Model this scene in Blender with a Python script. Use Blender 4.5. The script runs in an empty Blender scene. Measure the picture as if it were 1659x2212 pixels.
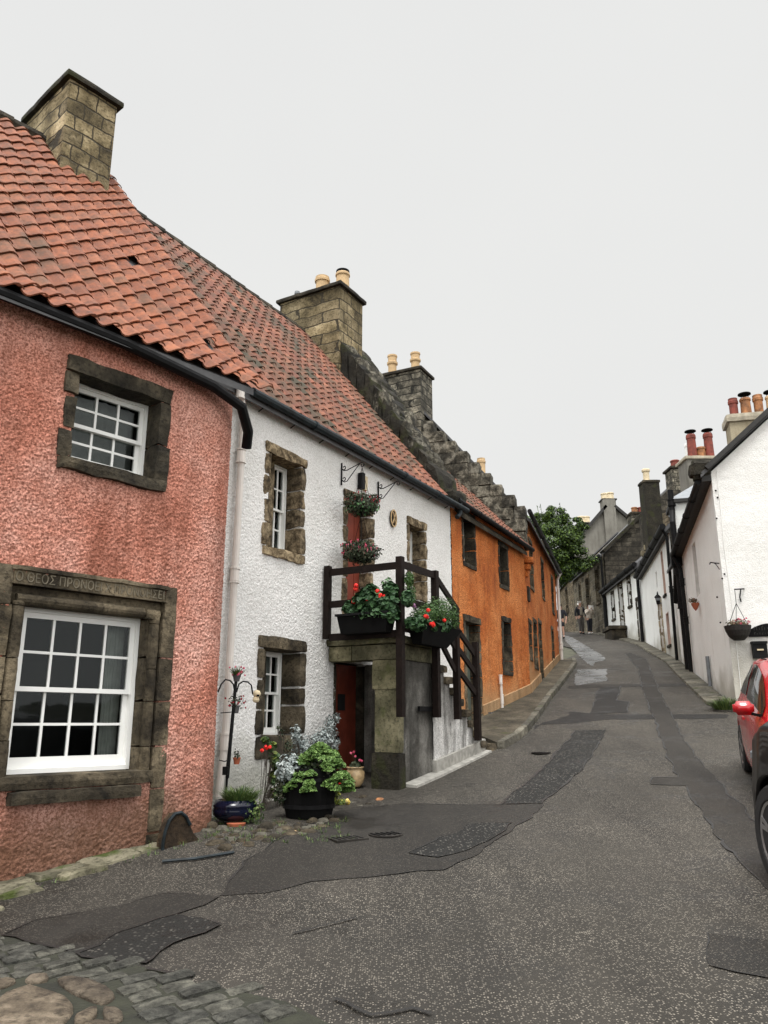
import bpy, bmesh, math, random
from mathutils import Vector, Matrix, noise, Euler
R = random.Random(7)
rad = math.radians
scene = bpy.context.scene
COL = scene.collection
# ------------------------------------------------------------------ survey helpers (sight lines measured in the photograph)
F, CX, CY, EYE = 1720.0, 829.5, 1106.0, 1.6
TH = rad(14.82)
CT, ST = math.cos(TH), math.sin(TH)
def sight(u, v):
    dx, dy = (u-CX)/F, (CY-v)/F
    y = CT-dy*ST; z = ST+dy*CT
    return dx/y, z/y
def at(u, v, Y):
    r, k = sight(u, v)
    return Vector((r*Y, Y, EYE+k*Y))
SK = [(-300,-9),(-30,-2),(-8,-.5),(0,0),(5,.30),(7,.47),(10.3,.70),(13.2,1.13),(16.4,1.64),(21.7,2.53),(28.3,3.62),(36.7,5.0),(43,6.06),(45.4,6.42),(60,8.3),(120,12),(600,30)]
def _lin(s):
    for (s0,z0),(s1,z1) in zip(SK, SK[1:]):
        if s <= s1: return z0+(z1-z0)*(s-s0)/(s1-s0)
    return SK[-1][1]
def G(x, y):
    s = x*.4226+y*.9063
    z = sum(_lin(s+d) for d in (-1,-.5,0,.5,1))/5
    z += .09*math.exp(-((x+1.9)**2+(y-8.5)**2)/2.2)
    return z
def gpx(u, v):
    r, k = sight(u, v)
    Y = 2.0; f0 = EYE+k*Y-G(r*Y, Y)
    while Y < 120:
        Y2 = Y+.25; f1 = EYE+k*Y2-G(r*Y2, Y2)
        if f0 > 0 >= f1:
            lo, hi = Y, Y2
            for _ in range(24):
                m = (lo+hi)/2
                if EYE+k*m-G(r*m, m) > 0: lo = m
                else: hi = m
            return Vector((r*lo, lo, G(r*lo, lo)))
        Y, f0 = Y2, f1
    return Vector((r*60, 60, G(r*60, 60)))
class Wall:
    """a runs along the wall away from the camera, d out of it, z up"""
    def __init__(s, x, y, x2, y2, side, bend=None):
        s.o = Vector((x, y)); v = Vector((x2-x, y2-y)); s.L = v.length; s.e = v.normalized()
        s.n = Vector((s.e.y, -s.e.x)) if side > 0 else Vector((-s.e.y, s.e.x))
        s.bend = bend
        s.rot = Matrix(((s.e.x, s.n.x, 0), (s.e.y, s.n.y, 0), (0, 0, 1)))
    def pt(s, a, d, z):
        if s.bend and a > s.bend[0]:
            ab, Rr = s.bend
            t = (a-ab)/Rr
            if t < math.pi/2:
                aa = ab+(Rr+d)*math.sin(t); dd = -Rr+(Rr+d)*math.cos(t)
            else:
                aa = ab+Rr+d; dd = -Rr-(a-ab-Rr*math.pi/2)
            a, d = aa, dd
        p = s.o+s.e*a+s.n*d
        return Vector((p.x, p.y, z))
    def px(s, u, v, d=0.0):
        r, k = sight(u, v)
        o = s.o+s.n*d
        # o.x+a ex = r (o.y + a ey)
        a = (r*o.y-o.x)/(s.e.x-r*s.e.y)
        Y = o.y+a*s.e.y
        return a, EYE+k*Y
    def rect(s, u0, v0, u1, v1, d=0.0):
        a0, z1 = s.px(u0, v0, d); a1, z0 = s.px(u1, v1, d)
        return min(a0,a1), max(a0,a1), z0, z1
    def ground(s, a, d=0): p = s.pt(a, d, 0); return G(p.x, p.y)
# ------------------------------------------------------------------ mesh helpers
def wloc(o):
    v = Vector((0,0,0))
    while o is not None:
        v += o.location; o = o.parent
    return v
def tag(o, label=None, cat=None, group=None, kind=None):
    if label: o['label'] = label
    if cat: o['category'] = cat
    if group: o['group'] = group
    if kind: o['kind'] = kind
    return o
def root(name, p, label, cat, group=None):
    o = bpy.data.objects.new(name, None); COL.objects.link(o); o.location = Vector(p)
    o.empty_display_size = .2
    return tag(o, label, cat, group)
class MB:
    def __init__(s): s.v = []; s.f = []; s.mi = []; s.m = 0
    def add(s, vs, fs):
        b = len(s.v); s.v.extend([tuple(p) for p in vs])
        for f in fs: s.f.append([i+b for i in f]); s.mi.append(s.m)
    def box8(s, P):
        s.add(P, [(0,3,2,1),(4,5,6,7),(0,1,5,4),(1,2,6,5),(2,3,7,6),(3,0,4,7)])
    def wbox(s, W, a0, a1, d0, d1, z0, z1):
        s.box8([W.pt(a0,d0,z0),W.pt(a1,d0,z0),W.pt(a1,d1,z0),W.pt(a0,d1,z0),W.pt(a0,d0,z1),W.pt(a1,d0,z1),W.pt(a1,d1,z1),W.pt(a0,d1,z1)])
    def box(s, c, sz, M=None):
        c = Vector(c); M = M or Matrix.Identity(3); x, y, z = [q/2 for q in sz]
        s.box8([c+M@Vector(q) for q in ((-x,-y,-z),(x,-y,-z),(x,y,-z),(-x,y,-z),(-x,-y,z),(x,-y,z),(x,y,z),(-x,y,z))])
    def bar(s, p, q, w, t, up=Vector((0,0,1))):
        p, q = Vector(p), Vector(q); x = (q-p); L = x.length; x.normalize()
        y = up.cross(x)
        if y.length < 1e-4: y = Vector((1,0,0)).cross(x)
        y.normalize(); z = x.cross(y)
        M = Matrix((x, y, z)).transposed()
        s.box((p+q)/2, (L, w, t), M)
    def tube(s, pts, r, n=8, cap=True):
        pts = [Vector(p) for p in pts]; rs = r if isinstance(r, (list, tuple)) else [r]*len(pts)
        rings = []; up = None
        for i, p in enumerate(pts):
            t = (pts[min(i+1, len(pts)-1)]-pts[max(i-1, 0)]).normalized()
            if up is None:
                up = Vector((0,0,1)) if abs(t.z) < .9 else Vector((1,0,0))
            x = up.cross(t).normalized(); y = t.cross(x).normalized(); up = y
            rings.append([p+(x*math.cos(2*math.pi*k/n)+y*math.sin(2*math.pi*k/n))*rs[i] for k in range(n)])
        vs = [q for rg in rings for q in rg]; fs = []
        for i in range(len(pts)-1):
            for k in range(n):
                fs.append((i*n+k, i*n+(k+1)%n, (i+1)*n+(k+1)%n, (i+1)*n+k))
        if cap:
            fs.append(tuple(range(n-1,-1,-1))); fs.append(tuple((len(pts)-1)*n+k for k in range(n)))
        s.add(vs, fs)
    def lathe(s, c, prof, n=16, M=None):
        c = Vector(c); M = M or Matrix.Identity(3); vs = []; fs = []
        for r, z in prof:
            for k in range(n):
                vs.append(c+M@Vector((r*math.cos(2*math.pi*k/n), r*math.sin(2*math.pi*k/n), z)))
        for i in range(len(prof)-1):
            for k in range(n):
                fs.append((i*n+k, i*n+(k+1)%n, (i+1)*n+(k+1)%n, (i+1)*n+k))
        if prof[0][0] > 1e-3: fs.append(tuple(range(n-1,-1,-1)))
        if prof[-1][0] > 1e-3: fs.append(tuple((len(prof)-1)*n+k for k in range(n)))
        s.add(vs, fs)
    def stone(s, fn, res=(3,3,3), amp=.012, rnd=.12, freq=6.0, seed=0):
        """fn maps unit cube to world; a worn block with rounded, uneven faces"""
        idx = {}; vs = []; fs = []
        nx, ny, nz = res
        def vid(i, j, k):
            key = (i, j, k)
            if key in idx: return idx[key]
            p = [i/nx, j/ny, k/nz]
            ext = [(i in (0,nx)), (j in (0,ny)), (k in (0,nz))]
            if sum(ext) >= 2:
                sh = rnd*.5 if sum(ext) == 2 else rnd*.8
                P0 = fn(*p); C = fn(.5,.5,.5)
                dims = [(fn(1,.5,.5)-fn(0,.5,.5)).length,(fn(.5,1,.5)-fn(.5,0,.5)).length,(fn(.5,.5,1)-fn(.5,.5,0)).length]
                m = min(dims)
                for q in range(3):
                    if ext[q]:
                        p[q] += (.5-p[q])*2*sh*m/max(dims[q],1e-4)*.5
            w = fn(*p)
            nn = noise.noise_vector(w*freq+Vector((seed*3.1, seed, 0)))
            w = w+nn*amp
            idx[key] = len(vs); vs.append(w); return idx[key]
        for i in range(nx):
            for j in range(ny):
                fs.append((vid(i,j,0),vid(i,j+1,0),vid(i+1,j+1,0),vid(i+1,j,0)))
                fs.append((vid(i,j,nz),vid(i+1,j,nz),vid(i+1,j+1,nz),vid(i,j+1,nz)))
        for i in range(nx):
            for k in range(nz):
                fs.append((vid(i,0,k),vid(i+1,0,k),vid(i+1,0,k+1),vid(i,0,k+1)))
                fs.append((vid(i,ny,k),vid(i,ny,k+1),vid(i+1,ny,k+1),vid(i+1,ny,k)))
        for j in range(ny):
            for k in range(nz):
                fs.append((vid(0,j,k),vid(0,j,k+1),vid(0,j+1,k+1),vid(0,j+1,k)))
                fs.append((vid(nx,j,k),vid(nx,j+1,k),vid(nx,j+1,k+1),vid(nx,j,k+1)))
        s.add(vs, fs)
    def wstone(s, W, a0, a1, d0, d1, z0, z1, cell=.1, **kw):
        res = tuple(max(2, min(12, int(round(abs(q)/cell)))) for q in (a1-a0, d1-d0, z1-z0))
        s.stone(lambda x, y, z: W.pt(a0+(a1-a0)*x, d0+(d1-d0)*y, z0+(z1-z0)*z), res=res, **kw)
    def build(s, name, mats, parent=None, smooth=False, label=None, flip=True):
        me = bpy.data.meshes.new(name)
        off = wloc(parent) if parent else Vector((0,0,0))
        me.from_pydata([(p[0]-off.x, p[1]-off.y, p[2]-off.z) for p in s.v], [], s.f)
        if not isinstance(mats, (list, tuple)): mats = [mats]
        for m in mats: me.materials.append(m)
        if len(mats) > 1: me.polygons.foreach_set('material_index', s.mi)
        if flip:
            bm = bmesh.new(); bm.from_mesh(me); bmesh.ops.recalc_face_normals(bm, faces=bm.faces); bm.to_mesh(me); bm.free()
        if smooth: me.polygons.foreach_set('use_smooth', [True]*len(me.polygons))
        me.update()
        o = bpy.data.objects.new(name, me); COL.objects.link(o)
        if parent: o.parent = parent
        if label: o['label'] = label
        return o
# ------------------------------------------------------------------ materials
def newmat(name):
    m = bpy.data.materials.new(name); m.use_nodes = True
    return m, m.node_tree.nodes, m.node_tree.links, m.node_tree.nodes['Principled BSDF']
def sock(nt, v):
    return v
def ramp(N, L, fac, stops):
    r = N.new('ShaderNodeValToRGB'); e = r.color_ramp.elements
    e[0].position, e[0].color = stops[0][0], (*stops[0][1], 1)
    e[1].position, e[1].color = stops[-1][0], (*stops[-1][1], 1)
    for p, c in stops[1:-1]:
        q = e.new(p); q.color = (*c, 1)
    L.new(fac, r.inputs[0]); return r.outputs[0]
def nz(N, L, co, scale, detail=4, rough=.55, dist=0):
    t = N.new('ShaderNodeTexNoise'); t.inputs['Scale'].default_value = scale; t.inputs['Detail'].default_value = detail
    t.inputs['Roughness'].default_value = rough; t.inputs['Distortion'].default_value = dist
    L.new(co, t.inputs['Vector']); return t.outputs['Fac']
def mixc(N, L, fac, a, b, mode='MIX'):
    m = N.new('ShaderNodeMix'); m.data_type = 'RGBA'; m.blend_type = mode
    if hasattr(fac, 'node'): L.new(fac, m.inputs[0])
    else: m.inputs[0].default_value = fac
    for q, i in ((a, 6), (b, 7)):
        if hasattr(q, 'node'): L.new(q, m.inputs[i])
        else: m.inputs[i].default_value = (*q, 1)
    return m.outputs[2]
def fmath(N, L, op, a, b=None, clamp=False):
    m = N.new('ShaderNodeMath'); m.operation = op; m.use_clamp = clamp
    for q, i in ((a, 0), (b, 1)):
        if q is None: continue
        if hasattr(q, 'node'): L.new(q, m.inputs[i])
        else: m.inputs[i].default_value = q
    return m.outputs[0]
def bump(N, L, B, h, strength, dist, prev=None):
    b = N.new('ShaderNodeBump'); b.inputs['Strength'].default_value = strength; b.inputs['Distance'].default_value = dist
    L.new(h, b.inputs['Height'])
    if prev is not None: L.new(prev, b.inputs['Normal'])
    L.new(b.outputs[0], B.inputs['Normal']); return b.outputs[0]
def coords(N, scale=(1,1,1), L=None):
    t = N.new('ShaderNodeTexCoord'); o = t.outputs['Object']
    if scale != (1,1,1):
        m = N.new('ShaderNodeMapping'); m.inputs['Scale'].default_value = scale; L.new(o, m.inputs[0]); o = m.outputs[0]
    return o
def plain(name, c, rough=.6, metal=0, var=.25, scale=8, bmp=.0, bscale=40, spec=.5):
    m, N, L, B = newmat(name); co = coords(N)
    n = nz(N, L, co, scale)
    d = tuple(q*(1-var) for q in c); l = tuple(min(1, q*(1+var)) for q in c)
    L.new(ramp(N, L, n, [(.3, d), (.7, l)]), B.inputs['Base Color'])
    B.inputs['Roughness'].default_value = rough; B.inputs['Metallic'].default_value = metal; B.inputs['Specular IOR Level'].default_value = spec
    if bmp: bump(N, L, B, nz(N, L, co, bscale), bmp, .01)
    return m
def harl(name, stops, dirt, dirt_lo=.56, dirt_hi=.72, fine=.7, dscale=1.1, bmp=.6, gmax=None, gcol=None, grange=1.2):
    """roughcast: two noise octaves of lumps, broad weathering, vertical runs"""
    m, N, L, B = newmat(name); co = coords(N); cs = coords(N, (2.2,2.2,.35), L)
    base = ramp(N, L, nz(N, L, co, .9, 5, .6), stops)
    sp = nz(N, L, co, 48, 3, .75)
    base = mixc(N, L, fmath(N, L, 'MULTIPLY', ramp(N, L, sp, [(.42,(1,1,1)),(.56,(0,0,0))]), min(1, fine*.85)), base, dirt)  # dark pits between the lumps painted in as speckle, using the dirt colour
    runs = nz(N, L, cs, 1.6, 5, .65)
    f = ramp(N, L, runs, [(dirt_lo,(0,0,0)),(dirt_hi,(1,1,1))])
    base = mixc(N, L, fmath(N, L, 'MULTIPLY', f, .72), base, dirt)
    if gcol is not None:   # splash-back and damp at the foot of the wall, where rain and road dirt reach
        sx = N.new('ShaderNodeSeparateXYZ'); L.new(co, sx.inputs[0])
        hh = fmath(N, L, 'SUBTRACT', sx.outputs[2], fmath(N, L, 'MULTIPLY', fmath(N, L, 'SUBTRACT', nz(N, L, co, 1.5, 4), .5), grange*2.2))
        mr = N.new('ShaderNodeMapRange'); L.new(hh, mr.inputs[0]); mr.inputs[1].default_value = gmax; mr.inputs[2].default_value = gmax-grange
        base = mixc(N, L, fmath(N, L, 'MULTIPLY', mr.outputs[0], .8), base, gcol)
    L.new(base, B.inputs['Base Color']); B.inputs['Roughness'].default_value = .92
    B.inputs['Specular IOR Level'].default_value = .2
    h = fmath(N, L, 'ADD', nz(N, L, co, 38, 3, .6), fmath(N, L, 'MULTIPLY', nz(N, L, co, 110, 2), .45))
    bump(N, L, B, h, bmp, .03)
    return m
def stonemat(name, stops, joints=None, rough=.9, bmp=.6, scale=2.2, moss=None, mosslo=.6):
    m, N, L, B = newmat(name); co = coords(N)
    n1 = nz(N, L, co, scale, 6, .65, .4)
    base = ramp(N, L, n1, stops)
    g = N.new('ShaderNodeNewGeometry')
    base = mixc(N, L, .5, base, ramp(N, L, g.outputs['Random Per Island'], [(0,(.28,.28,.28)),(1,(.85,.82,.75))]), 'OVERLAY')
    base = mixc(N, L, fmath(N, L, 'MULTIPLY', ramp(N, L, nz(N, L, co, 24, 4), [(.5,(0,0,0)),(.68,(1,1,1))]), .6), base, tuple(q*.28 for q in stops[0][1]))
    if moss:
        base = mixc(N, L, ramp(N, L, nz(N, L, co, 3.1, 5), [(mosslo,(0,0,0)),(mosslo+.12,(1,1,1))]), base, moss)
    h = fmath(N, L, 'ADD', nz(N, L, co, 16, 5, .7), fmath(N, L, 'MULTIPLY', nz(N, L, co, 70, 3), .3))
    if joints:  # coursed rubble: bw, bh, mortar colour
        bw, bh, mc = joints
        t = N.new('ShaderNodeTexCoord'); sx = N.new('ShaderNodeSeparateXYZ'); L.new(t.outputs['Object'], sx.inputs[0])
        cb = N.new('ShaderNodeCombineXYZ')
        u = fmath(N, L, 'ADD', fmath(N, L, 'ADD', sx.outputs[0], sx.outputs[1]), fmath(N, L, 'MULTIPLY', nz(N, L, co, 2.5, 3), .20))
        w = fmath(N, L, 'ADD', sx.outputs[2], fmath(N, L, 'MULTIPLY', nz(N, L, co, 2.1, 4), .16))
        L.new(u, cb.inputs[0]); L.new(w, cb.inputs[1])
        b = N.new('ShaderNodeTexBrick'); b.inputs['Scale'].default_value = 1; b.inputs['Brick Width'].default_value = bw
        b.inputs['Row Height'].default_value = bh; b.inputs['Mortar Size'].default_value = .018; b.inputs['Mortar Smooth'].default_value = .6
        b.inputs['Color1'].default_value = (.2,.2,.2,1); b.inputs['Color2'].default_value = (1,1,1,1); b.inputs['Mortar'].default_value = (.5,.5,.5,1)
        b.offset_frequency = 2; b.offset = .43
        L.new(cb.outputs[0], b.inputs['Vector'])
        base = mixc(N, L, .62, base, b.outputs['Color'], 'OVERLAY')
        base = mixc(N, L, b.outputs['Fac'], base, mc)
        h = fmath(N, L, 'SUBTRACT', h, fmath(N, L, 'MULTIPLY', b.outputs['Fac'], .9))
    L.new(base, B.inputs['Base Color']); B.inputs['Roughness'].default_value = rough
    B.inputs['Specular IOR Level'].default_value = .25
    bump(N, L, B, h, bmp, .035)
    return m
def tilemat(name, stops, lichen, lo, hi, lscale=.8):
    m, N, L, B = newmat(name); co = coords(N); g = N.new('ShaderNodeNewGeometry')
    base = ramp(N, L, g.outputs['Random Per Island'], stops)
    base = mixc(N, L, fmath(N, L, 'MULTIPLY', ramp(N, L, nz(N, L, co, 7, 6, .75), [(.40,(0,0,0)),(.68,(1,1,1))]), .85), base, tuple(q*.3+.015 for q in stops[0][1]))
    ln = fmath(N, L, 'ADD', nz(N, L, co, lscale, 5, .65), fmath(N, L, 'MULTIPLY', g.outputs['Random Per Island'], .06))
    base = mixc(N, L, ramp(N, L, ln, [(lo,(0,0,0)),(hi,(1,1,1))]), base, lichen)
    L.new(base, B.inputs['Base Color']); B.inputs['Roughness'].default_value = .82
    B.inputs['Specular IOR Level'].default_value = .3
    bump(N, L, B, nz(N, L, co, 45, 4), .35, .01)
    return m
M = {}
M['pink'] = harl('salmon_roughcast', [(.28,(.50,.175,.115)),(.43,(.67,.295,.215)),(.60,(.79,.44,.355)),(.76,(.86,.56,.48))], (.19,.062,.036), .50, .70, fine=.95, gmax=1.25, gcol=(.13,.072,.042), grange=1.05)
M['white'] = harl('white_roughcast', [(.25,(.72,.71,.68)),(.6,(.86,.85,.83))], (.42,.40,.36), .62, .8, fine=.45, bmp=.6, gmax=.75, gcol=(.42,.42,.36), grange=.6)
M['white_r'] = harl('cream_limewash', [(.25,(.82,.84,.81)),(.6,(.91,.93,.90))], (.50,.48,.42), .60, .8, fine=.2, bmp=.5, gmax=.6, gcol=(.38,.37,.31), grange=.6)
M['orange'] = harl('orange_roughcast', [(.30,(.40,.095,.024)),(.45,(.61,.18,.042)),(.66,(.80,.31,.10))], (.17,.048,.017), .52, .72, fine=.95, gmax=.75, gcol=(.42,.25,.12), grange=.7)
M['stairwall'] = harl('weathered_stair_render', [(.33,(.20,.195,.175)),(.48,(.52,.51,.48)),(.62,(.76,.75,.72))], (.05,.047,.04), .45, .60, fine=.5, dscale=2, bmp=.4)
M['greywall'] = harl('grey_bare_render', [(.34,(.035,.032,.028)),(.5,(.09,.086,.076)),(.64,(.27,.26,.235))], (.022,.021,.018), .46, .62, fine=.4, bmp=.4)
M['cement'] = harl('grey_cement_render', [(.3,(.16,.15,.13)),(.7,(.25,.24,.21))], (.10,.095,.08), .5, .7, fine=.3, bmp=.3)
M['stone'] = stonemat('brown_sandstone', [(.34,(.018,.0145,.010)),(.5,(.070,.057,.038)),(.68,(.19,.155,.105))])
M['stone_d'] = stonemat('dark_sandstone', [(.34,(.012,.010,.0075)),(.52,(.040,.034,.024)),(.70,(.12,.10,.07))])
M['stone_w'] = stonemat('warm_rubble_stone', [(.34,(.03,.022,.013)),(.48,(.13,.098,.06)),(.64,(.32,.255,.165))], scale=8)
M['ashlar'] = stonemat('mossy_ashlar', [(.3,(.035,.034,.018)),(.5,(.11,.104,.062)),(.7,(.24,.22,.14))], moss=(.075,.085,.03), mosslo=.58, bmp=.35)
M['mossy'] = stonemat('mossy_dark_skew', [(.3,(.010,.009,.007)),(.55,(.028,.025,.018)),(.75,(.075,.065,.046))], moss=(.03,.032,.012), mosslo=.52, bmp=.9)
M['chim'] = stonemat('chimney_ashlar', [(.3,(.035,.028,.016)),(.46,(.15,.12,.066)),(.62,(.30,.245,.15)),(.8,(.42,.36,.24))], joints=(.44,.27,(.05,.042,.028)), bmp=.8)
M['chim_d'] = stonemat('dark_chimney_stone', [(.3,(.022,.021,.016)),(.48,(.075,.070,.056)),(.64,(.24,.22,.175))], joints=(.34,.21,(.02,.019,.015)), bmp=1.0, scale=3.5)
M['rubble'] = stonemat('dark_rubble_gable', [(.3,(.016,.015,.012)),(.5,(.045,.04,.032)),(.72,(.125,.112,.088))], joints=(.55,.26,(.03,.028,.022)), bmp=.9)
M['rubble_l'] = stonemat('brown_rubble_facade', [(.3,(.04,.035,.024)),(.5,(.10,.088,.064)),(.7,(.21,.185,.138))], joints=(.6,.3,(.20,.185,.15)), bmp=.8)
M['tile'] = tilemat('clay_pantile', [(0,(.20,.066,.032)),(.4,(.255,.082,.038)),(.8,(.30,.108,.052)),(1,(.24,.085,.046))], (.055,.045,.028), .54, .76)
M['tile_w'] = tilemat('weathered_pantile', [(0,(.17,.06,.036)),(.35,(.235,.083,.047)),(.8,(.29,.115,.066)),(1,(.20,.085,.055))], (.05,.042,.026), .46, .68, 1.8)
M['slate'] = plain('slate', (.07,.07,.072), .6, var=.35, scale=5, bmp=.5, bscale=14)
M['white_paint'] = plain('white_gloss_paint', (.80,.80,.77), .35, var=.05, scale=3, bmp=.04)
M['pipe_white'] = plain('painted_pipe', (.66,.62,.57), .45, var=.1, scale=4)
M['pipe_black'] = plain('black_iron', (.006,.006,.0065), .55, var=.4, scale=9, spec=.15)
M['gutter_blue'] = plain('slate_blue_gutter', (.012,.018,.021), .5, var=.6, scale=9, spec=.25)
M['timber'] = plain('dark_stained_timber', (.010,.0058,.0045), .7, var=.4, scale=14, bmp=.3, bscale=60, spec=.15)
M['red_door'] = plain('oxblood_door_paint', (.20,.042,.024), .55, var=.25, scale=5, bmp=.15, spec=.25)
M['green_door'] = plain('grey_green_door_paint', (.09,.105,.085), .5, var=.15)
M['pot_buff'] = plain('buff_clay_pot', (.52,.36,.19), .75, var=.2, scale=6)
M['pot_red'] = plain('red_clay_pot', (.17,.034,.02), .75, var=.45, scale=6)
M['pot_orange'] = plain('sooty_orange_pot', (.28,.12,.045), .75, var=.6, scale=7)
M['terracotta'] = plain('terracotta', (.36,.10,.045), .75, var=.2)
M['soot'] = plain('soot_black', (.005,.005,.005), .85, spec=.1)
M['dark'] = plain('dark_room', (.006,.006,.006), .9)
M['lead'] = plain('lead_flashing', (.17,.185,.20), .4, var=.2)
M['skew_l'] = plain('pale_skew', (.30,.29,.26), .85, var=.3, scale=10)
M['curtain'] = plain('net_curtain', (.30,.31,.29), .9, var=.2, scale=6)
M['blind'] = plain('grey_blind', (.16,.165,.155), .8, var=.15, scale=8)
M['pinkboard'] = plain('faded_pink_board', (.50,.36,.30), .7, var=.12)
m, N, L, B = newmat('window_glass')
B.inputs['Base Color'].default_value = (.01,.012,.012,1); B.inputs['Roughness'].default_value = .04
tr = N.new('ShaderNodeBsdfTransparent'); tr.inputs[0].default_value = (.78,.82,.80,1)
mx = N.new('ShaderNodeMixShader'); fr = N.new('ShaderNodeFresnel'); fr.inputs[0].default_value = 1.5
gl = N.new('ShaderNodeBsdfGlossy'); gl.inputs['Roughness'].default_value = .03; gl.inputs[0].default_value = (.5,.53,.53,1)
bp = N.new('ShaderNodeBump'); bp.inputs['Strength'].default_value = .1; bp.inputs['Distance'].default_value = .02
tc = N.new('ShaderNodeTexCoord'); L.new(nz(N, L, tc.outputs['Object'], 2.5, 2), bp.inputs['Height']); L.new(bp.outputs[0], gl.inputs['Normal'])
L.new(fr.outputs[0], mx.inputs[0]); L.new(tr.outputs[0], mx.inputs[1]); L.new(gl.outputs[0], mx.inputs[2])
L.new(mx.outputs[0], N['Material Output'].inputs[0]); M['glass'] = m
def leafmat(name, c1, c2, c3, rough=.6):
    m, N, L, B = newmat(name); g = N.new('ShaderNodeNewGeometry')
    L.new(ramp(N, L, g.outputs['Random Per Island'], [(0,c1),(.5,c2),(1,c3)]), B.inputs['Base Color'])
    B.inputs['Roughness'].default_value = rough; B.inputs['Specular IOR Level'].default_value = .35
    B.inputs['Subsurface Weight'].default_value = .0
    return m
M['leaf_tree'] = leafmat('tree_leaf', (.010,.024,.004), (.030,.062,.008), (.12,.19,.022))
M['leaf_ger'] = leafmat('geranium_leaf', (.010,.032,.010), (.024,.068,.022), (.065,.14,.05))
M['leaf_dark'] = leafmat('fuchsia_leaf', (.012,.022,.010), (.028,.045,.018), (.06,.06,.03))
M['leaf_sedum'] = leafmat('sedum_leaf', (.05,.105,.022), (.10,.185,.04), (.19,.30,.08))
M['leaf_silver'] = leafmat('silver_leaf', (.16,.19,.185), (.28,.32,.31), (.50,.54,.52))
M['leaf_grass'] = leafmat('grass_blade', (.03,.06,.015), (.06,.11,.025), (.14,.18,.05))
M['leaf_ivy'] = leafmat('ivy_leaf', (.02,.07,.02), (.05,.14,.045), (.16,.30,.12))
M['leaf_nast'] = leafmat('nasturtium_leaf', (.06,.10,.02), (.13,.17,.03), (.32,.32,.05))
M['fl_red'] = leafmat('scarlet_petal', (.72,.012,.012), (.85,.03,.02), (.95,.07,.05))
M['fl_pink'] = leafmat('pink_petal', (.55,.05,.12), (.70,.10,.20), (.8,.3,.35))
M['fl_crimson'] = leafmat('crimson_petal', (.22,.008,.02), (.36,.012,.03), (.55,.03,.06))
M['fl_mauve'] = leafmat('mauve_petal', (.22,.07,.20), (.36,.16,.32), (.52,.30,.45))
M['fl_yellow'] = leafmat('yellow_petal', (.70,.48,.05), (.78,.6,.12), (.8,.75,.4))
M['bark'] = plain('bark', (.05,.04,.03), .9, bmp=.6, bscale=20)
# ------------------------------------------------------------------ building helpers
def frange(a, b, st):
    n = max(1, int(math.ceil((b-a)/st-1e-6)))
    return [a+(b-a)*i/n for i in range(n+1)]
def harl_h(p, amp):
    if amp <= 0: return 0
    q = Vector((p.x*.75, p.y*.75, p.z))
    return amp*(1.0*noise.noise(q*52)+.9*noise.noise(q*90+Vector((5,3,1)))+.25*noise.noise(q*14))+.010*noise.noise(q*1.3)
def wall_face(mb, W, a0, a1, z0, zt, holes, step, amp, depth=.28, extra=()):
    """sheet of wall with openings (holes: a0,a1,z0,z1); zt(a) is the height of the eave"""
    A = sorted(set([a0, a1]+[h[i] for h in holes for i in (0, 1) if a0 < h[i] < a1]))
    aa = []
    for p, q in zip(A, A[1:]): aa += frange(p, q, step)[:-1]
    aa.append(A[-1])
    zm = max(zt(a) for a in aa)
    Z = sorted(set([z0, zm]+[h[i] for h in holes for i in (2, 3) if z0 < h[i] < zm]))
    zz = []
    for p, q in zip(Z, Z[1:]): zz += frange(p, q, step)[:-1]
    zz.append(Z[-1])
    vs = []; fs = []; nzr = len(zz)
    for a in aa:
        top = zt(a)
        for z in zz:
            z_ = min(z, top); p = W.pt(a, 0, z_)
            vs.append(W.pt(a, harl_h(p, amp), z_) if amp else p)
    used = {}
    def inside(a, z): return any(h[0] < a < h[1] and h[2] < z < h[3] for h in holes)
    for i in range(len(aa)-1):
        am = (aa[i]+aa[i+1])/2; top = zt(am)
        for j in range(nzr-1):
            if zz[j] >= max(zt(aa[i]), zt(aa[i+1])): break
            if inside(am, (zz[j]+zz[j+1])/2): continue
            fs.append((i*nzr+j, (i+1)*nzr+j, (i+1)*nzr+j+1, i*nzr+j+1))
    mb.add(vs, fs)
    for h in holes:
        b0, b1, c0, c1 = h[:4]; dd = h[4] if len(h) > 4 else depth
        c1 = min(c1, zt(b0), zt(b1))
        P = W.pt
        mb.add([P(b0,0,c0),P(b0,0,c1),P(b0,-dd,c1),P(b0,-dd,c0)], [(0,1,2,3)])
        mb.add([P(b1,0,c0),P(b1,0,c1),P(b1,-dd,c1),P(b1,-dd,c0)], [(3,2,1,0)])
        mb.add([P(b0,0,c1),P(b1,0,c1),P(b1,-dd,c1),P(b0,-dd,c1)], [(0,1,2,3)])
        mb.add([P(b0,0,c0),P(b1,0,c0),P(b1,-dd,c0),P(b0,-dd,c0)], [(3,2,1,0)])
def shell(mb, W, a0, a1, z0, ze, dr, tan, near=True, far=True):
    """gable ends and rear wall behind the front sheet"""
    zr = ze+dr*tan
    for a, on in ((a0, near), (a1, far)):
        if on: mb.add([W.pt(a,-.02,z0),W.pt(a,-2*dr,z0),W.pt(a,-2*dr,ze),W.pt(a,-dr,zr),W.pt(a,-.02,ze)], [(0,1,2,3,4)])
    mb.add([W.pt(a0,-2*dr,z0),W.pt(a1,-2*dr,z0),W.pt(a1,-2*dr,ze),W.pt(a0,-2*dr,ze)], [(0,1,2,3)])
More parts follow.
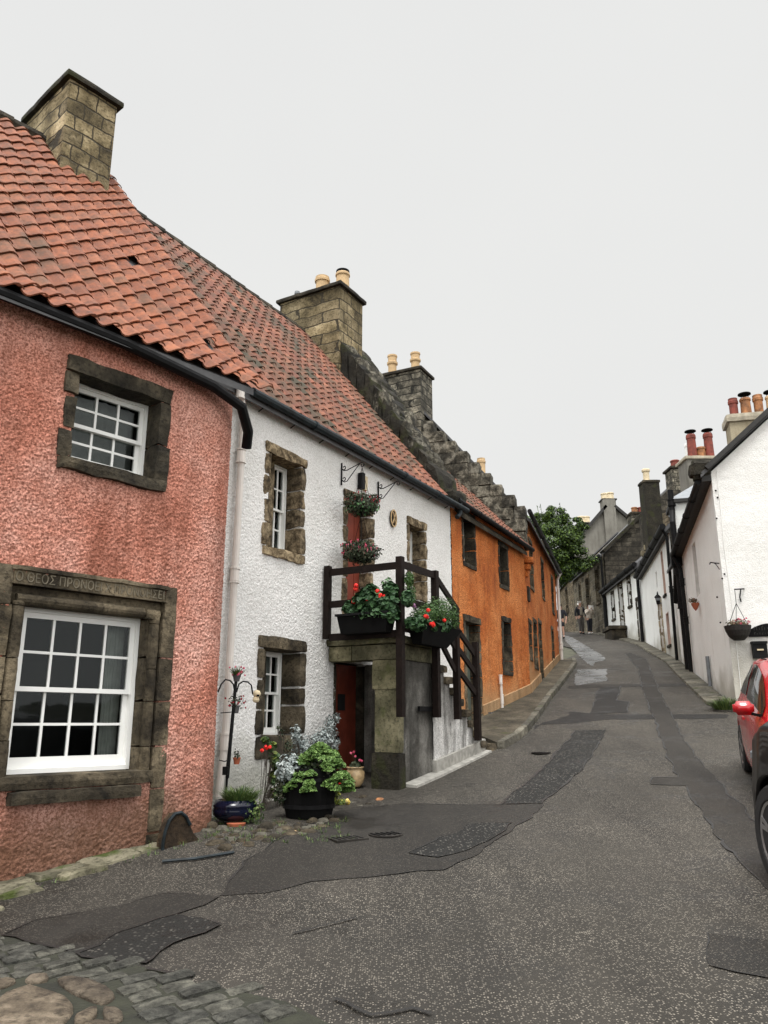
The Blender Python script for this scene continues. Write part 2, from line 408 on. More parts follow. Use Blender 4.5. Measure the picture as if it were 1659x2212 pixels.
def roof_slab(mb, W, a0, a1, ze, dr, tan, over=.15, th=.09, back=True):
    zr = ze+dr*tan
    def sl(d0, z0, d1, z1):
        mb.box8([W.pt(a0,d0,z0-th),W.pt(a1,d0,z0-th),W.pt(a1,d1,z1-th),W.pt(a0,d1,z1-th),W.pt(a0,d0,z0),W.pt(a1,d0,z0),W.pt(a1,d1,z1),W.pt(a0,d1,z1)])
    sl(over, ze-over*tan+.06, -dr, zr+.06)
    if back: sl(-dr-.002, zr+.06, -2*dr-over, ze-over*tan+.06)
def jambs(mb, W, a0, a1, z0, z1, ws, depth, lh, sh, proud, amp=.016, rr=None, sillout=.0, rnd=.16, toground=None, sill=True):
    rr = rr or R
    for side in (0, 1):
        z = (toground if toground is not None else z0)-(0 if toground is not None else 0); k = 0
        while z < z1-.02:
            h = rr.uniform(.24,.42)
            if z1-(z+h) < .16: h = z1-z
            w = ws*(rr.uniform(.85,1.0) if k % 2 else rr.uniform(1.0,1.2)); k += 1
            p = proud+.016+rr.uniform(-.006,.008)
            if side == 0: mb.wstone(W, a0-w, a0, -depth-.06, p, z+.004, z+h-.004, amp=amp, rnd=rnd, seed=rr.random()*50)
            else: mb.wstone(W, a1, a1+w, -depth-.06, p, z+.004, z+h-.004, amp=amp, rnd=rnd, seed=rr.random()*50)
            z += h
    if lh: mb.wstone(W, a0-ws, a1+ws, -depth-.06, proud+.026, z1, z1+lh, amp=amp, rnd=rnd*.7, seed=rr.random()*50)
    if sh and sill: mb.wstone(W, a0-ws*.95, a1+ws*.95, -depth-.06, proud+.026+sillout, z0-sh, z0, amp=amp, rnd=rnd*.7, seed=rr.random()*50)
def sash(W, parent, a0, a1, z0, z1, cols, depth, rows=(2,2), fw=.045, curtain=None, mat='white_paint', split=.5, horns=False, room=True):
    m = MB(); g = MB()
    dB = -depth
    fr = fw*.8
    # box frame: stiles full height, rails butted between
    m.wbox(W, a0, a0+fr, dB-.1, dB, z0, z1); m.wbox(W, a1-fr, a1, dB-.1, dB, z0, z1)
    m.wbox(W, a0+fr, a1-fr, dB-.1, dB-.001, z1-fr, z1); m.wbox(W, a0+fr, a1-fr, dB-.1, dB+.012, z0, z0+fr)
    A0, A1 = a0+fr, a1-fr; Z0, Z1 = z0+fr, z1-fr; zm = Z0+(Z1-Z0)*split
    for (zz0, zz1, nr, d, bw0, bw1) in ((zm-.02, Z1, rows[1], dB-.022, fw*.85, fw), (Z0, zm+.02, rows[0], dB-.062, fw*1.9, fw*.85)):
        if nr == 0: continue
        m.wbox(W, A0, A0+fw, d-.035, d, zz0, zz1); m.wbox(W, A1-fw, A1, d-.035, d, zz0, zz1)
        m.wbox(W, A0+fw, A1-fw, d-.035, d-.001, zz0, zz0+bw0); m.wbox(W, A0+fw, A1-fw, d-.035, d-.001, zz1-bw1, zz1)
        b = .024 if cols < 9 else .02
        ia0, ia1, iz0, iz1 = A0+fw, A1-fw, zz0+bw0, zz1-bw1
        for c in range(1, cols):
            x = ia0+(ia1-ia0)*c/cols; m.wbox(W, x-b/2, x+b/2, d-.03, d-.004, iz0, iz1)
        for r_ in range(1, nr):
            z = iz0+(iz1-iz0)*r_/nr
            for c in range(cols):
                x0 = ia0+(ia1-ia0)*c/cols+(b/2 if c else 0); x1 = ia0+(ia1-ia0)*(c+1)/cols-(b/2 if c < cols-1 else 0)
                m.wbox(W, x0, x1, d-.03, d-.006, z-b/2, z+b/2)
        g.add([W.pt(ia0,d-.018,iz0),W.pt(ia1,d-.018,iz0),W.pt(ia1,d-.018,iz1),W.pt(ia0,d-.018,iz1)], [(0,1,2,3)])
    w = m.build('window', M[mat], parent)
    g.build('pane', M['glass'], w, flip=False)
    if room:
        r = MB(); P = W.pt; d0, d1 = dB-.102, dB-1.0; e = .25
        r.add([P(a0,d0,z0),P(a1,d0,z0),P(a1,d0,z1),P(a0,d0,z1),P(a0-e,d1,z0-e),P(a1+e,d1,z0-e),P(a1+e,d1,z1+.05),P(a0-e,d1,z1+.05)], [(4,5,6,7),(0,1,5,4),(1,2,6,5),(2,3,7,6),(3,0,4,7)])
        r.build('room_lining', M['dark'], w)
    if curtain:
        for (c0, c1, t0, t1, mt) in curtain:
            c = MB(); n = 22; x0 = A0+(A1-A0)*c0; x1 = A0+(A1-A0)*c1; zz0 = Z0+(Z1-Z0)*t0; zz1 = Z0+(Z1-Z0)*t1
            vs = []; fs = []
            for i in range(n+1):
                a = x0+(x1-x0)*i/n; dd = dB-.2+.02*math.sin(i*1.7)
                vs += [W.pt(a,dd,zz0), W.pt(a,dd,zz1)]
            for i in range(n): fs.append((2*i,2*i+2,2*i+3,2*i+1))
            c.add(vs, fs); c.build('curtain' if mt == 'curtain' else 'blind', M[mt], w, smooth=True)
    return w
def pantiles(mb, W, a0, a1, prof, tw, tl, rr, amp=.032, verge=None, skip=()):
    """rows of S-shaped clay tiles laid up a slope given as [(d, z), ...] from eave to ridge"""
    cum = [0]
    for p, q in zip(prof, prof[1:]): cum.append(cum[-1]+math.hypot(q[0]-p[0], q[1]-p[1]))
    def at_s(s):
        s = max(0, min(cum[-1], s))
        for i in range(len(cum)-1):
            if s <= cum[i+1]+1e-9:
                t = (s-cum[i])/(cum[i+1]-cum[i]); p, q = prof[i], prof[i+1]
                L_ = cum[i+1]-cum[i]; return p[0]+(q[0]-p[0])*t, p[1]+(q[1]-p[1])*t, -(q[1]-p[1])/L_*-1, (p[0]-q[0])/L_
        p = prof[-1]; return p[0], p[1], 0, 1
    nrow = int(cum[-1]/tl); nx = 8
    na = int((a1-a0)/tw)
    for r_ in range(nrow+1):
        s0 = r_*tl; s1 = min(cum[-1], s0+tl*1.22)
        d0, z0, nd, nzv = at_s(s0+.001); d1, z1, nd1, nz1 = at_s(s1)
        if s1-s0 < .05: continue
        for c in range(na+1):
            if (r_, c) in skip: continue
            x0 = a0+c*tw+rr.uniform(-.006,.006)
            if verge and x0 > verge(r_/nrow)+0: continue
            lift = .036+rr.uniform(-.006,.010); sk = rr.uniform(-.006,.006); ds = rr.uniform(-.01,.01)
            vs = []
            for j in range(2):
                d, z, a_, b_ = (d0, z0, nd, nzv) if j == 0 else (d1, z1, nd, nzv)
                for i in range(nx+1):
                    u = i/nx; h = amp*math.sin(2*math.pi*(u*.94+.03))*(-1)+ (lift if j == 0 else .004)
                    h += amp*.9
                    x = x0+u*tw*1.09+(sk if j == 0 else 0)
                    vs.append(W.pt(x, d+nd*h+(ds*.6 if j == 0 else 0), z+nzv*h-(ds*.6 if j == 0 else 0)))
            lo = len(vs)
            for i in range(nx+1):
                u = i/nx; h = amp*math.sin(2*math.pi*(u*.94+.03))*(-1)+lift-.017+amp*.9
                x = x0+u*tw*1.09+sk
                vs.append(W.pt(x, d0+nd*h+ds*.6+.001, z0+nzv*h-ds*.6))
            fs = []
            for i in range(nx):
                fs.append((i, i+1, nx+1+i+1, nx+1+i)); fs.append((lo+i, lo+i+1, i+1, i))
            mb.add(vs, fs)
def chimney(parent, W, a0, a1, d0, d1, z0, z1, mat, cap='stone_d', pots=(), capover=.07, name='chimney', caph=.12, lean=0):
    m = MB(); m.wbox(W, a0, a1, d0, d1, z0, z1)
    c = m.build(name, M[mat], parent)
    k = MB(); k.wstone(W, a0-capover, a1+capover, d0-capover, d1+capover, z1, z1+caph, cell=.15, amp=.012, rnd=.2)
    k.build('chimney_cap', M[cap], c)
    for (pa, pd, r, h, mt, style) in pots:
        p = MB(); b = W.pt(pa, pd, z1+caph-.02)
        if style == 'plain': pr = [(r*.95,0),(r*.95,h*.72),(r*1.12,h*.74),(r*1.14,h*.86),(r*1.03,h*.9),(r*1.03,h),(r*.8,h),(r*.78,h*.5)]
        elif style == 'ringed': pr = [(r*1.2,0),(r*1.2,h*.1),(r*.92,h*.16),(r*.92,h*.55),(r*1.18,h*.6),(r*1.2,h*.68),(r*.95,h*.72),(r*.98,h*.92),(r*1.1,h*.93),(r*1.1,h),(r*.8,h),(r*.78,h*.5)]
        else: pr = [(r*1.12,0),(r,h*.85),(r*1.16,h*.87),(r*1.16,h*.95),(r*1.02,h),(r*.8,h),(r*.78,h*.5)]
        p.lathe(b, pr, 18); o = p.build('chimney_pot', M[mt], c)
        if style == 'cowl':
            q = MB()
            for t in (0,2.1,4.2):
                w = Vector((math.cos(t)*r*.8, math.sin(t)*r*.8, 0)); q.bar(b+w+Vector((0,0,h-.02)), b+w+Vector((0,0,h+.12)), .015, .015, up=Vector((1,0,0)))
            q.lathe(b+Vector((0,0,h+.12)), [(r*1.35,0),(r*1.3,.03),(.001,.09)], 18)
            q.build('cowl', M['soot'], c)
        elif style == 'capped':
            q = MB(); q.lathe(b+Vector((0,0,h*.93)), [(r*1.06,0),(r*1.06,.1),(.001,.12)], 18); q.build('cowl', M['soot'], c)
    return c
def gutter(parent, pts, r, mat, brk=None):
    m = MB(); m.tube(pts, r, 10)
    for p, q in zip(pts, pts[1:]):
        n = int((Vector(q)-Vector(p)).length/1.6)
        for i in range(1, n+1):
            c = Vector(p).lerp(Vector(q), i/(n+1)); d = (Vector(q)-Vector(p)).normalized()*.03
            m.tube([c-d, c+d], r*1.22, 10)
    return m.build('gutter', M[mat], parent, smooth=False)
def pipe(parent, pts, r, mat, collars=()):
    m = MB(); m.tube(pts, r, 12)
    for (c, d) in collars:
        c = Vector(c); d = Vector(d).normalized()
        m.tube([c-d*.07, c+d*.07], r*1.25, 12); m.tube([c-d*.10, c-d*.075], r*1.42, 12); m.tube([c+d*.075, c+d*.10], r*1.42, 12)
    return m.build('downpipe', M[mat], parent, smooth=False)
def crowsteps(mb, W, a0, a1, d_top, d_bot, z_top, z_bot, n, zfoot, seed=0):
    rr = random.Random(seed)
    for i in range(n):
        t0, t1 = i/n, (i+1)/n
        da, db = d_top+(d_bot-d_top)*t0, d_top+(d_bot-d_top)*t1
        z = z_top+(z_bot-z_top)*t0
        hz = (z_top-z_bot)/n
        for k in range(3):
            zz1 = z-k*hz; zz0 = zz1-hz+.006
            x = .03*rr.uniform(-1,1)
            mb.wstone(W, a0-.02+x*.4, a1+.03+x, da+.004-(.12 if k else 0), db+rr.uniform(-.01,.05), zz0, zz1+rr.uniform(-.02,.02), amp=.016, rnd=.07, seed=rr.random()*60)
# ------------------------------------------------------------------ ground, road, patches
def asphalt(name, c, chip, chipamt, rough=.85, scale=1.0, bmp=.5, wet=False):
    m, N, L, B = newmat(name); t = N.new('ShaderNodeTexCoord'); co = t.outputs['Object']
    big = nz(N, L, co, .45, 5, .6); mid = nz(N, L, co, 6, 5, .7)
    base = mixc(N, L, big, tuple(q*.62 for q in c), tuple(q*1.3 for q in c))
    st = N.new('ShaderNodeMapping'); st.inputs['Rotation'].default_value = (0,0,rad(24)); st.inputs['Scale'].default_value = (1.7,.16,1); L.new(co, st.inputs[0])
    trk = nz(N, L, st.outputs[0], 1.0, 4, .6)
    base = mixc(N, L, ramp(N, L, trk, [(.42,(0,0,0)),(.62,(.7,.7,.7))]), base, tuple(q*.42 for q in c))
    damp = ramp(N, L, nz(N, L, co, 1.1, 6, .7), [(.50,(0,0,0)),(.66,(.75,.75,.75))])
    base = mixc(N, L, damp, base, tuple(q*.38 for q in c))
    base = mixc(N, L, ramp(N, L, mid, [(.45,(0,0,0)),(.8,(.6,.6,.6))]), base, tuple(q*.45 for q in c))
    v = N.new('ShaderNodeTexVoronoi'); v.inputs['Scale'].default_value = 78*scale; L.new(co, v.inputs['Vector'])
    sc = N.new('ShaderNodeSeparateColor'); L.new(v.outputs['Color'], sc.inputs[0])
    sel = ramp(N, L, sc.outputs[0], [(1-chipamt-.05,(0,0,0)),(1-chipamt,(1,1,1))])
    inn = ramp(N, L, v.outputs['Distance'], [(.25,(1,1,1)),(.5,(0,0,0))])
    f = fmath(N, L, 'MULTIPLY', sel, inn)
    f = fmath(N, L, 'MULTIPLY', f, ramp(N, L, nz(N, L, co, .8, 4), [(.3,(.35,.35,.35)),(.65,(1,1,1))]))
    chipc = mixc(N, L, sc.outputs[1], chip, tuple(q*.55 for q in chip))
    base = mixc(N, L, f, base, chipc)
    L.new(base, B.inputs['Base Color'])
    if wet:
        L.new(ramp(N, L, nz(N, L, co, 1.6, 4), [(.35,(.12,.12,.12)),(.65,(.45,.45,.45))]), B.inputs['Roughness'])
    else: L.new(ramp(N, L, damp, [(0,(rough,)*3),(.75,(.5,.5,.5))]), B.inputs['Roughness'])
    B.inputs['Specular IOR Level'].default_value = .5 if wet else .3
    h = fmath(N, L, 'ADD', fmath(N, L, 'MULTIPLY', v.outputs['Distance'], -.6), mid)
    bump(N, L, B, h, bmp, .012)
    return m
M['road'] = asphalt('asphalt_chipped', (.040,.0355,.0285), (.29,.258,.21), .38)
M['road_smooth'] = asphalt('asphalt_smooth', (.023,.020,.016), (.13,.115,.092), .26, scale=1.2, bmp=.3)
M['road_coarse'] = asphalt('asphalt_coarse', (.013,.0125,.0105), (.17,.158,.135), .26, scale=.5, bmp=.9)
M['road_dark'] = asphalt('asphalt_dark', (.016,.0145,.0125), (.09,.08,.07), .14, bmp=.3)
M['road_wet_sheen'] = asphalt('asphalt_wet_sheen', (.15,.15,.147), (.4,.4,.39), .2, wet=True)  # pale base colour paints the sheen on these wet patches
M['tar'] = plain('tar_seam', (.012,.011,.010), .5)
M['earth'] = plain('hill_ground', (.05,.05,.03), .95, var=.4, scale=2, bmp=.5)
M['kerb'] = stonemat('kerb_stone', [(.3,(.045,.042,.033)),(.5,(.11,.103,.083)),(.7,(.20,.19,.155))], moss=(.045,.055,.02), mosslo=.6, bmp=.5)
M['flag'] = stonemat('mossy_flagstone', [(.3,(.05,.046,.03)),(.5,(.13,.122,.085)),(.7,(.26,.24,.175))], moss=(.05,.065,.015), mosslo=.5, bmp=.6)
M['sett'] = stonemat('granite_sett', [(.3,(.020,.020,.017)),(.5,(.056,.056,.048)),(.7,(.12,.118,.10))], bmp=1.0, scale=9)
M['boulder'] = stonemat('pink_boulder', [(.3,(.035,.028,.022)),(.5,(.105,.085,.062)),(.7,(.20,.165,.125))], bmp=1.0, scale=7)
def grid_axis(cs):
    out = []
    for (a, b, st) in cs: out += frange(a, b, st)[:-1]
    return out+[cs[-1][1]]
def sheet(name, xs, ys, zf, mat, kind='structure'):
    m = MB(); n = len(xs); vs = []; fs = []
    for y in ys:
        for x in xs: vs.append((x, y, zf(x, y)))
    for j in range(len(ys)-1):
        for i in range(n-1): fs.append((j*n+i, j*n+i+1, (j+1)*n+i+1, (j+1)*n+i))
    m.add(vs, fs); o = m.build(name, M[mat], smooth=True, flip=False); tag(o, kind=kind); return o
sheet('ground', grid_axis([(-400,-60,60),(-60,-14,6),(-14,20,.7),(20,60,4),(60,400,60)]), grid_axis([(-300,-20,40),(-20,-2,2),(-2,60,.7),(60,120,6),(120,500,60)]), lambda x, y: G(x, y)-.05, 'earth')
def road():
    m = MB(); ys = frange(-4, 62, .4); vs = []; fs = []; n = 41
    def lim(y):
        Lx = [(-4,-9),(3,-7),(7,-3.2),(8.6,-1.9),(10,-1.9),(15.6,1.25),(20,3.5),(28.5,6.1),(33,8.2),(42,8.0),(62,7)]
        Rx = [(-4,9),(8,8.2),(16.4,7.2),(22.8,8.8),(25.6,9.5),(34.6,11.35),(42,11.9),(50,12.1),(62,13)]
        def ev(T):
            for p, q in zip(T, T[1:]):
                if y <= q[0]: return p[1]+(q[1]-p[1])*(y-p[0])/(q[0]-p[0])
            return T[-1][1]
        return ev(Lx), ev(Rx)
    for y in ys:
        l, r = lim(y)
        for i in range(n):
            x = l+(r-l)*i/(n-1); vs.append((x, y, G(x, y)))
    for j in range(len(ys)-1):
        for i in range(n-1): fs.append((j*n+i, j*n+i+1, (j+1)*n+i+1, (j+1)*n+i))
    m.add(vs, fs); o = m.build('road', M['road'], smooth=True, flip=False); tag(o, kind='structure')
road()
def ground_poly(pts, zoff, wig=.0):
    """image outline -> closed outline on the ground, densified"""
    P = [gpx(u, v) for u, v in pts]; out = []
    for p, q in zip(P, P[1:]+P[:1]):
        n = max(1, int((q-p).length/.12))
        for i in range(n):
            w = p.lerp(q, i/n)
            if wig:
                nn = noise.noise_vector(w*2.3)*wig+noise.noise_vector(w*9)*wig*.35; w = w+Vector((nn.x, nn.y, 0))
            out.append(w)
    return out
def drape(name, outline, zoff, mat, parent=None, wall=0):
    bm = bmesh.new()
    vs = [bm.verts.new((p.x, p.y, 0)) for p in outline]
    f = bm.faces.new(vs)
    if f.normal.z < 0: f.normal_flip()
    bmesh.ops.triangulate(bm, faces=[f])
    for it in range(4):
        ed = [e for e in bm.edges if e.calc_length() > .45]
        if not ed: break
        bmesh.ops.subdivide_edges(bm, edges=ed, cuts=1)
        bmesh.ops.triangulate(bm, faces=bm.faces[:])
    top = bm.faces[:]
    if wall:
        be = [e for e in bm.edges if e.is_boundary]
        r = bmesh.ops.extrude_edge_only(bm, edges=be)
        low = [g for g in r['geom'] if isinstance(g, bmesh.types.BMVert)]
        lowset = set(low)
        for v in bm.verts:
            v.co.z = G(v.co.x, v.co.y)+zoff-(wall if v in lowset else 0)
    else:
        for v in bm.verts: v.co.z = G(v.co.x, v.co.y)+zoff
    bmesh.ops.recalc_face_normals(bm, faces=bm.faces)
    up = sum(f.normal.z*f.calc_area() for f in bm.faces)
    if up < 0: bmesh.ops.reverse_faces(bm, faces=bm.faces)
    me = bpy.data.meshes.new(name); bm.to_mesh(me); bm.free(); me.materials.append(M[mat])
    o = bpy.data.objects.new(name, me); COL.objects.link(o)
    if parent: o.parent = parent; o.location = -wloc(parent)
    else: tag(o, kind='structure')
    return o
def seam(name, outline, w, zoff, mat='tar', closed=True):
    m = MB(); n = len(outline); vs = []; fs = []
    for i, p in enumerate(outline):
        q0 = outline[(i-1) % n] if closed or i > 0 else p; q1 = outline[(i+1) % n] if closed or i < n-1 else p
        t = (q1-q0); t.z = 0
        if t.length < 1e-6: t = Vector((1,0,0))
        t.normalize(); s = Vector((-t.y, t.x, 0)); ww = w*max(0.12, .55+1.5*noise.noise(p*1.7)+.6*noise.noise(p*7))
        for k in (-1, 1):
            c = p+s*ww*k*.5; vs.append((c.x, c.y, G(c.x, c.y)+zoff))
    rng = n if closed else n-1
    for i in range(rng):
        j = (i+1) % n; fs.append((2*i, 2*i+1, 2*j+1, 2*j))
    m.add(vs, fs); o = m.build(name, M[mat], flip=False); tag(o, kind='structure'); return o
def z6(x, y): return 713+x*.570, 1316.6+y*.570
def z5(x, y): return x*.496, 1755.5+y*.496
PATCH = [
 ('road_smooth', [z6(*p) for p in [(40,760),(300,737),(645,740),(805,738),(760,790),(690,830),(560,925),(440,985),(330,990),(150,1018),(-60,1030),(-240,1080),(-420,1090),(-330,960),(-150,850)]], .004),
 ('road_coarse', [z6(*p) for p in [(930,460),(1050,456),(1015,520),(960,600),(880,670),(800,735),(645,738),(700,690),(770,635),(850,560)]], .006),
 ('road_coarse', [z6(*p) for p in [(540,815),(690,810),(600,880),(520,915),(420,940),(300,925),(420,870)]], .009),
 ('road_smooth', [z6(*p) for p in [(1140,165),(1200,190),(1240,290),(1335,480),(1440,620),(1560,740),(1659,860),(1659,1075),(1600,1010),(1490,890),(1400,760),(1345,668),(1225,664),(1222,638),(1318,638),(1250,480),(1180,290),(1172,230),(1120,170)]], .006),
 ('road_dark', [z6(*p) for p in [(770,458),(775,440),(900,432),(1060,418),(1510,412),(1505,398),(1060,398),(905,388),(900,405),(800,430)]], .004),
 ('road_smooth', [z6(*p) for p in [(900,300),(1000,296),(1250,290),(1370,292),(1372,280),(1000,284),(900,290)]], .0045),
 ('road_dark', [z6(*p) for p in [(1018,300),(1105,290),(1085,345),(1130,350),(1130,392),(985,396)]], .006),
 ('road_wet_sheen', [z6(*p) for p in [(878,98),(905,100),(960,130),(1040,180),(1045,192),(1005,200),(1000,215),(975,205),(930,160),(890,118)]], .004),
 ('road_wet_sheen', [z6(*p) for p in [(938,228),(1050,226),(1048,270),(930,290),(925,270)]], .004),
 ('road_smooth', [z6(*p) for p in [(1420,1232),(1550,1248),(1700,1262),(1700,1400),(1540,1372),(1440,1352),(1430,1290)]], .006),
 ('road_smooth', [z5(*p) for p in [(20,535),(150,470),(300,450),(540,410),(640,370),(720,352),(830,352),(955,372),(880,405),(760,450),(540,522),(430,580),(340,606),(180,575)]], .008),
 ('road_coarse', [z5(*p) for p in [(340,612),(440,582),(545,525),(765,452),(860,462),(950,488),(900,520),(760,570),(690,610),(640,650),(610,668),(480,655),(360,630)]], .010),
]
for i, (mt, pts, zo) in enumerate(PATCH):
    ol = ground_poly(pts, zo, .055)
    drape('road_patch', ol, zo, mt)
    if mt != 'road_wet_sheen' and i not in (4,): seam('road_seam', ol, .026, zo+.004)
for pts in ([(1060,1566),(1180,1560)], [z6(300,737), z6(-60,760)], [z6(0,1480), z6(150,1545), z6(300,1530), z6(420,1570)], [z6(100,1180), z6(-200,1240)], [z5(640,690), z5(760,712), z5(900,740)]):
    P = [gpx(*p) for p in pts]; ol = []
    for p, q in zip(P, P[1:]):
        n = max(2, int((q-p).length/.1)); ol += [p.lerp(q, i/n)+Vector((noise.noise(p.lerp(q, i/n)*5)*.06, noise.noise(p.lerp(q, i/n)*5+Vector((9,0,0)))*.06, 0)) for i in range(n)]
    seam('road_crack', ol, .022, .015, closed=False)
M['kerb2'] = stonemat('worn_pavement', [(.3,(.022,.020,.014)),(.5,(.06,.052,.038)),(.7,(.125,.108,.08))], moss=(.05,.05,.02), mosslo=.6, bmp=.4, scale=1.5)

M['leaf_grass2'] = leafmat('small_green_leaf', (.02,.055,.012), (.045,.10,.022), (.09,.17,.04))
M['leaf_nast2'] = leafmat('green_nasturtium_leaf', (.02,.05,.012), (.05,.09,.02), (.16,.19,.03))
M['leaf_dry'] = leafmat('dry_leaf', (.07,.06,.03), (.12,.10,.05), (.20,.10,.07))
M['straw'] = leafmat('straw', (.35,.28,.17), (.45,.37,.24), (.5,.4,.26))
M['wicker'] = plain('dark_wicker', (.014,.011,.009), .7, var=.5, scale=30, bmp=.8, bscale=50)
M['sign_dim'] = plain('faded_sign_paint', (.035,.034,.028), .7, var=.3)
M['jar'] = plain('cream_brown_glaze', (.42,.30,.16), .25, var=.6, scale=7)
M['step'] = stonemat('grey_crowstep_stone', [(.34,(.015,.014,.011)),(.48,(.06,.055,.043)),(.62,(.23,.215,.175))], bmp=1.0, scale=4)
M['sett_bed'] = plain('mossy_joint_dirt', (.016,.017,.009), .95, var=.6, scale=6, bmp=.8, bscale=40)
M['iron_dark'] = plain('worn_iron', (.022,.019,.016), .6, var=.4, spec=.3)
# ------------------------------------------------------------------ frontages
PK = Wall(-1.73-4*.6587, 8.63-4*.7525, -1.73, 8.63, 1, bend=(3.76,.40))
WH = Wall(-1.91, 9.99, -1.91+6.55*.4985, 9.99+6.55*.867, 1)
O1 = Wall(1.355, 15.67, 3.6, 20.05, 1)
O2 = Wall(3.6, 20.05, 6.2, 28.5, 1)
HA = Wall(7.1, 16.5, 8.7, 22.8, -1)
HA2 = Wall(8.7, 22.8, 9.43, 25.6, -1)
HB = Wall(9.43, 25.6, 11.3, 34.6, -1)
HC = Wall(11.3, 34.6, 11.8, 42, -1)
HD = Wall(11.8, 42, 12, 50, -1)
HE = Wall(12, 50, 12.5, 57, -1)
def zlin(W, *pts, dz=0):
    P = sorted(W.px(*p) for p in pts)
    def f(a):
        if a <= P[0][0]: return P[0][1]+dz
        for p, q in zip(P, P[1:]):
            if a <= q[0]: return p[1]+(q[1]-p[1])*(a-p[0])/(q[0]-p[0])+dz
        return P[-1][1]+dz
    return f
# ================= pink house
def pink_house():
    W = PK; rr = random.Random(3)
    h = root('pink_house', W.pt(2.5,-2,.3), 'salmon pink roughcast house with red pantile roof and an inscribed stone lintel', 'house')
    ze = zlin(W, (0,645), (250,745), (480,850)); zt = lambda a: ze(a)+.02
    u0, u1, uz0, uz1 = 2.1, 3.0, 4.03, 4.90
    l0, l1, lz0, lz1 = 1.85, 3.08, 1.17, 2.61
    m = MB()
    wall_face(m, W, 1.0, 3.76+.63+.5, -.2, zt, [(u0-.03,u1+.03,uz0-.03,uz1+.03),(l0-.17,l1+.17,lz0-.10,lz1+.25)], .011, .0115, depth=.2)
    m.build('wall', M['pink'], h, smooth=True, flip=False)
    m = MB(); wall_face(m, W, -1.5, 1.0, -.2, zt, [], .5, 0)
    m.add([W.pt(-1.5,0,-.2),W.pt(-1.5,-8.4,-.2),W.pt(-1.5,-8.4,5.4),W.pt(-1.5,-4.2,10.2),W.pt(-1.5,0,5.4)], [(0,1,2,3,4)])
    P = lambda a, d, z: Vector((*(W.o+W.e*a+W.n*d), z))
    m.add([P(4.05,-.4,-.2),P(4.05,-8.4,-.2),P(4.05,-8.4,5.3),P(4.05,-4.2,10.15),P(4.05,-.4,5.3)], [(0,1,2,3,4)])
    m.add([P(-1.5,-8.4,-.2),P(4.05,-8.4,-.2),P(4.05,-8.4,5.3),P(-1.5,-8.4,5.3)], [(0,1,2,3)])
    m.build('rear_wall', M['pink'], h)
    # upper window
    w = sash(W, h, u0, u1, uz0, uz1, 3, .2, curtain=[(0,1,0,1,'blind')])
    s = MB(); jambs(s, W, u0, u1, uz0, uz1, .145, .2, .17, .12, .012, amp=.026, rr=rr, sillout=.02); s.build('surround', M['stone_d'], w)
    # lower window with moulded jambs
    w = sash(W, h, l0, l1, lz0, lz1, 4, .16, fw=.05, curtain=[(.83,1.0,0,1,'curtain')])
    s = MB()
    for side in (0, 1):
        z = W.ground(2)-.1; 
        while z < lz1:
            hh = rr.uniform(.3,.44)
            if lz1-z-hh < .2: hh = lz1-z
            if side == 0:
                s.wstone(W, l0-.30, l0-.14, -.1, .015+rr.uniform(-.006,.006), z+.004, z+hh-.004, amp=.014, seed=rr.random()*40)
                s.wstone(W, l0-.15, l0, -.22, -.045, z+.004, z+hh-.004, amp=.012, seed=rr.random()*40)
            else:
                s.wstone(W, l1+.14, l1+.30, -.1, .015+rr.uniform(-.006,.006), z+.004, z+hh-.004, amp=.014, seed=rr.random()*40)
                s.wstone(W, l1, l1+.15, -.22, -.045, z+.004, z+hh-.004, amp=.012, seed=rr.random()*40)
            z += hh
    for a_ in (l0-.075, l1+.075):
        z = lz0-.1
        while z < lz1+.02:
            hh = min(rr.uniform(.3,.5), lz1+.03-z)
            s.tube([W.pt(a_,-.03,z+.004), W.pt(a_,-.03,z+hh*.5), W.pt(a_,-.03,z+hh-.004)], [.052,.056,.052], 12); z += hh
            if hh < .02: break
    s.tube([W.pt(l0-.10,-.03,lz1+.045), W.pt((l0+l1)/2,-.028,lz1+.047), W.pt(l1-.06,-.03,lz1+.045)], [.05,.055,.05], 12)
    s.wstone(W, l1-.05, l1+.12, -.08, .03, lz1-.02, lz1+.09, amp=.01, rnd=.3)
    s.wstone(W, l0-.16, l1+.16, -.22, -.045, lz1+.0, lz1+.17, amp=.008, seed=4)
    s.wstone(W, l0-.30, l0-.16, -.1, .02, lz1-.02, lz1+.34, amp=.014, seed=5)
    s.wstone(W, l1+.16, l1+.30, -.1, .02, lz1-.3, lz1+.34, amp=.014, seed=6)
    s.wstone(W, l0-.16, l1+.16, -.1, .012, lz1+.17, lz1+.33, amp=.004, rnd=.1, seed=7, cell=.06)
    s.wstone(W, l0-.18, l1+.18, .0, .030, lz1+.168, lz1+.184, amp=.002, cell=.08)
    s.wstone(W, l0-.18, l1+.18, .0, .034, lz1+.295, lz1+.335, amp=.008, cell=.08)
    s.build('surround', M['stone'], w)
    s = MB(); s.wstone(W, l0-.155, l1+.155, -.22, .05, lz0-.13, lz0-.002, amp=.006, rnd=.3, cell=.08, seed=11)
    s.wstone(W, l0, l1, -.1, .10, lz0-.24, lz0-.13, amp=.01, rnd=.2, cell=.08, seed=12); s.build('sill', M['stone'], w)
    # carved inscription
    txt = '\u039f \u0398\u0395\u039f\u03a3 \u03a0\u03a1\u039f\u039d\u039f\u0395\u0399 \u03a7 \u03a0\u03a1\u039f\u039d\u039f\u0397\u03a3\u0395\u0399'
    text_on(W, txt, l0-.14, l1+.14, lz1+.196, .088, .012, .012, 'stone_l', w, 'inscription')
    # roof
    e0 = ze(2.0)
    prof = [(.20,e0+.0),(-.42,e0+.52),(-4.2,e0+.52+3.78*1.235)]
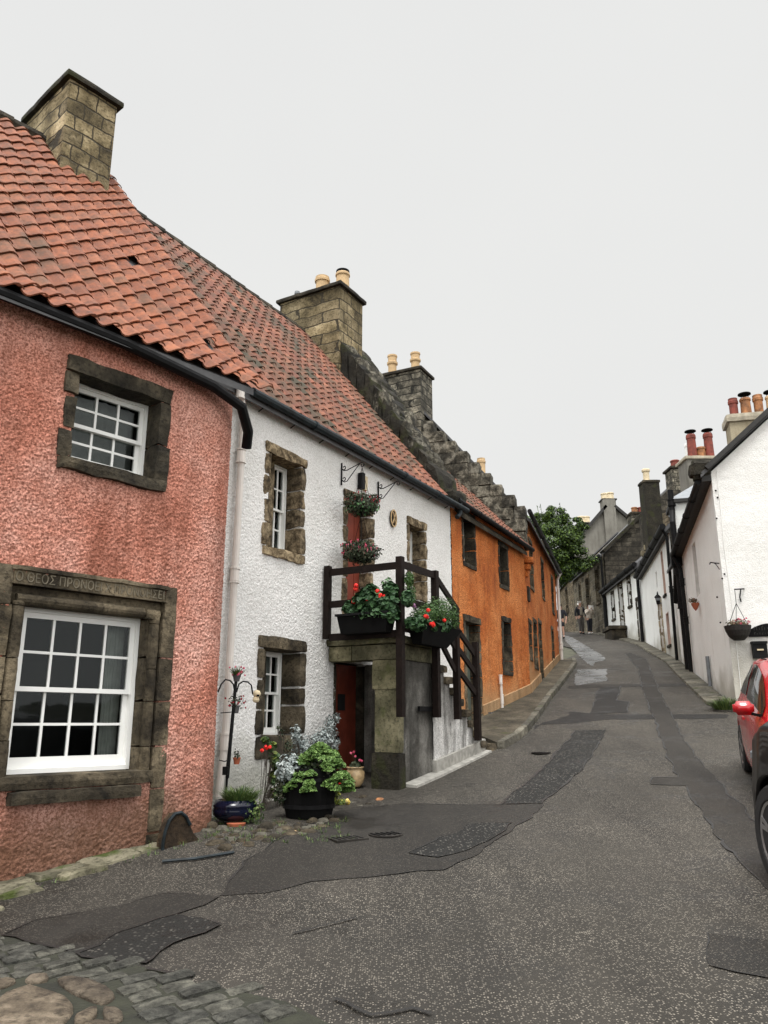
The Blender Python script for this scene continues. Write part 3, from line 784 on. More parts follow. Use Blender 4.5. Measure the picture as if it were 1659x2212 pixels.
    t = MB(); pantiles(t, Wflat(W), -1.4, 4.28, prof, .25, .30, rr, amp=.040, skip={(3,21),(9,19)})
    # height of the eave changes slightly along the wall: shear the tiles with it
    rf = t.build('roof', M['tile'], h, flip=False)
    b = MB(); Wf = Wflat(W)
    for (d0, z0), (d1, z1) in zip(prof, prof[1:]):
        b.box8([Wf.pt(-1.5,d0,z0-.09),Wf.pt(4.1,d0,z0-.09),Wf.pt(4.1,d1,z1-.09),Wf.pt(-1.5,d1,z1-.09),Wf.pt(-1.5,d0,z0-.012),Wf.pt(4.1,d0,z0-.012),Wf.pt(4.1,d1,z1-.012),Wf.pt(-1.5,d1,z1-.012)])
    zr = prof[-1][1]
    b.box8([Wf.pt(-1.5,-4.2,zr-.09),Wf.pt(4.1,-4.2,zr-.09),Wf.pt(4.1,-8.5,5.3),Wf.pt(-1.5,-8.5,5.3),Wf.pt(-1.5,-4.2,zr),Wf.pt(4.1,-4.2,zr),Wf.pt(4.1,-8.5,5.39),Wf.pt(-1.5,-8.5,5.39)])
    b.build('roof_deck', M['slate'], h)
    r = MB()
    for i in range(12):
        a = -1.5+i*.46
        r.tube([Wf.pt(a,-4.22,zr+.0), Wf.pt(a+.475,-4.22,zr+.012)], [.13,.14], 10)
    r.build('ridge', M['stone_d'], h)
    chimney(h, Wf, 3.17, 3.98, -4.95, -3.5, 8.6, 11.35, 'chim', pots=(), cap='mossy', caph=.10, capover=.08)
    # gutter and its outlet
    pts = [W.pt(-1.4,.16,ze(-1)-.03)]+[W.pt(a,.16,ze(a)-.03) for a in (0,1.27,2.45,3.3,3.75,4.0,4.25)]
    pts = [W.pt(-1.4,.16,ze(1)-.03), W.pt(1.27,.16,ze(1.27)-.03), W.pt(2.45,.16,ze(2.45)-.03), W.pt(3.55,.16,ze(3.55)-.05)]
    gutter(h, pts+[W.pt(3.9,.2,ze(3.8)-.16), W.pt(4.12,.2,ze(3.8)-.34), W.pt(4.2,.2,ze(3.8)-.50)], .062, 'pipe_black')
def Wflat(W):
    w = Wall.__new__(Wall); w.o, w.e, w.n, w.L, w.rot, w.bend = W.o, W.e, W.n, W.L, W.rot, None
    return w
def text_on(W, body, a0, a1, zb, hgt, d, depth, mat, parent, name, tilt=0):
    c = bpy.data.curves.new(name, 'FONT'); c.body = body; c.size = 1; c.extrude = .5
    c.space_character = 1.02
    o = bpy.data.objects.new(name+'_tmp', c); COL.objects.link(o)
    bpy.context.view_layer.update()
    me = bpy.data.meshes.new_from_object(o.evaluated_get(bpy.context.evaluated_depsgraph_get()))
    xs = [v.co.x for v in me.vertices]; ys = [v.co.y for v in me.vertices]
    x0, x1, y0, y1 = min(xs), max(xs), min(ys), max(ys)
    rv = W.n.x*W.e.y-W.n.y*W.e.x
    for v in me.vertices:
        t = (v.co.x-x0)/(x1-x0)
        if W.side_flip: t = 1-t
        a = a0+(a1-a0)*t; z = zb+hgt*(v.co.y-y0)/(y1-y0)+tilt*t
        v.co = W.pt(a, d+depth*v.co.z, z)-wloc(parent)
    bpy.data.objects.remove(o)
    n = bpy.data.objects.new(name, me); COL.objects.link(n); n.parent = parent
    me.materials.clear(); me.materials.append(M[mat])
    return n
Wall.side_flip = False
M['stone_l'] = plain('pale_worn_stone', (.15,.128,.09), .9, var=.35, scale=14)
# ================= white house
def white_house():
    W = WH; rr = random.Random(11)
    h = root('white_house', W.pt(3,-2,.8), 'white roughcast house with pantile roof, outside stair and two red doors', 'house')
    ze = lambda a: 5.96
    e0 = 5.96
    wins = [(.66,1.36,3.92,5.24,.24),(.69,1.46,1.44,2.55,.30),(4.76,5.32,3.88,5.10,.24)]
    dU = (2.66,3.36,2.80,5.10,.2); dL = (2.40,3.16,.62,2.46,.12)
    m = MB(); holes = [(a-.03,b+.03,c-.03,d+.03,e) for a,b,c,d,e in wins]+[(dU[0]-.03,dU[1]+.03,dU[2],dU[3]+.03,dU[4]),(dL[0]-.03,dL[1]+.03,dL[2],dL[3]+.03,dL[4])]
    wall_face(m, W, -.7, 6.52, .0, lambda a: 5.98, holes, .014, .0075)
    m.build('wall', M['white'], h, smooth=True, flip=False)
    m = MB(); shell(m, W, -.7, 6.5, 0, 5.95, 3.4, 1.27); m.build('rear_wall', M['white'], h)
    for i, (a0,a1,z0,z1,dp) in enumerate(wins):
        as_ = max(a0, W.px((584,566,0)[i], (1100,1500,0)[i], -dp)[0]) if i < 2 else a0
        w = sash(W, h, as_, a1, z0, z1, 2, dp, fw=.036, curtain=[(0,1,0,1,'curtain')] if i != 1 else [(.0,.45,0,1,'curtain'),(.55,1,0,1,'curtain')])
        s = MB()
        if as_ > a0+.02: s.wstone(W, a0-.02, as_+.0, -dp-.12, -dp+.06, z0, z1, amp=.01)
        jambs(s, W, a0, a1, z0, z1, .13 if i == 0 else (.15 if i == 1 else .11), dp, .15 if i != 1 else .17, .13 if i != 1 else .30, .012, amp=.03 if i != 1 else .016, rr=rr, rnd=.25)
        s.build('surround', M['stone_w'] if i != 1 else M['stone'], w)
    # upper door
    a0,a1,z0,z1,dp = dU
    d = MB()
    for i in range(4):
        x0 = a0+(a1-a0)*i/4; d.wbox(W, x0+.004, x0+(a1-a0)/4-.004, -dp-.05, -dp-(.0 if i%2 else .004), z0, z1)
    o = d.build('door', M['red_door'], h)
    s = MB(); jambs(s, W, a0, a1, z0, z1, .13, dp, .12, 0, .012, amp=.028, rr=rr, rnd=.25); s.build('surround', M['stone_w'], o)
    # lower door
    a0,a1,z0,z1,dp = dL
    d = MB(); bw = (a1-a0)/3
    for i in range(3): d.wbox(W, a0+bw*i+.004, a0+bw*(i+1)-.004, -dp-.05, -dp-(0 if i % 2 else .003), z0+.05, z1)
    o = d.build('door', M['red_door'], h)
    k = MB(); k.wbox(W, a0+.24, a0+.42, -dp-.002, -dp+.015, 1.78, 2.02); k.build('hatch', M['dark'], o)
    k = MB(); k.lathe(W.pt(a0+.2,-dp+.0,1.38), [(.035,0),(.035,.012),(.015,.02),(.03,.05),(.001,.06)], 14, M=Matrix(((0,W.e.x,W.n.x),(0,W.e.y,W.n.y),(1,0,0)))); k.build('handle', M['pipe_black'], o)
    s = MB(); s.wstone(W, a0-.07, a0, -.3, .01, z0-.1, z1, amp=.01); s.wstone(W, a1, a1+.07, -.3, .01, z0-.1, z1, amp=.01); s.build('surround', M['stone_d'], o)
    # outside stair
    P = 1.2; st = MB(); aL = 2.15; aS = 3.2; aE = 5.05; zl = 2.80
    n = 8; prof = [(aS, .3)]
    sw = MB()
    top = [(aS, 2.48),(3.38,2.48)]
    steps = []
    for i in range(n):
        a_0 = 3.38+(aE-3.38)*i/n; a_1 = 3.38+(aE-3.38)*(i+1)/n; z_ = 2.62-(2.62-1.32)*(i+1)/n
        steps.append((a_0, a_1, z_))
    vs = []; poly = [(aS,.2),(aE,.2)]+[q for a_0,a_1,z_ in reversed(steps) for q in ((a_1,z_-.12),(a_0,z_-.12))]+[(3.38,2.48),(aS,2.48)]
    # front sheet of the stair, gridded for roughness
    def ztop(a):
        if a < 3.38: return 2.48
        for a_0,a_1,z_ in steps:
            if a <= a_1+1e-6: return z_-.12
        return steps[-1][2]-.12
    W2 = Wflat(W); W2.o = W.o+W.n*P
    A = []
    for a_0,a_1 in [(aS,3.38)]+[(s_[0],s_[1]) for s_ in steps]:
        wall_face(sw, W2, a_0+.0005, a_1, .3, lambda a, t=ztop((a_0+a_1)/2): t, [], .05, .008)
    sw.build('stair', M['stairwall'], h, smooth=True, flip=False)
    s2 = MB(); s2.wbox(W, aS, 3.38, .01, P-.02, .2, 2.48)
    for a_0,a_1,z_ in steps: s2.wbox(W, a_0+.001, a_1, .01, P-.02, .2, z_-.12)
    s2.build('stair_core', M['greywall'], h)
    s3 = MB()
    for i,(a_0,a_1,z_) in enumerate(steps): s3.wstone(W, a_0-.02, a_1+.03, .02, P+.06+rr.uniform(-.015,.02), z_-.125, z_, amp=.014, rnd=.25, seed=i)
    s3.wstone(W, aE, aE+.32, .3, P+.12, .85, 1.28, amp=.02, seed=33); s3.wstone(W, aE+.3, aE+.62, .5, P+.14, .9, 1.22, amp=.02, seed=34)
    s3.build('step', M['stone'], h)
    g = MB(); wall_face(g, W2x(W, P-.05), aL+.19, aS, .3, lambda a: 2.5, [], .06, .006)
    g.wbox(W, aL+.19, aS, P-.2, P-.07, .3, 2.5)
    g.build('porch_wall', M['greywall'], h, flip=False)
    s = MB(); s.wstone(W, aL-.03, 3.42, -.05, P+.05, 2.68, zl, amp=.014, rnd=.25, seed=41, cell=.12)
    s.wstone(W, aL, aL+.34, .02, .42, 2.46, 2.676, amp=.006, rnd=.1, seed=42); s.wstone(W, aL, aL+.34, .424, P, 2.46, 2.676, amp=.006, rnd=.1, seed=43)
    s.wstone(W, aL+.34, aS+.15, P-.3, P-.01, 2.46, 2.676, amp=.006, rnd=.1, seed=44)
    s.build('landing', M['ashlar'], h)
    s = MB(); aP = aL+.02
    s.wstone(W, aP, aP+.16, P-.40, P-.02, 1.2, 2.46, amp=.008, rnd=.1, seed=45, cell=.12)
    s.wstone(W, aP-.012, aP+.17, P-.44, P-.0, 2.05, 2.458, amp=.006, rnd=.1, seed=49, cell=.12)
    s.build('pillar', M['ashlar'], h)
    s = MB(); s.wstone(W, aP-.02, aP+.19, P-.44, P+.0, .40, 1.2, amp=.008, rnd=.1, seed=46, cell=.12); s.build('pillar_base', M['mossy'], h)
    s = MB(); n_ = 14
    for i in range(n_):
        a_0 = aS+(aE-aS)*i/n_; a_1 = aS+(aE-aS)*(i+1)/n_; g0 = G(*W.pt(a_0,P+.1,0).xy); g1 = G(*W.pt(a_1,P+.1,0).xy)
        s.box8([W.pt(a_0,P-.03,g0-.15),W.pt(a_1,P-.03,g1-.15),W.pt(a_1,P+.05,g1-.15),W.pt(a_0,P+.05,g0-.15),W.pt(a_0,P-.03,g0+.22),W.pt(a_1,P-.03,g1+.22),W.pt(a_1,P+.045,g1+.21),W.pt(a_0,P+.045,g0+.21)])
    for i in range(5):
        a_0 = aL+.22+(aE-aL-.22)*i/5; a_1 = aL+.22+(aE-aL-.22)*(i+1)/5-.01; g0 = G(*W.pt(a_0,P+.1,0).xy); g1 = G(*W.pt(a_1,P+.1,0).xy)
        s.box8([W.pt(a_0,P-.05,g0-.15),W.pt(a_1,P-.05,g1-.15),W.pt(a_1,P+.17,g1-.15),W.pt(a_0,P+.17,g0-.15),W.pt(a_0,P-.05,g0+.05),W.pt(a_1,P-.05,g1+.05),W.pt(a_1,P+.15,g1+.03),W.pt(a_0,P+.15,g0+.03)])
    s.build('plinth', M['skew_l'], h)
    k = MB(); k.wstone(W, a0-.3, aS-.02, .02, P-.45, .3, .66, amp=.012); k.build('doorstep', M['stone_d'], h)
    # railing posts and rails
    Pf = P+.10
    def post(u0, v0, u1, v1, d, w=.095, name='railing_post'):
        a_0, zt_ = W.px(u0, v0, d); a_1, zb_ = W.px(u1, v1, d); a_ = a_0*.5+a_1*.5
        q = MB(); q.wbox(W, a_-w/2, a_+w/2, d-w/2, d+w/2, zb_, zt_); q.build(name, M['timber'], h); return a_, zb_, zt_
    a2, b2, t2 = post(865,1203,865,1549,Pf); a3, b3, t3 = post(941,1234,942,1550,Pf); a4, b4, t4 = post(986,1315,986,1554,Pf); a5, b5, t5 = post(1029,1388,1030,1600,Pf)
    q = MB(); q.wbox(W, a2-.05, a2+.04, .03, .12, zl-.02, t2-.02); q.build('railing_post', M['timber'], h)
    r = MB()
    for dz in (-.12, -.60, -1.08):
        z = t2+dz
        r.bar(W.pt(a2,.12,z), W.pt(a2,Pf-.049,z), .04, .10)
    for dz in (-.10, -.62, -1.0): r.bar(W.pt(a2+.049,Pf,t2+dz), W.pt(a3-.049,Pf,t3+dz+.03), .04, .10)
    r.bar(W.pt(a3+.05,Pf,t3-.1), W.pt(a4,Pf+.05,t4-.05), .04, .09)
    for dz in (-.62,-.98): r.bar(W.pt(a3+.05,Pf,t3+dz), W.pt(a4-.049,Pf,t4+dz), .04, .09)
    for dz in (-.32,-.62,-.95): r.bar(W.pt(a4+.049,Pf,t4+dz+.0), W.pt(a5-.049,Pf,t5+dz+.12), .04, .09)
    r.build('railing', M['timber'], h)
    k = MB(); a_, z_ = W.px(906,1530,P+.02); k.wbox(W, a_, a3+.06, P-.01, P+.03, z_-.04, z_+.03); k.build('iron_strap', M['pipe_black'], h)
    # roof
    rr2 = random.Random(5); prof = [(.16,e0-.10),(-3.4,e0-.10+3.56*1.265)]
    zr = prof[-1][1]
    t = MB(); pantiles(t, W, -1.3, 5.78, prof, .235, .285, rr2, amp=.032); t.build('roof', M['tile_w'], h, flip=False)
    b = MB()
    b.box8([W.pt(-1.3,.14,e0-.2),W.pt(6.45,.14,e0-.2),W.pt(6.45,-3.4,zr-.1),W.pt(-1.3,-3.4,zr-.1),W.pt(-1.3,.14,e0-.1),W.pt(6.45,.14,e0-.1),W.pt(6.45,-3.4,zr-.01),W.pt(-1.3,-3.4,zr-.01)])
    b.box8([W.pt(-1.3,-3.402,zr-.1),W.pt(6.45,-3.402,zr-.1),W.pt(6.45,-6.9,5.9),W.pt(-1.3,-6.9,5.9),W.pt(-1.3,-3.402,zr-.01),W.pt(6.45,-3.402,zr-.01),W.pt(6.45,-6.9,5.99),W.pt(-1.3,-6.9,5.99)])
    b.build('roof_deck', M['slate'], h)
    r = MB()
    for i in range(17): r.tube([W.pt(-1.3+i*.46,-3.42,zr-.01), W.pt(-.825+i*.46,-3.42,zr+.0)], [.12,.13], 10)
    r.build('ridge', M['stone_d'], h)
    # stone skew over the far gable
    s = MB(); n = 15
    for i in range(n):
        d0 = -.02-3.2*i/n; d1 = -.02-3.2*(i+1)/n; z0_ = e0-.15+(0.12-d0)*1.265; z1_ = e0-.15+(0.12-d1)*1.265; o_ = rr.uniform(.40,.52)+.50*min(1, i/9)
        aa, ab = 5.98+rr.uniform(-.03,.02), 6.98+.8*max(0,(i-2)/10)+rr.uniform(-.04,.04)
        s.stone(lambda x, y, z, d0=d0, d1=d1, z0_=z0_, z1_=z1_, aa=aa, ab=ab, o_=o_: W.pt(aa+(ab-aa)*x, d1+(d0-d1)*y, (z1_+(z0_-z1_)*y)-.30+(.30+o_)*z), res=(7,4,5), amp=.045, rnd=.12, seed=i)
    q = MB(); rq = random.Random(62)
    for k in range(95):
        t = rq.uniform(.04,1)**.8; d_ = .0-3.3*t; zt_ = e0-.15+(.12-d_)*1.265+.40+.5*min(1, t*15/9); wdt = .45+1.25*max(0, t-.13)
        a_ = 6.16+rq.uniform(0,1)*(wdt+.12); sz = rq.uniform(.14,.30)
        q.wstone(W, a_-sz*.7, a_+sz*.7, d_-sz*.6, d_+sz*.5, zt_-sz*1.1-.1, zt_+rq.uniform(-.10,.10), amp=.03, rnd=.2, seed=k)
    q.build('rubble_coping', M['step'], h)
    for (d_, z_) in ((-2.15,9.05),(-1.78,8.62)): s.wstone(W, 6.5, 6.95, d_-.3, d_+.1, z_-.5, z_+.02, amp=.04, rnd=.35, seed=d_)
    s.wstone(W, 6.30, 6.98, -.2, .20, e0-.06, e0+.24, amp=.04, rnd=.3, seed=77)
    s.build('skew', M['mossy'], h)
    cw = .98
    chimney(h, W, 6.0-.08, 6.92, -4.06, -2.37, 8.2, 11.28, 'chim', caph=.09, capover=.08, cap='stone_d', pots=((6.42,-2.62,.15,.58,'pot_buff','capped'),(6.2,-3.05,.16,.48,'pot_buff','plain'),(6.12,-3.72,.06,.26,'lead','plain')))
    gutter(h, [W.pt(-.02,.19,e0-.08), W.pt(2.9,.19,e0-.08), W.pt(6.95,.19,e0-.12)], .06, 'gutter_blue')
    for i in range(9):
        k = MB(); a_ = .35+i*.74; k.bar(W.pt(a_,.0,e0-.20), W.pt(a_,.17,e0-.12), .012, .012); k.build('gutter_bracket', M['pipe_black'], h)
    k = MB(); k.tube([W.pt(.02,.02,5.7), W.pt(.03,.022,4.0), W.pt(.0,.022,2.4), W.pt(.02,.022,.8)], .008, 5); k.build('cable', M['pipe_black'], h)
    # rainwater pipe at the near end
    def wp(u, v, d): a_, z_ = W.px(u, v, d); return W.pt(a_, d, z_)
    pts = [wp(519,842,.19), wp(520,862,.17), wp(529,890,.09), wp(525,915,.085), wp(522,980,.085), wp(507,1240,.085), wp(486,1602,.085), wp(472,1722,.085)]
    up = pts[5]-pts[6]
    pipe(h, pts, .046, 'pipe_white', [(wp(521,985,.085),up),(wp(507,1243,.085),up),(wp(486,1602,.085),up),(wp(519,846,.19),up)])
def W2x(W, d):
    w = Wflat(W); w.o = W.o+W.n*d; return w
# ================= orange houses
def orange_houses():
    rr = random.Random(21); W = O1
    h = root('orange_house', W.pt(2.4,-2,1.8), 'nearer orange roughcast house with a grey green door beside the outside stair', 'house')
    z1e = 5.98
    wins = [(.68,1.28,4.84,5.84,.22),(2.98,3.48,4.72,5.62,.2),(3.0,3.5,2.74,3.86,.2)]
    door = (.66,1.38,1.45,3.60,.2)
    m = MB(); wall_face(m, W, -.0, 4.92, .9, lambda a: z1e+.02, [(a-.02,b+.02,c-.02,d+.02,e) for a,b,c,d,e in wins]+[(door[0]-.03,door[1]+.03,door[2],door[3]+.03,door[4])], .05, .012)
    m.build('wall', M['orange'], h, smooth=True, flip=False)
    m = MB(); shell(m, W, .05, 4.9, .9, 5.9, 3.4, 1.27, near=False); m.build('rear_wall', M['orange'], h)
    for i,(a0,a1,z0,z1,dp) in enumerate(wins):
        w = sash(W, h, a0, a1, z0, z1, 2, dp, fw=.04, curtain=[(0,1,0,1,'curtain')] if i == 0 else None)
        s = MB(); jambs(s, W, a0, a1, z0, z1, .10, dp, .12, .10, .004, amp=.02, rr=rr); s.build('surround', M['stone_d'], w)
    a0,a1,z0,z1,dp = door; d = MB()
    for i in range(4): d.wbox(W, a0+(a1-a0)*i/4+.004, a0+(a1-a0)*(i+1)/4-.004, -dp-.05, -dp, z0, z1)
    o = d.build('door', M['green_door'], h); s = MB(); jambs(s, W, a0, a1, z0, z1, .12, dp, .14, 0, .006, amp=.02, rr=rr, toground=1.4); s.build('surround', M['stone'], o)
    prof = [(.14,z1e-.08),(-3.4,z1e-.08+3.54*1.06)]
    t = MB(); pantiles(t, W, .16, 4.75, prof, .24, .29, rr); t.build('roof', M['tile_w'], h, flip=False)
    b = MB(); roof_slab(b, W, .2, 4.8, z1e-.12, 3.4, 1.06, over=.12); b.build('roof_deck', M['stone_d'], h)
    gutter(h, [W.pt(.0,.17,z1e+.0), W.pt(2.5,.17,z1e-.02), W.pt(5.15,.17,z1e-.06)], .055, 'pipe_black')
    pipe(h, [W.pt(.12,.16,z1e+.12), W.pt(.12,.16,z1e-.25), W.pt(.0,.14,z1e-.36)], .05, 'gutter_blue')
    pipe(h, [W.pt(2.55,.06,W.ground(2.6)+.75), W.pt(2.6,.06,W.ground(2.6)-.02)], .03, 'pipe_white', [(W.pt(2.59,.06,W.ground(2.6)+.3),(0,0,1)),(W.pt(2.55,.06,W.ground(2.6)+.72),(0,0,1))])
    k = MB(); k.wbox(W, 1.75, 1.95, .02, .1, W.ground(1.8)+.02, W.ground(1.8)+.14); k.build('vent_box', M['slate'], h)
    # second orange house
    W = O2; ze = 6.95
    g = root('orange_house', W.pt(4.5,-2,2.8), 'farther orange roughcast house behind the crowstepped gable, white pipe at its far corner', 'house')
    wins = [(1.1,1.72,5.15,6.38,.2),(4.05,4.62,5.3,6.4,.2),(7.1,7.65,5.25,6.4,.2),(.25,.7,3.2,4.05,.18),(1.2,1.85,3.05,4.2,.18),(6.2,6.75,3.5,4.55,.18)]
    door = (2.5,3.1,2.5,4.32,.18)
    m = MB(); wall_face(m, W, .0, 8.84, 1.6, lambda a: ze+.02, [(a-.02,b+.02,c-.02,d+.02,e) for a,b,c,d,e in wins]+[(door[0]-.03,door[1]+.03,door[2],door[3]+.03,door[4])], .07, .012)
    m.build('wall', M['orange'], g, smooth=True, flip=False)
    m = MB(); shell(m, W, .05, 8.83, 1.6, 6.9, 3.2, 1.2, near=False); m.build('rear_wall', M['orange'], g)
    for (a0,a1,z0,z1,dp) in wins:
        w = sash(W, g, a0, a1, z0, z1, 2, dp, fw=.04)
        s = MB(); jambs(s, W, a0, a1, z0, z1, .09, dp, .11, .09, .003, amp=.015, rr=rr); s.build('surround', M['stone'], w)
    a0,a1,z0,z1,dp = door; d = MB(); d.wbox(W, a0, a1, -dp-.05, -dp, z0, z1); o = d.build('door', M['green_door'], g)
    s = MB(); jambs(s, W, a0, a1, z0, z1, .10, dp, .12, 0, .005, amp=.015, rr=rr, toground=2.4); s.build('surround', M['stone'], o)
    k = MB(); k.wstone(W, .25, .55, -.05, .05, 4.62, 5.0, amp=.01); k.build('niche_stone', M['stone_d'], g)
    k = MB(); k.wstone(W, -.05, .35, -.02, .22, 5.55, 5.72, amp=.01, rnd=.3); k.wstone(W, .0, .28, -.02, .14, 5.38, 5.55, amp=.01, rnd=.3); k.wstone(W, .05, .2, -.02, .07, 5.2, 5.38, amp=.01, rnd=.3); k.build('corbel', M['orange'], g)
    b = MB(); roof_slab(b, W, .4, 8.95, ze-.04, 3.2, 1.2, over=.16); b.build('roof', M['slate'], g)
    s = MB(); crowsteps(s, W, -.02, .42, -2.62, .08, 9.72, 6.72, 9, 0, seed=4)
    for i in range(30):
        t = i/29; s.wstone(W, .05, .40, -3.2+3.2*t-.1, -3.2+3.2*t+.16, 6.0, 9.5-3.55*t, amp=.02, cell=.3, seed=i)
    s.build('crowstep_gable', M['step'], g)
    W1 = O1
    chimney(g, W1, 4.60, 5.45, -4.18, -2.72, 8.6, 11.40, 'chim_d', cap='stone_d', caph=.09, capover=.06, pots=((5.0,-3.05,.135,.66,'pot_buff','ringed'),(4.95,-3.78,.135,.72,'pot_buff','ringed')))
    s = MB(); pp = at(1040,1020,22.5); s.lathe(pp-Vector((0,0,.08)), [(.12,0),(.12,.34),(.135,.36),(.135,.42),(.12,.44),(.12,.5),(.09,.5),(.09,.2)], 16); s.build('chimney_pot', M['pot_buff'], g)
    pts = [W.pt(-.1,.2,ze-.06), W.pt(9.0,.2,ze-.1)]
    gutter(g, pts, .06, 'pipe_black')
    pz = W.ground(8.8)
    pipe(g, [W.pt(8.78,.2,ze-.12), W.pt(8.8,.08,ze-.35), W.pt(8.8,.08,pz)], .055, 'pipe_white', [(W.pt(8.8,.08,4.2),(0,0,1))])
    s = MB(); s.wstone(W, 8.3, 8.75, -.9, -.3, 6.9, 8.0, amp=.02); s.build('skew_block', M['stone'], g)
    # plinth strips of bare cement
    for (W_, a_0, a_1, hh) in ((O1,1.5,4.9,h),(O2,0,2.38,g),(O2,3.2,8.84,g)):
        s = MB(); n_ = 20
        for i in range(n_):
            x0 = a_0+(a_1-a_0)*i/n_; x1 = a_0+(a_1-a_0)*(i+1)/n_; g0 = W_.ground(x0,.1); g1 = W_.ground(x1,.1)
            s.box8([W_.pt(x0,-.02,g0-.1),W_.pt(x1,-.02,g1-.1),W_.pt(x1,.045,g1-.1),W_.pt(x0,.045,g0-.1),W_.pt(x0,-.02,g0+.34),W_.pt(x1,-.02,g1+.34),W_.pt(x1,.03,g1+.32),W_.pt(x0,.03,g0+.32)])
        s.build('plinth', M['plinth_o'], hh)
M['plinth_o'] = harl('stained_orange_plinth', [(.3,(.30,.17,.08)),(.7,(.48,.31,.17))], (.15,.1,.05), .45, .7, fine=.6, bmp=.4)
pink_house(); white_house(); orange_houses()
# ================= right-hand row
def hole(a,b,c,d,e=.22): return (a,b,c,d,e)
def simple_window(h, W, a0, a1, z0, z1, dp=.2, cols=2, surround=None, board=None, sill='stone_d', curtain=None, ws=.10):
    if board:
        b = MB(); b.wbox(W, a0, a1, -dp-.04, -dp, z0, z1); b.wbox(W, a1-.012, a1+.01, -dp, .004, z0, z1+.02); b.wbox(W, a0-.01, a1+.01, -dp, .003, z1-.012, z1+.012); w = b.build('window', M[board], h)
        f = MB(); f.wbox(W, a0, a0+.05, -dp-.001, -dp+.02, z0, z1); f.wbox(W, a1-.05, a1, -dp-.001, -dp+.02, z0, z1); f.wbox(W, a0+.05, a1-.05, -dp-.001, -dp+.02, z1-.05, z1); f.build('frame', M['white_paint'], w)
    else: w = sash(W, h, a0, a1, z0, z1, cols, dp, fw=.045, curtain=curtain)
    if surround:
        s = MB(); jambs(s, W, a0, a1, z0, z1, ws, dp, .16, .12, .015, amp=.012, rr=R, sillout=.04); s.build('surround', M[surround], w)
    elif sill:
        s = MB(); s.wstone(W, a0-.06, a1+.06, -dp, .06, z0-.09, z0, amp=.004, rnd=.15); s.build('sill', M[sill], w)
    return w
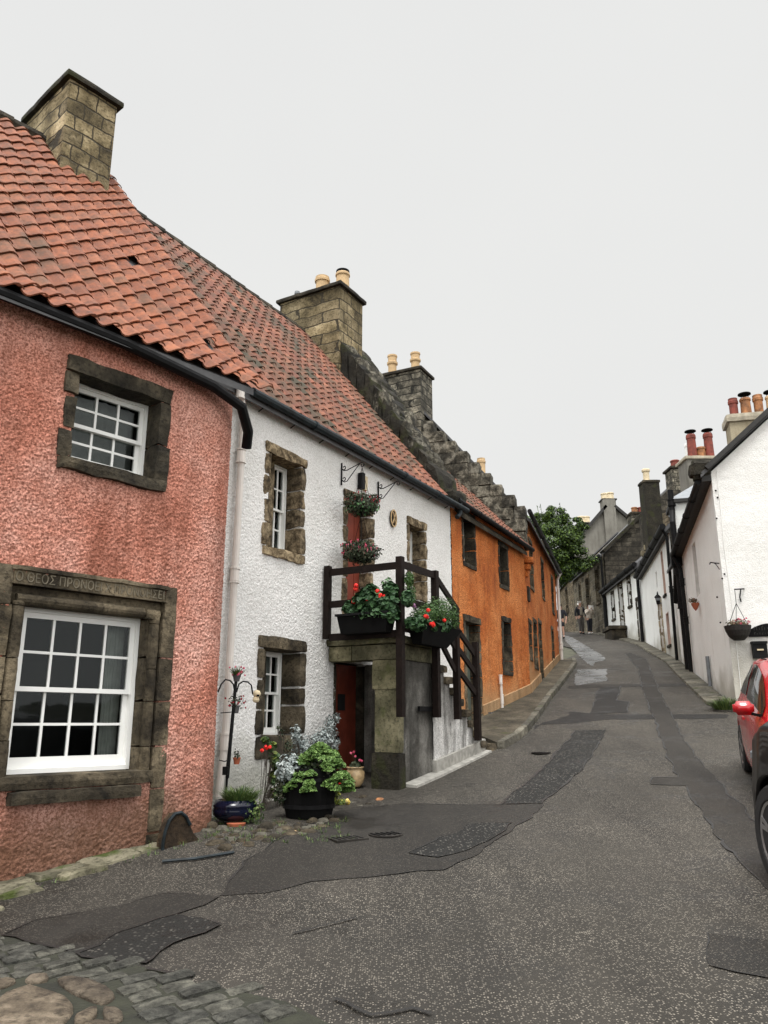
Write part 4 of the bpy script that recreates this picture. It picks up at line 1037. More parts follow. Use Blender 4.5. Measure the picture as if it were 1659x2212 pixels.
def house_a():
    W = HA; W.side_flip = True
    h = root('white_cottage', W.pt(3,-3,2.2), 'nearest white house on the right, its gable wall behind the red car', 'house')
    ze = zlin(W, (1539,1010), (1476,1180)); zt = lambda a: ze(a)+.03
    m = MB(); wall_face(m, W, 0.0, 6.5, 1.3, zt, [hole(3.55,4.15,4.75,6.1,.12)], .09, .006)
    m.build('wall', M['white_r'], h, smooth=True, flip=False)
    b = MB(); b.wbox(W, 3.55, 4.15, -.16, -.12, 4.75, 6.1); b.wbox(W, 4.138, 4.16, -.12, .004, 4.75, 6.1); o = b.build('blocked_window', M['blank_r'], h)
    # gable towards the camera
    GA = Wall(W.o.x, W.o.y, W.o.x+W.n.x*-1, W.o.y+W.n.y*-1, 1)
    e = -W.n; GA.o = W.o.copy(); GA.e = e.normalized(); GA.n = -W.e; GA.rot = None
    ez = ze(0); tn = .87; ri = 3.3
    def gz(a): return ez+min(a, 2*ri-a)*tn
    g = MB(); wall_face(g, GA, 0, 2*ri, 1.2, gz, [], .05, .008); g.build('gable', M['white_g'], h, smooth=True, flip=False)
    m = MB(); m.add([W.pt(6.5,0,1.3),W.pt(6.5,-2*ri,1.3),W.pt(6.5,-2*ri,ez),W.pt(6.5,-ri,ez+ri*tn),W.pt(6.5,0,ze(6.5))], [(0,1,2,3,4)]); m.add([W.pt(0,-2*ri,1.3),W.pt(6.5,-2*ri,1.3),W.pt(6.5,-2*ri,ez),W.pt(0,-2*ri,ez)], [(0,1,2,3)]); m.build('rear_wall', M['white_r'], h)
    rr_ = random.Random(8)
    for (u, v) in ((1546,1060),(1550,1075),(1548,1120),(1560,1250),(1565,1240),(1549,1290),(1556,1345)):
        k = MB(); a_, z_ = GA.px(u, v); k.lathe(GA.pt(a_, .012, z_), [(.001,-.02),(.018,-.01),(.02,.01),(.001,.02)], 7); k.build('wall_hook', M['pipe_black'], h)
    k = MB(); k.tube([GA.pt(.12,.02,6.9), GA.pt(.10,.02,5.2), GA.pt(.13,.02,3.6), GA.pt(.11,.02,2.1)], .009, 5); k.build('cable', M['white_paint'], h)
    r = MB()
    P = W.pt; z0, z1 = ze(0), ze(6.5)
    r.box8([P(-.05,.22,z0-.12),P(6.55,.22,z1-.12),P(6.55,-ri,z1+ri*tn-.0),P(-.05,-ri,z0+ri*tn-.0),P(-.05,.22,z0-.02),P(6.55,.22,z1-.02),P(6.55,-ri,z1+ri*tn+.1),P(-.05,-ri,z0+ri*tn+.1)])
    r.box8([P(-.05,-ri-.002,z0+ri*tn),P(6.55,-ri-.002,z1+ri*tn),P(6.55,-2*ri-.2,z1-.1),P(-.05,-2*ri-.2,z0-.1),P(-.05,-ri-.002,z0+ri*tn+.1),P(6.55,-ri-.002,z1+ri*tn+.1),P(6.55,-2*ri-.2,z1),P(-.05,-2*ri-.2,z0)])
    r.build('roof', M['slate'], h)
    v = MB()
    v.bar(P(-.08,.1,z0+.06), P(-.08,-ri,z0+ri*tn+.15), .16, .10); v.bar(P(-.08,-ri,z0+ri*tn+.15), P(-.08,-2*ri-.1,z0-.0), .16, .10)
    v.build('verge', M['soot2'], h)
    k = MB(); k.wstone(W, -.05, .32, -.05, .42, z0-.12, z0+.30, amp=.04, rnd=.6, cell=.08); k.build('skew_putt', M['mossy'], h)
    gutter(h, [P(.1,.26,ze(0)-.16), P(6.5,.26,ze(6.5)-.14)], .075, 'pipe_black')
    b_ = MB(); b_.box8([P(0,.0,ze(0)-.2),P(6.5,.0,ze(6.5)-.2),P(6.5,.2,ze(6.5)-.2),P(0,.2,ze(0)-.2),P(0,.0,ze(0)-.02),P(6.5,.0,ze(6.5)-.02),P(6.5,.2,ze(6.5)-.02),P(0,.2,ze(0)-.02)]); b_.build('eaves', M['soot2'], h)
    gz6 = W.ground(5.9, .1)
    pipe(h, [P(6.35,.26,ze(6.4)-.2), P(6.3,.1,ze(6.4)-.6), P(6.2,.09,4.9), P(6.2,.09,gz6)], .055, 'pipe_black', [(P(6.25,.09,5.5),(0,0,1)),(P(6.2,.09,4.4),(0,0,1))])
    q = MB(); gg = W.ground(3.0, .05); q.tube([P(3.0,.06,gg+.75), P(3.0,.06,gg+.05)], .045, 10); q.build('waste_pipe', M['lead'], h)
    c = Wflat(W)
    pots = ((5.75,-1.72,.125,.62,'pot_red','plain'),(5.75,-2.05,.135,.60,'pot_orange','cowl'),(5.75,-2.39,.13,.66,'pot_orange','plain'),(5.75,-2.74,.135,.60,'pot_buff','cowl'))
    chimney(h, W, 5.4, 6.1, -3.3, -1.5, 7.6, 9.9, 'cement_y', cap='skew_l2', caph=.24, capover=.09, pots=pots)
    return GA
M['blank_r'] = plain('blocked_opening', (.55,.53,.50), .9, var=.1)
M['soot2'] = plain('tarred_timber', (.018,.017,.015), .7, var=.4, scale=12, bmp=.4)
M['white_g'] = harl('white_gable_roughcast', [(.25,(.76,.755,.72)),(.6,(.87,.865,.84))], (.5,.47,.40), .66, .82, fine=.25, bmp=.55, gmax=1.2, gcol=(.5,.47,.4), grange=.6)
M['cement_y'] = harl('buff_cement', [(.3,(.26,.225,.15)),(.7,(.42,.37,.26))], (.17,.12,.07), .5, .7, fine=.3, bmp=.3)
M['skew_l2'] = plain('pale_cap_stone', (.36,.32,.24), .85, var=.25, scale=8, bmp=.3)
def pothole(): pass
def houses_right():
    # narrow house between
    W = HA2; h = root('white_cottage', W.pt(1.4,-3,3.2), 'narrow white cottage with a lead roofed dormer, squeezed between two black drainpipes', 'house')
    zt = lambda a: 6.5
    m = MB(); wall_face(m, W, 0.01, 2.88, 2.3, zt, [], .15, .006); m.build('wall', M['white_r'], h, smooth=True, flip=False)
    m = MB(); shell(m, W, .01, 2.88, 2.3, 6.5, 2.8, .9); m.build('rear_wall', M['rubble'], h)
    b = MB(); roof_slab(b, W, 0, 2.9, 6.5, 2.8, .9, over=.2); b.build('roof', M['slate'], h)
    # dormer standing on the eave
    d = MB(); wall_face(d, W2x(W, .03), .35, 1.75, 6.35, lambda a: 8.05, [hole(.75,1.35,6.6,7.6,.15)], .3, .0)
    d.add([W.pt(.35,.03,6.35),W.pt(.35,-1.8,6.35),W.pt(.35,-1.8,8.05),W.pt(.35,.03,8.05)], [(0,1,2,3)]); d.add([W.pt(1.75,.03,6.35),W.pt(1.75,-1.8,6.35),W.pt(1.75,-1.8,8.05),W.pt(1.75,.03,8.05)], [(0,1,2,3)])
    o = d.build('dormer', M['white_r'], h)
    sash(W, h, .75, 1.35, 6.6, 7.6, 1, .15, fw=.05)
    r = MB(); P = W.pt
    r.box8([P(.22,.16,8.0),P(1.88,.16,8.0),P(1.88,-1.9,8.0),P(.22,-1.9,8.0),P(.22,.16,8.1),P(1.88,.16,8.1),P(1.88,-1.9,8.1),P(.22,-1.9,8.1)])
    r.build('dormer_eaves', M['soot2'], o)
    r = MB(); r.add([P(.22,.16,8.105),P(1.88,.16,8.105),P(1.88,-1.9,8.105),P(.22,-1.9,8.105),P(1.05,-.7,8.75),P(1.05,-1.9,8.75)], [(0,1,4),(1,2,5,4),(3,0,4,5),(2,3,5)]); r.build('dormer_roof', M['lead'], o)
    pz = W.ground(.25, .1)
    pipe(h, [P(.3,.12,8.4), P(.3,.12,7.75), P(.1,.16,7.35), P(.15,.13,6.6), P(.2,.12,6.2), P(.25,.1,pz)], .085, 'pipe_black', [(P(.3,.12,8.0),(0,0,1)),(P(.21,.12,5.9),(0,0,1)),(P(.22,.12,4.9),(0,0,1))])
    hp = MB(); hp.wbox(W, .05, .42, .0, .3, 6.05, 6.45); hp.tube([P(.25,.14,6.1), P(1.3,.14,5.15)], .10, 10); hp.build('rain_hopper', M['pipe_black'], h)
    # rubble gable with pale skew, rising behind
    g = root('rubble_gable_house', W.pt(2.9,-3,3.5), 'brown rubble stone gable with a pale skew line and grey cement chimney with red pots', 'house')
    Y = 26.2; pts = [(1443,1330),(1443,1103),(1520,1040),(1588,975),(1660,1040),(1660,1300)]
    poly_wall(g, pts, Y, .5, 'rubble_l2', 'wall')
    s = MB(); s.bar(at(1441,1103,Y)+Vector((0,-.1,0)), at(1600,965,Y)+Vector((0,-.1,0)), .3, .09); s.build('skew', M['skew_l'], g)
    q = MB(); a_ = at(1443,1110,Y-.2); b_ = at(1453,1150,25.4); q.tube([a_, at(1450,1118,25.7), b_, at(1455,1165,25.3)], .04, 8); q.build('downpipe', M['lead'], g)
    box_chimney(g, 1484, 1552, 992, 1090, 27.6, .9, 'cement', 'skew_l2', 6, [(1497,.155,1.0,'pot_red','cowl',.0),(1516,.15,.50,'pot_orange','plain',-.0),(1534,.155,1.05,'pot_red','cowl',.0),(1489,.12,.8,'white_paint','plain',.45)])
    # long white house B
    W = HB; h = root('white_house', W.pt(4.6,-3,4.2), 'long white two storey house with a wall lantern and tall pinkish boarded window', 'house')
    ze = 7.92; wins = [hole(1.95,2.5,5.95,7.5,.2),hole(3.95,4.3,6.5,7.1,.18),hole(1.9,2.55,4.2,5.3,.2)]; dr = hole(3.45,4.15,3.7,5.85,.15)
    m = MB(); wall_face(m, W, .01, 9.18, 3, lambda a: ze+.02, wins+[dr], .2, .006); m.build('wall', M['white_r'], h, smooth=True, flip=False)
    m = MB(); shell(m, W, .01, 9.18, 3, 7.85, 2.9, 1.0); m.build('rear_wall', M['rubble'], h)
    simple_window(h, W, *wins[0][:4], board='pinkboard'); simple_window(h, W, *wins[1][:4], cols=1, dp=.18, sill=None); simple_window(h, W, *wins[2][:4], board='pinkboard')
    d = MB(); d.wbox(W, 3.45, 4.15, -.2, -.15, 3.7, 5.85); o = d.build('door', M['pinkboard'], h)
    s = MB(); jambs(s, W, 3.45, 4.15, 3.9, 5.85, .14, .15, .16, 0, .03, rr=R, toground=3.7); s.build('surround', M['skew_l2s'], o)
    b = MB(); roof_slab(b, W, 0, 9.2, ze, 2.9, 1.0, over=.2, th=.16); b.build('roof', M['slate'], h)
    gutter(h, [W.pt(-.3,.24,ze-.1), W.pt(9.1,.24,ze-.12)], .10, 'pipe_black')
    e_ = MB(); e_.wbox(W, .02, 9.15, .0, .2, ze-.25, ze-.02); e_.build('eaves', M['soot2'], h)
    pz = W.ground(.35,.1); pipe(h, [W.pt(-.1,.24,ze-.15), W.pt(-.05,.1,ze-.4), W.pt(.25,.1,pz)], .05, 'pipe_black', [(W.pt(.1,.1,5.8),(0,0,1))])
    # tall dark chimney and stone gable behind house B
    g = root('stone_gable_house', W.pt(9.2,-3.5,5), 'tall dark stone gable with pale quoins and a high dark wallhead chimney', 'house')
    Y = 34.9
    poly_wall(g, [(1389,1330),(1389,1115),(1426,1074),(1457,1045),(1512,1045),(1560,1090),(1560,1300)], Y, .6, 'rubble', 'wall')
    box_chimney(g, 1390, 1424, 1042, 1225, 34.3, .7, 'mossy', 'stone_d', 6, [(1397,.15,.62,'pot_cream','ringed',0)], over=.04)
    box_chimney(g, 1451, 1486, 1012, 1060, 34.9, .9, 'chim_d', 'stone_d', 6, [(1459,.19,.42,'pot_red','plain',0)], over=.09)
    q = MB(); rr = random.Random(9)
    for i in range(7):
        u = 1440-i*7.5; v = 1114+i*13.5
        p0 = at(u-9, v+5.5, Y-.09); p1 = at(u+8, v-5.5, Y-.09)
        q.stone(lambda x, y, z, p0=p0, p1=p1: Vector((p0.x+(p1.x-p0.x)*x, Y-.1+.2*y, p0.z+(p1.z-p0.z)*z)), res=(4,2,2), amp=.02, seed=i)
    q.build('quoin', M['quoin'], g)
    # low white cottage C
    W = HC; h = root('white_cottage', W.pt(3.7,-3,5.4), 'farthest low white cottage with tall stone framed openings and a stone doorstep', 'house')
    ze = 8.47; wins = [hole(1.95,2.5,6.85,8.1,.18),hole(5.6,6.15,6.7,7.95,.18)]; drs = [hole(3.7,4.4,5.75,8.15,.2),hole(.45,1.05,5.0,6.9,.15)]
    m = MB(); wall_face(m, W, .01, 7.42, 4.6, lambda a: ze+.02, wins+drs, .25, .006); m.build('wall', M['white_r'], h, smooth=True, flip=False)
    m = MB(); shell(m, W, .01, 7.42, 4.6, 8.4, 2.6, .85); m.build('rear_wall', M['white_r'], h)
    for w_ in wins: simple_window(h, W, *w_[:4], surround='stone_d')
    for w_ in drs:
        d = MB(); d.wbox(W, w_[0], w_[1], -w_[4]-.05, -w_[4], w_[2], w_[3]); o = d.build('door', M['stone_door'], h)
        s = MB(); jambs(s, W, *w_[:4], .14, w_[4], .14, 0, .02, rr=R); s.build('surround', M['stone'], o)
    b = MB(); roof_slab(b, W, 0, 7.45, ze, 2.6, .85, over=.22, th=.2); b.build('roof', M['slate'], h)
    gutter(h, [W.pt(-.1,.26,ze-.12), W.pt(7.6,.26,ze-.14)], .11, 'pipe_black')
    e_ = MB(); e_.wbox(W, .02, 7.4, .0, .2, ze-.25, ze-.02); e_.build('eaves', M['soot2'], h)
    pz = W.ground(.2,.1); pipe(h, [W.pt(.15,.2,ze-.2), W.pt(.2,.1,ze-.5), W.pt(.2,.1,pz)], .07, 'pipe_black')
    pz = W.ground(7.3,.1); pipe(h, [W.pt(7.42,.2,ze-.2), W.pt(7.45,.1,ze-.5), W.pt(7.45,.1,pz)], .10, 'pipe_black')
    s = MB(); gz_ = W.ground(4,.3); s.wstone(W, 3.3, 4.9, .02, .75, gz_-.3, gz_+.38, amp=.02); s.wstone(W, 3.2, 5.0, .02, .85, gz_+.38, gz_+.55, amp=.02); s.build('doorstep', M['stone_d'], h)
    # stone house D with tall gable towards the camera
    W = HD; h = root('rubble_stone_house', W.pt(4,-3,6.5), 'brown rubble stone house beside the two strollers, dark gable rising to a small chimney', 'house')
    ze = 10.4; wins = [hole(1.35,2.1,8.0,9.85,.18),hole(5.9,6.4,8.0,9.7,.18)]; dr = hole(3.7,4.5,7.2,9.75,.2)
    m = MB(); wall_face(m, W, .01, 7.98, 5.6, lambda a: ze+.02, wins+[dr], .3, .015); m.build('wall', M['rubble_l'], h, flip=False)
    for w_ in wins: simple_window(h, W, *w_[:4], surround='stone', cols=2)
    d = MB(); d.wbox(W, dr[0], dr[1], -.25, -.2, dr[2], dr[3]); o = d.build('door', M['soot2'], h); s = MB(); jambs(s, W, *dr[:4], .14, .2, .18, 0, .02, rr=R); s.build('surround', M['stone'], o)
    b = MB(); roof_slab(b, W, .3, 8.0, ze, 4.2, .95, over=.2, th=.12); b.build('roof', M['slate'], h)
    pz = W.ground(.1,.1); pipe(h, [W.pt(.15,.2,ze-.1), W.pt(.15,.1,ze-.4), W.pt(.15,.1,pz)], .06, 'pipe_black')
    gutter(h, [W.pt(.1,.22,ze-.08), W.pt(8.0,.22,ze-.1)], .08, 'pipe_black')
    Y = 42.3
    poly_wall(h, [(1305,1400),(1305,1190),(1378,1120),(1420,1080),(1500,1160),(1500,1400)], Y, .5, 'rubble', 'gable')
    v = MB(); v.bar(at(1302,1192,Y)+Vector((0,.1,0)), at(1420,1078,Y)+Vector((0,.1,0)), .75, .16); v.build('skew', M['mossy'], h)
    box_chimney(h, 1364, 1392, 1110, 1145, 42.6, .8, 'chim_d', 'stone_d', 6, [(1371,.16,.36,'pot_orange','plain',0),(1384.5,.16,.36,'pot_red','plain',0)], over=.06)
    # house E round the bend
    W = HE; h = root('rubble_stone_house', W.pt(3.5,-3,7.6), 'tan stone house at the top of the lane, partly hidden by the tree', 'house')
    w_ = hole(2.5,3.2,8.7,10.2,.18)
    m = MB(); wall_face(m, W, .01, 7, 6.5, lambda a: 10.7, [w_], .3, .015); m.build('wall', M['rubble_l2'], h, flip=False)
    m = MB(); shell(m, W, .01, 7, 6.5, 10.6, 3, .9); m.build('rear_wall', M['rubble_l2'], h)
    simple_window(h, W, *w_[:4], surround='stone_d'); b = MB(); roof_slab(b, W, 0, 7.1, 10.7, 3, .9); b.build('roof', M['slate'], h)
    # grey cement gable far behind
    g = root('cement_gable_house', at(1316,1190,62), 'tall grey cement rendered gable with a central chimney breast, highest on the hill', 'house')
    Y = 62
    poly_wall(g, [(1262,1260),(1262,1152),(1307,1098),(1326,1097),(1372,1133),(1372,1260)], Y, 6, 'cement', 'wall')
    v = MB(); v.bar(at(1258,1152,Y)-Vector((0,.1,0)), at(1308,1094,Y)-Vector((0,.1,0)), .4, .22); v.bar(at(1326,1094,Y)-Vector((0,.1,0)), at(1374,1134,Y)-Vector((0,.1,0)), .4, .22); v.build('verge', M['soot2'], g)
    c = box_chimney(g, 1302, 1330, 1080, 1110, 62.4, .9, 'cement', 'soot2', 6, [(1307,.3,.55,'pot_cream','plain',0),(1317,.33,.6,'pot_cream','plain',0)], over=.1)
    b = MB(); p0 = at(1309.5,1180,61.8); p1 = at(1327.5,1079,61.8)
    b.box8([(p0.x,61.7,7),(p1.x,61.7,7),(p1.x,62.1,7),(p0.x,62.1,7),(p0.x,61.7,p1.z),(p1.x,61.7,p1.z),(p1.x,62.1,p1.z),(p0.x,62.1,p1.z)]); b.build('chimney_breast', M['cement'], g)
    g = root('chimney_house', at(1260,1180,66), 'dark low house behind the tree with a pair of pale chimney pots', 'house')
    poly_wall(g, [(1225,1260),(1225,1175),(1250,1140),(1290,1140),(1290,1260)], 66, 5, 'rubble', 'wall')
    box_chimney(g, 1250, 1271, 1131, 1160, 66, 1.0, 'mossy', 'soot2', 6, [(1255.5,.3,.62,'pot_cream','plain',0),(1266.5,.3,.62,'pot_cream','plain',0)], over=.1)
M['pot_cream'] = plain('cream_clay_pot', (.60,.50,.33), .75, var=.2, scale=6)
M['skew_l2s'] = stonemat('pale_jamb_stone', [(.3,(.20,.17,.12)),(.5,(.33,.29,.21)),(.7,(.45,.4,.31))])
M['stone_door'] = plain('brown_door', (.06,.05,.04), .7, var=.3)
M['quoin'] = stonemat('tan_quoins', [(.3,(.10,.085,.055)),(.5,(.17,.145,.095)),(.7,(.23,.2,.14))], bmp=.5)
M['rubble_l2'] = stonemat('tan_rubble', [(.3,(.07,.055,.036)),(.5,(.15,.12,.08)),(.7,(.26,.22,.15))], joints=(.34,.15,(.08,.07,.05)), bmp=.9)
def poly_wall(parent, pts, Y, th, mat, name):
    m = MB(); P = [at(u, v, Y) for u, v in pts]; n = len(P)
    P[0].x = P[1].x; P[-1].x = P[-2].x
    P = [Vector((p.x, Y, p.z)) for p in P]
    Q = [p+Vector((0, th, 0)) for p in P]
    m.add(P+Q, [tuple(range(n)), tuple(range(2*n-1, n-1, -1))]+[(i, n+i, n+(i+1) % n, (i+1) % n) for i in range(n)])
    return m.build(name, M[mat], parent)
def box_chimney(parent, u0, u1, vt, vb, Y, th, mat, cap, n, pots, over=.08):
    a, b = at(u0, vt, Y), at(u1, vt, Y); zb = at(u0, vb, Y).z; zt = (a.z+b.z)/2
    m = MB(); m.box(((a.x+b.x)/2, Y+th/2, (zt+zb)/2), (b.x-a.x, th, zt-zb)); c = m.build('chimney', M[mat], parent)
    k = MB(); x0, x1, y0, y1 = a.x-over, b.x+over, Y-over, Y+th+over
    k.stone(lambda x, y, z: Vector((x0+(x1-x0)*x, y0+(y1-y0)*y, zt+.002+.12*z)), res=(6,4,2), amp=.015, rnd=.2); k.build('chimney_cap', M[cap], c)
    for (u, r, h, mt, style, dy) in pots:
        p = at(u, vt, Y+th/2+dy); base = Vector((p.x, Y+th/2+dy, zt+.11)); q = MB()
        if style == 'ringed': pr = [(r*1.2,0),(r*1.2,h*.1),(r*.92,h*.16),(r*.92,h*.75),(r*1.18,h*.8),(r*1.25,h*.92),(r*1.1,h),(r*.8,h),(r*.78,h*.5)]
        else: pr = [(r*1.1,0),(r,h*.82),(r*1.14,h*.84),(r*1.14,h*.94),(r*1.02,h),(r*.8,h),(r*.78,h*.5)]
        q.lathe(base, pr, 16); o = q.build('chimney_pot', M[mt], c)
        if style == 'cowl':
            w = MB()
            for t in (0,2.1,4.2):
                d = Vector((math.cos(t)*r*.8, math.sin(t)*r*.8, 0)); w.bar(base+d+Vector((0,0,h-.02)), base+d+Vector((0,0,h+.12)), .015, .015, up=Vector((1,0,0)))
            w.lathe(base+Vector((0,0,h+.12)), [(r*1.35,0),(r*1.3,.03),(.001,.08)], 16); w.build('cowl', M['soot'], c)
    return c
GAB = house_a(); houses_right()
# ================= kerbs and pavements
def strip(name, pts_in, pts_out, h, mat):
    """raised footway between two ground lines, with a kerb face"""
    m = MB(); n = 40
    def samp(P, t):
        L_ = [0]
        for p, q in zip(P, P[1:]): L_.append(L_[-1]+(q-p).length)
        s = t*L_[-1]
        for i in range(len(P)-1):
            if s <= L_[i+1]+1e-9: return P[i].lerp(P[i+1], (s-L_[i])/max(1e-6, L_[i+1]-L_[i]))
        return P[-1]
    vs = []; fs = []; K = 5
    for i in range(n+1):
        a, b = samp(pts_in, i/n), samp(pts_out, i/n)
        for k in range(K):
            c = a.lerp(b, k/(K-1)); vs.append((c.x, c.y, G(c.x, c.y)+h*(1-.25*k/(K-1))))
        vs.append((b.x, b.y, G(b.x, b.y)-.05))
    K += 1
    for i in range(n):
        for k in range(K-1): fs.append((i*K+k, i*K+k+1, (i+1)*K+k+1, (i+1)*K+k))
    fs.append(tuple(range(K))); fs.append(tuple(n*K+k for k in range(K-1, -1, -1)))
    m.add(vs, fs); o = m.build(name, M[mat]); tag(o, kind='structure'); return o
inn = [O1.pt(.2,0,0), O1.pt(4.9,0,0), O2.pt(4,0,0), O2.pt(9.0,0,0)]
out = [gpx(*p) for p in [(1080,1618),(1123,1594),(1156,1554),(1185,1512),(1209,1483),(1233,1450),(1243,1436),(1238,1428)]]
strip('pavement', inn, [p for p in out], .12, 'kerb2')
def kerbstones(name, P, w, h, ln, mat, seed, side=1):
    rr = random.Random(seed); m = MB()
    L_ = sum((q-p).length for p, q in zip(P, P[1:])); s = 0; segs = []
    def pos(s):
        for p, q in zip(P, P[1:]):
            l = (q-p).length
            if s <= l: return p.lerp(q, s/l), (q-p).normalized()
            s -= l
        return P[-1], (P[-1]-P[-2]).normalized()
    while s < L_-.1:
        l = rr.uniform(.7,1.2)*ln; e = min(L_, s+l); a, t = pos(s); b, _ = pos(e); t = (b-a); t.z = 0; t.normalize(); nrm = Vector((-t.y, t.x, 0))*side
        def fn(x, y, z, a=a, b=b, nrm=nrm):
            c = a.lerp(b, .01+.98*x)+nrm*(w*(y-.5)); return Vector((c.x, c.y, G(c.x, c.y)-.12+(.12+h)*z))
        m.stone(fn, res=(5,3,3), amp=.012, rnd=.2, seed=s); s = e
    o = m.build(name, M[mat]); tag(o, kind='structure')
kerbstones('kerb', out[:], .14, .13, .8, 'kerb', 5)
rk = [HA.pt(.3,.28,0), HA.pt(6.4,.28,0), HA2.pt(2.9,.25,0), HB.pt(9.1,.28,0), HC.pt(3.0,.25,0)]
kerbstones('kerb', rk, .46, .07, .5, 'kerb', 8)
kerbstones('kerb', [HC.pt(5.2,.2,0), HC.pt(7.4,.25,0), HD.pt(7.5,.2,0)], .35, .06, .6, 'kerb', 9)
# setts in the foreground
def in_poly(x, y, P):
    c = False; n = len(P)
    for i in range(n):
        a, b = P[i], P[(i+1) % n]
        if (a.y > y) != (b.y > y) and x < (b.x-a.x)*(y-a.y)/(b.y-a.y)+a.x: c = not c
    return c
def setts():
    rr = random.Random(31)
    reg = [gpx(*p) for p in [(-60,2014),(0,2022),(60,2038),(150,2058),(230,2078),(300,2092),(380,2108),(440,2128),(520,2138),(620,2165),(720,2205),(760,2240),(760,2400),(-60,2400)]]
    big = [gpx(*p) for p in [(-30,2135),(60,2120),(110,2108),(190,2112),(250,2145),(262,2190),(265,2260),(-30,2260)]]
    e = (gpx(160,2040)-gpx(0,2075)); e.z = 0; e.normalize(); n = Vector((-e.y, e.x, 0))
    o = gpx(0, 2075); m = MB(); b = MB()
    for j in range(-14, 26):
        s = -3+rr.uniform(0,.2); v0 = j*.135
        while s < 3.5:
            l = rr.uniform(.15,.27); cx = o+e*(s+l/2)+n*(v0+.05+.05*math.sin(s*1.3))
            if in_poly(cx.x, cx.y, reg) and not in_poly(cx.x, cx.y, big):
                hh = rr.uniform(.006,.024); tw = rr.uniform(-.06,.06); ww = .128+rr.uniform(-.008,.004)
                def fn(x, y, z, s=s, l=l, v0=v0, hh=hh, tw=tw, ww=ww):
                    c = o+e*(s+.004+(l-.008)*x+(y-.5)*tw*.2)+n*(v0+ww*y+(x-.5)*tw*.5+.05*math.sin(s*1.3)); return Vector((c.x, c.y, G(c.x, c.y)-.06+(.06+hh)*z))
                m.stone(fn, res=(5,4,2), amp=.008, rnd=.26, seed=s+j, freq=9)
            s += l
    m.build('setts', M['sett'], parent=None)
    for i, pl in enumerate([[(-20,2160),(60,2128),(150,2158),(168,2190),(120,2240),(-20,2250)],[(112,2118),(170,2112),(235,2135),(255,2160),(225,2180),(150,2150)],[(160,2196),(210,2178),(212,2200),(175,2225),(158,2222)],[(218,2180),(262,2186),(270,2212),(225,2215)],[(50,2122),(70,2110),(108,2108),(105,2125),(60,2130)],[(-30,2118),(20,2112),(40,2126),(0,2142),(-30,2145)],[(168,2226),(205,2205),(262,2218),(270,2260),(180,2260)]]):
        P = [gpx(*p) for p in pl]; c = sum(P, Vector())/len(P); vs = []; rings = [(1.0,-.03),(.99,.008),(.955,.020),(.6,.026)]
        out_ = []
        for p, q in zip(P, P[1:]+P[:1]):
            for k in range(3):
                a = p.lerp(q, k/3); mid = 1+.0*k; out_.append(a)
        for _ in range(1): out_ = [(out_[(i_-1) % len(out_)]+out_[i_]*2+out_[(i_+1) % len(out_)])/4 for i_ in range(len(out_))]
        for sc, z in rings:
            for a in out_:
                w = c+(a-c)*sc*.96; nn = noise.noise(w*11)*.012+noise.noise(w*30)*.004; vs.append((w.x, w.y, G(w.x, w.y)+z+nn))
        k = len(out_); fs = []
        for r_ in range(len(rings)-1):
            for q in range(k): fs.append((r_*k+q, r_*k+(q+1) % k, (r_+1)*k+(q+1) % k, (r_+1)*k+q))
        vs.append((c.x, c.y, G(c.x, c.y)+.028)); t = len(vs)-1
        for q in range(k): fs.append(((len(rings)-1)*k+q, (len(rings)-1)*k+(q+1) % k, t))
        b.add(vs, fs)
    b.build('paving_boulders', M['boulder'], smooth=True)
    for n_ in ('setts', 'paving_boulders'): tag(bpy.data.objects[n_], kind='structure')
    drape('sett_bed', ground_poly([(-60,2012),(0,2020),(150,2055),(300,2090),(440,2126),(620,2163),(760,2238),(760,2400),(-60,2400)], 0, .02), .003, 'sett_bed')
setts()
# flags along the foot of the pink wall, rubble by the flower tubs
def flags():
    rr = random.Random(17); m = MB(); W = PK
    for (a0, a1, d0, d1) in [(.9,1.35,.03,.30),(1.36,1.62,.02,.26),(1.0,1.3,.32,.55),(1.32,1.66,.28,.52),(1.64,2.05,.02,.3),(2.07,2.5,.03,.26),(2.52,2.98,.02,.30),(3.0,3.32,.04,.26),(3.34,3.62,.05,.22),(.5,.95,.33,.62),(.62,.97,.02,.30),(.98,1.25,.57,.85),(.55,.96,.64,.92),(1.28,1.6,.56,.76),(.98,1.3,.87,1.08),(.3,.6,.05,.6),(1.68,2.0,.32,.5),(2.2,2.6,.3,.42)]:
        hh = rr.uniform(.02,.05)
        m.stone(lambda x, y, z, a0=a0, a1=a1, d0=d0, d1=d1, hh=hh: (lambda p: Vector((p.x, p.y, G(p.x, p.y)-.05+(.05+hh)*z)))(W.pt(a0+(a1-a0)*x+.02*(y-.5), d0+(d1-d0)*y, 0)), res=(6,4,2), amp=.028, rnd=.35, seed=a0*9, freq=5)
    tag(m.build('flagstones', M['flag']), kind='structure')
flags()
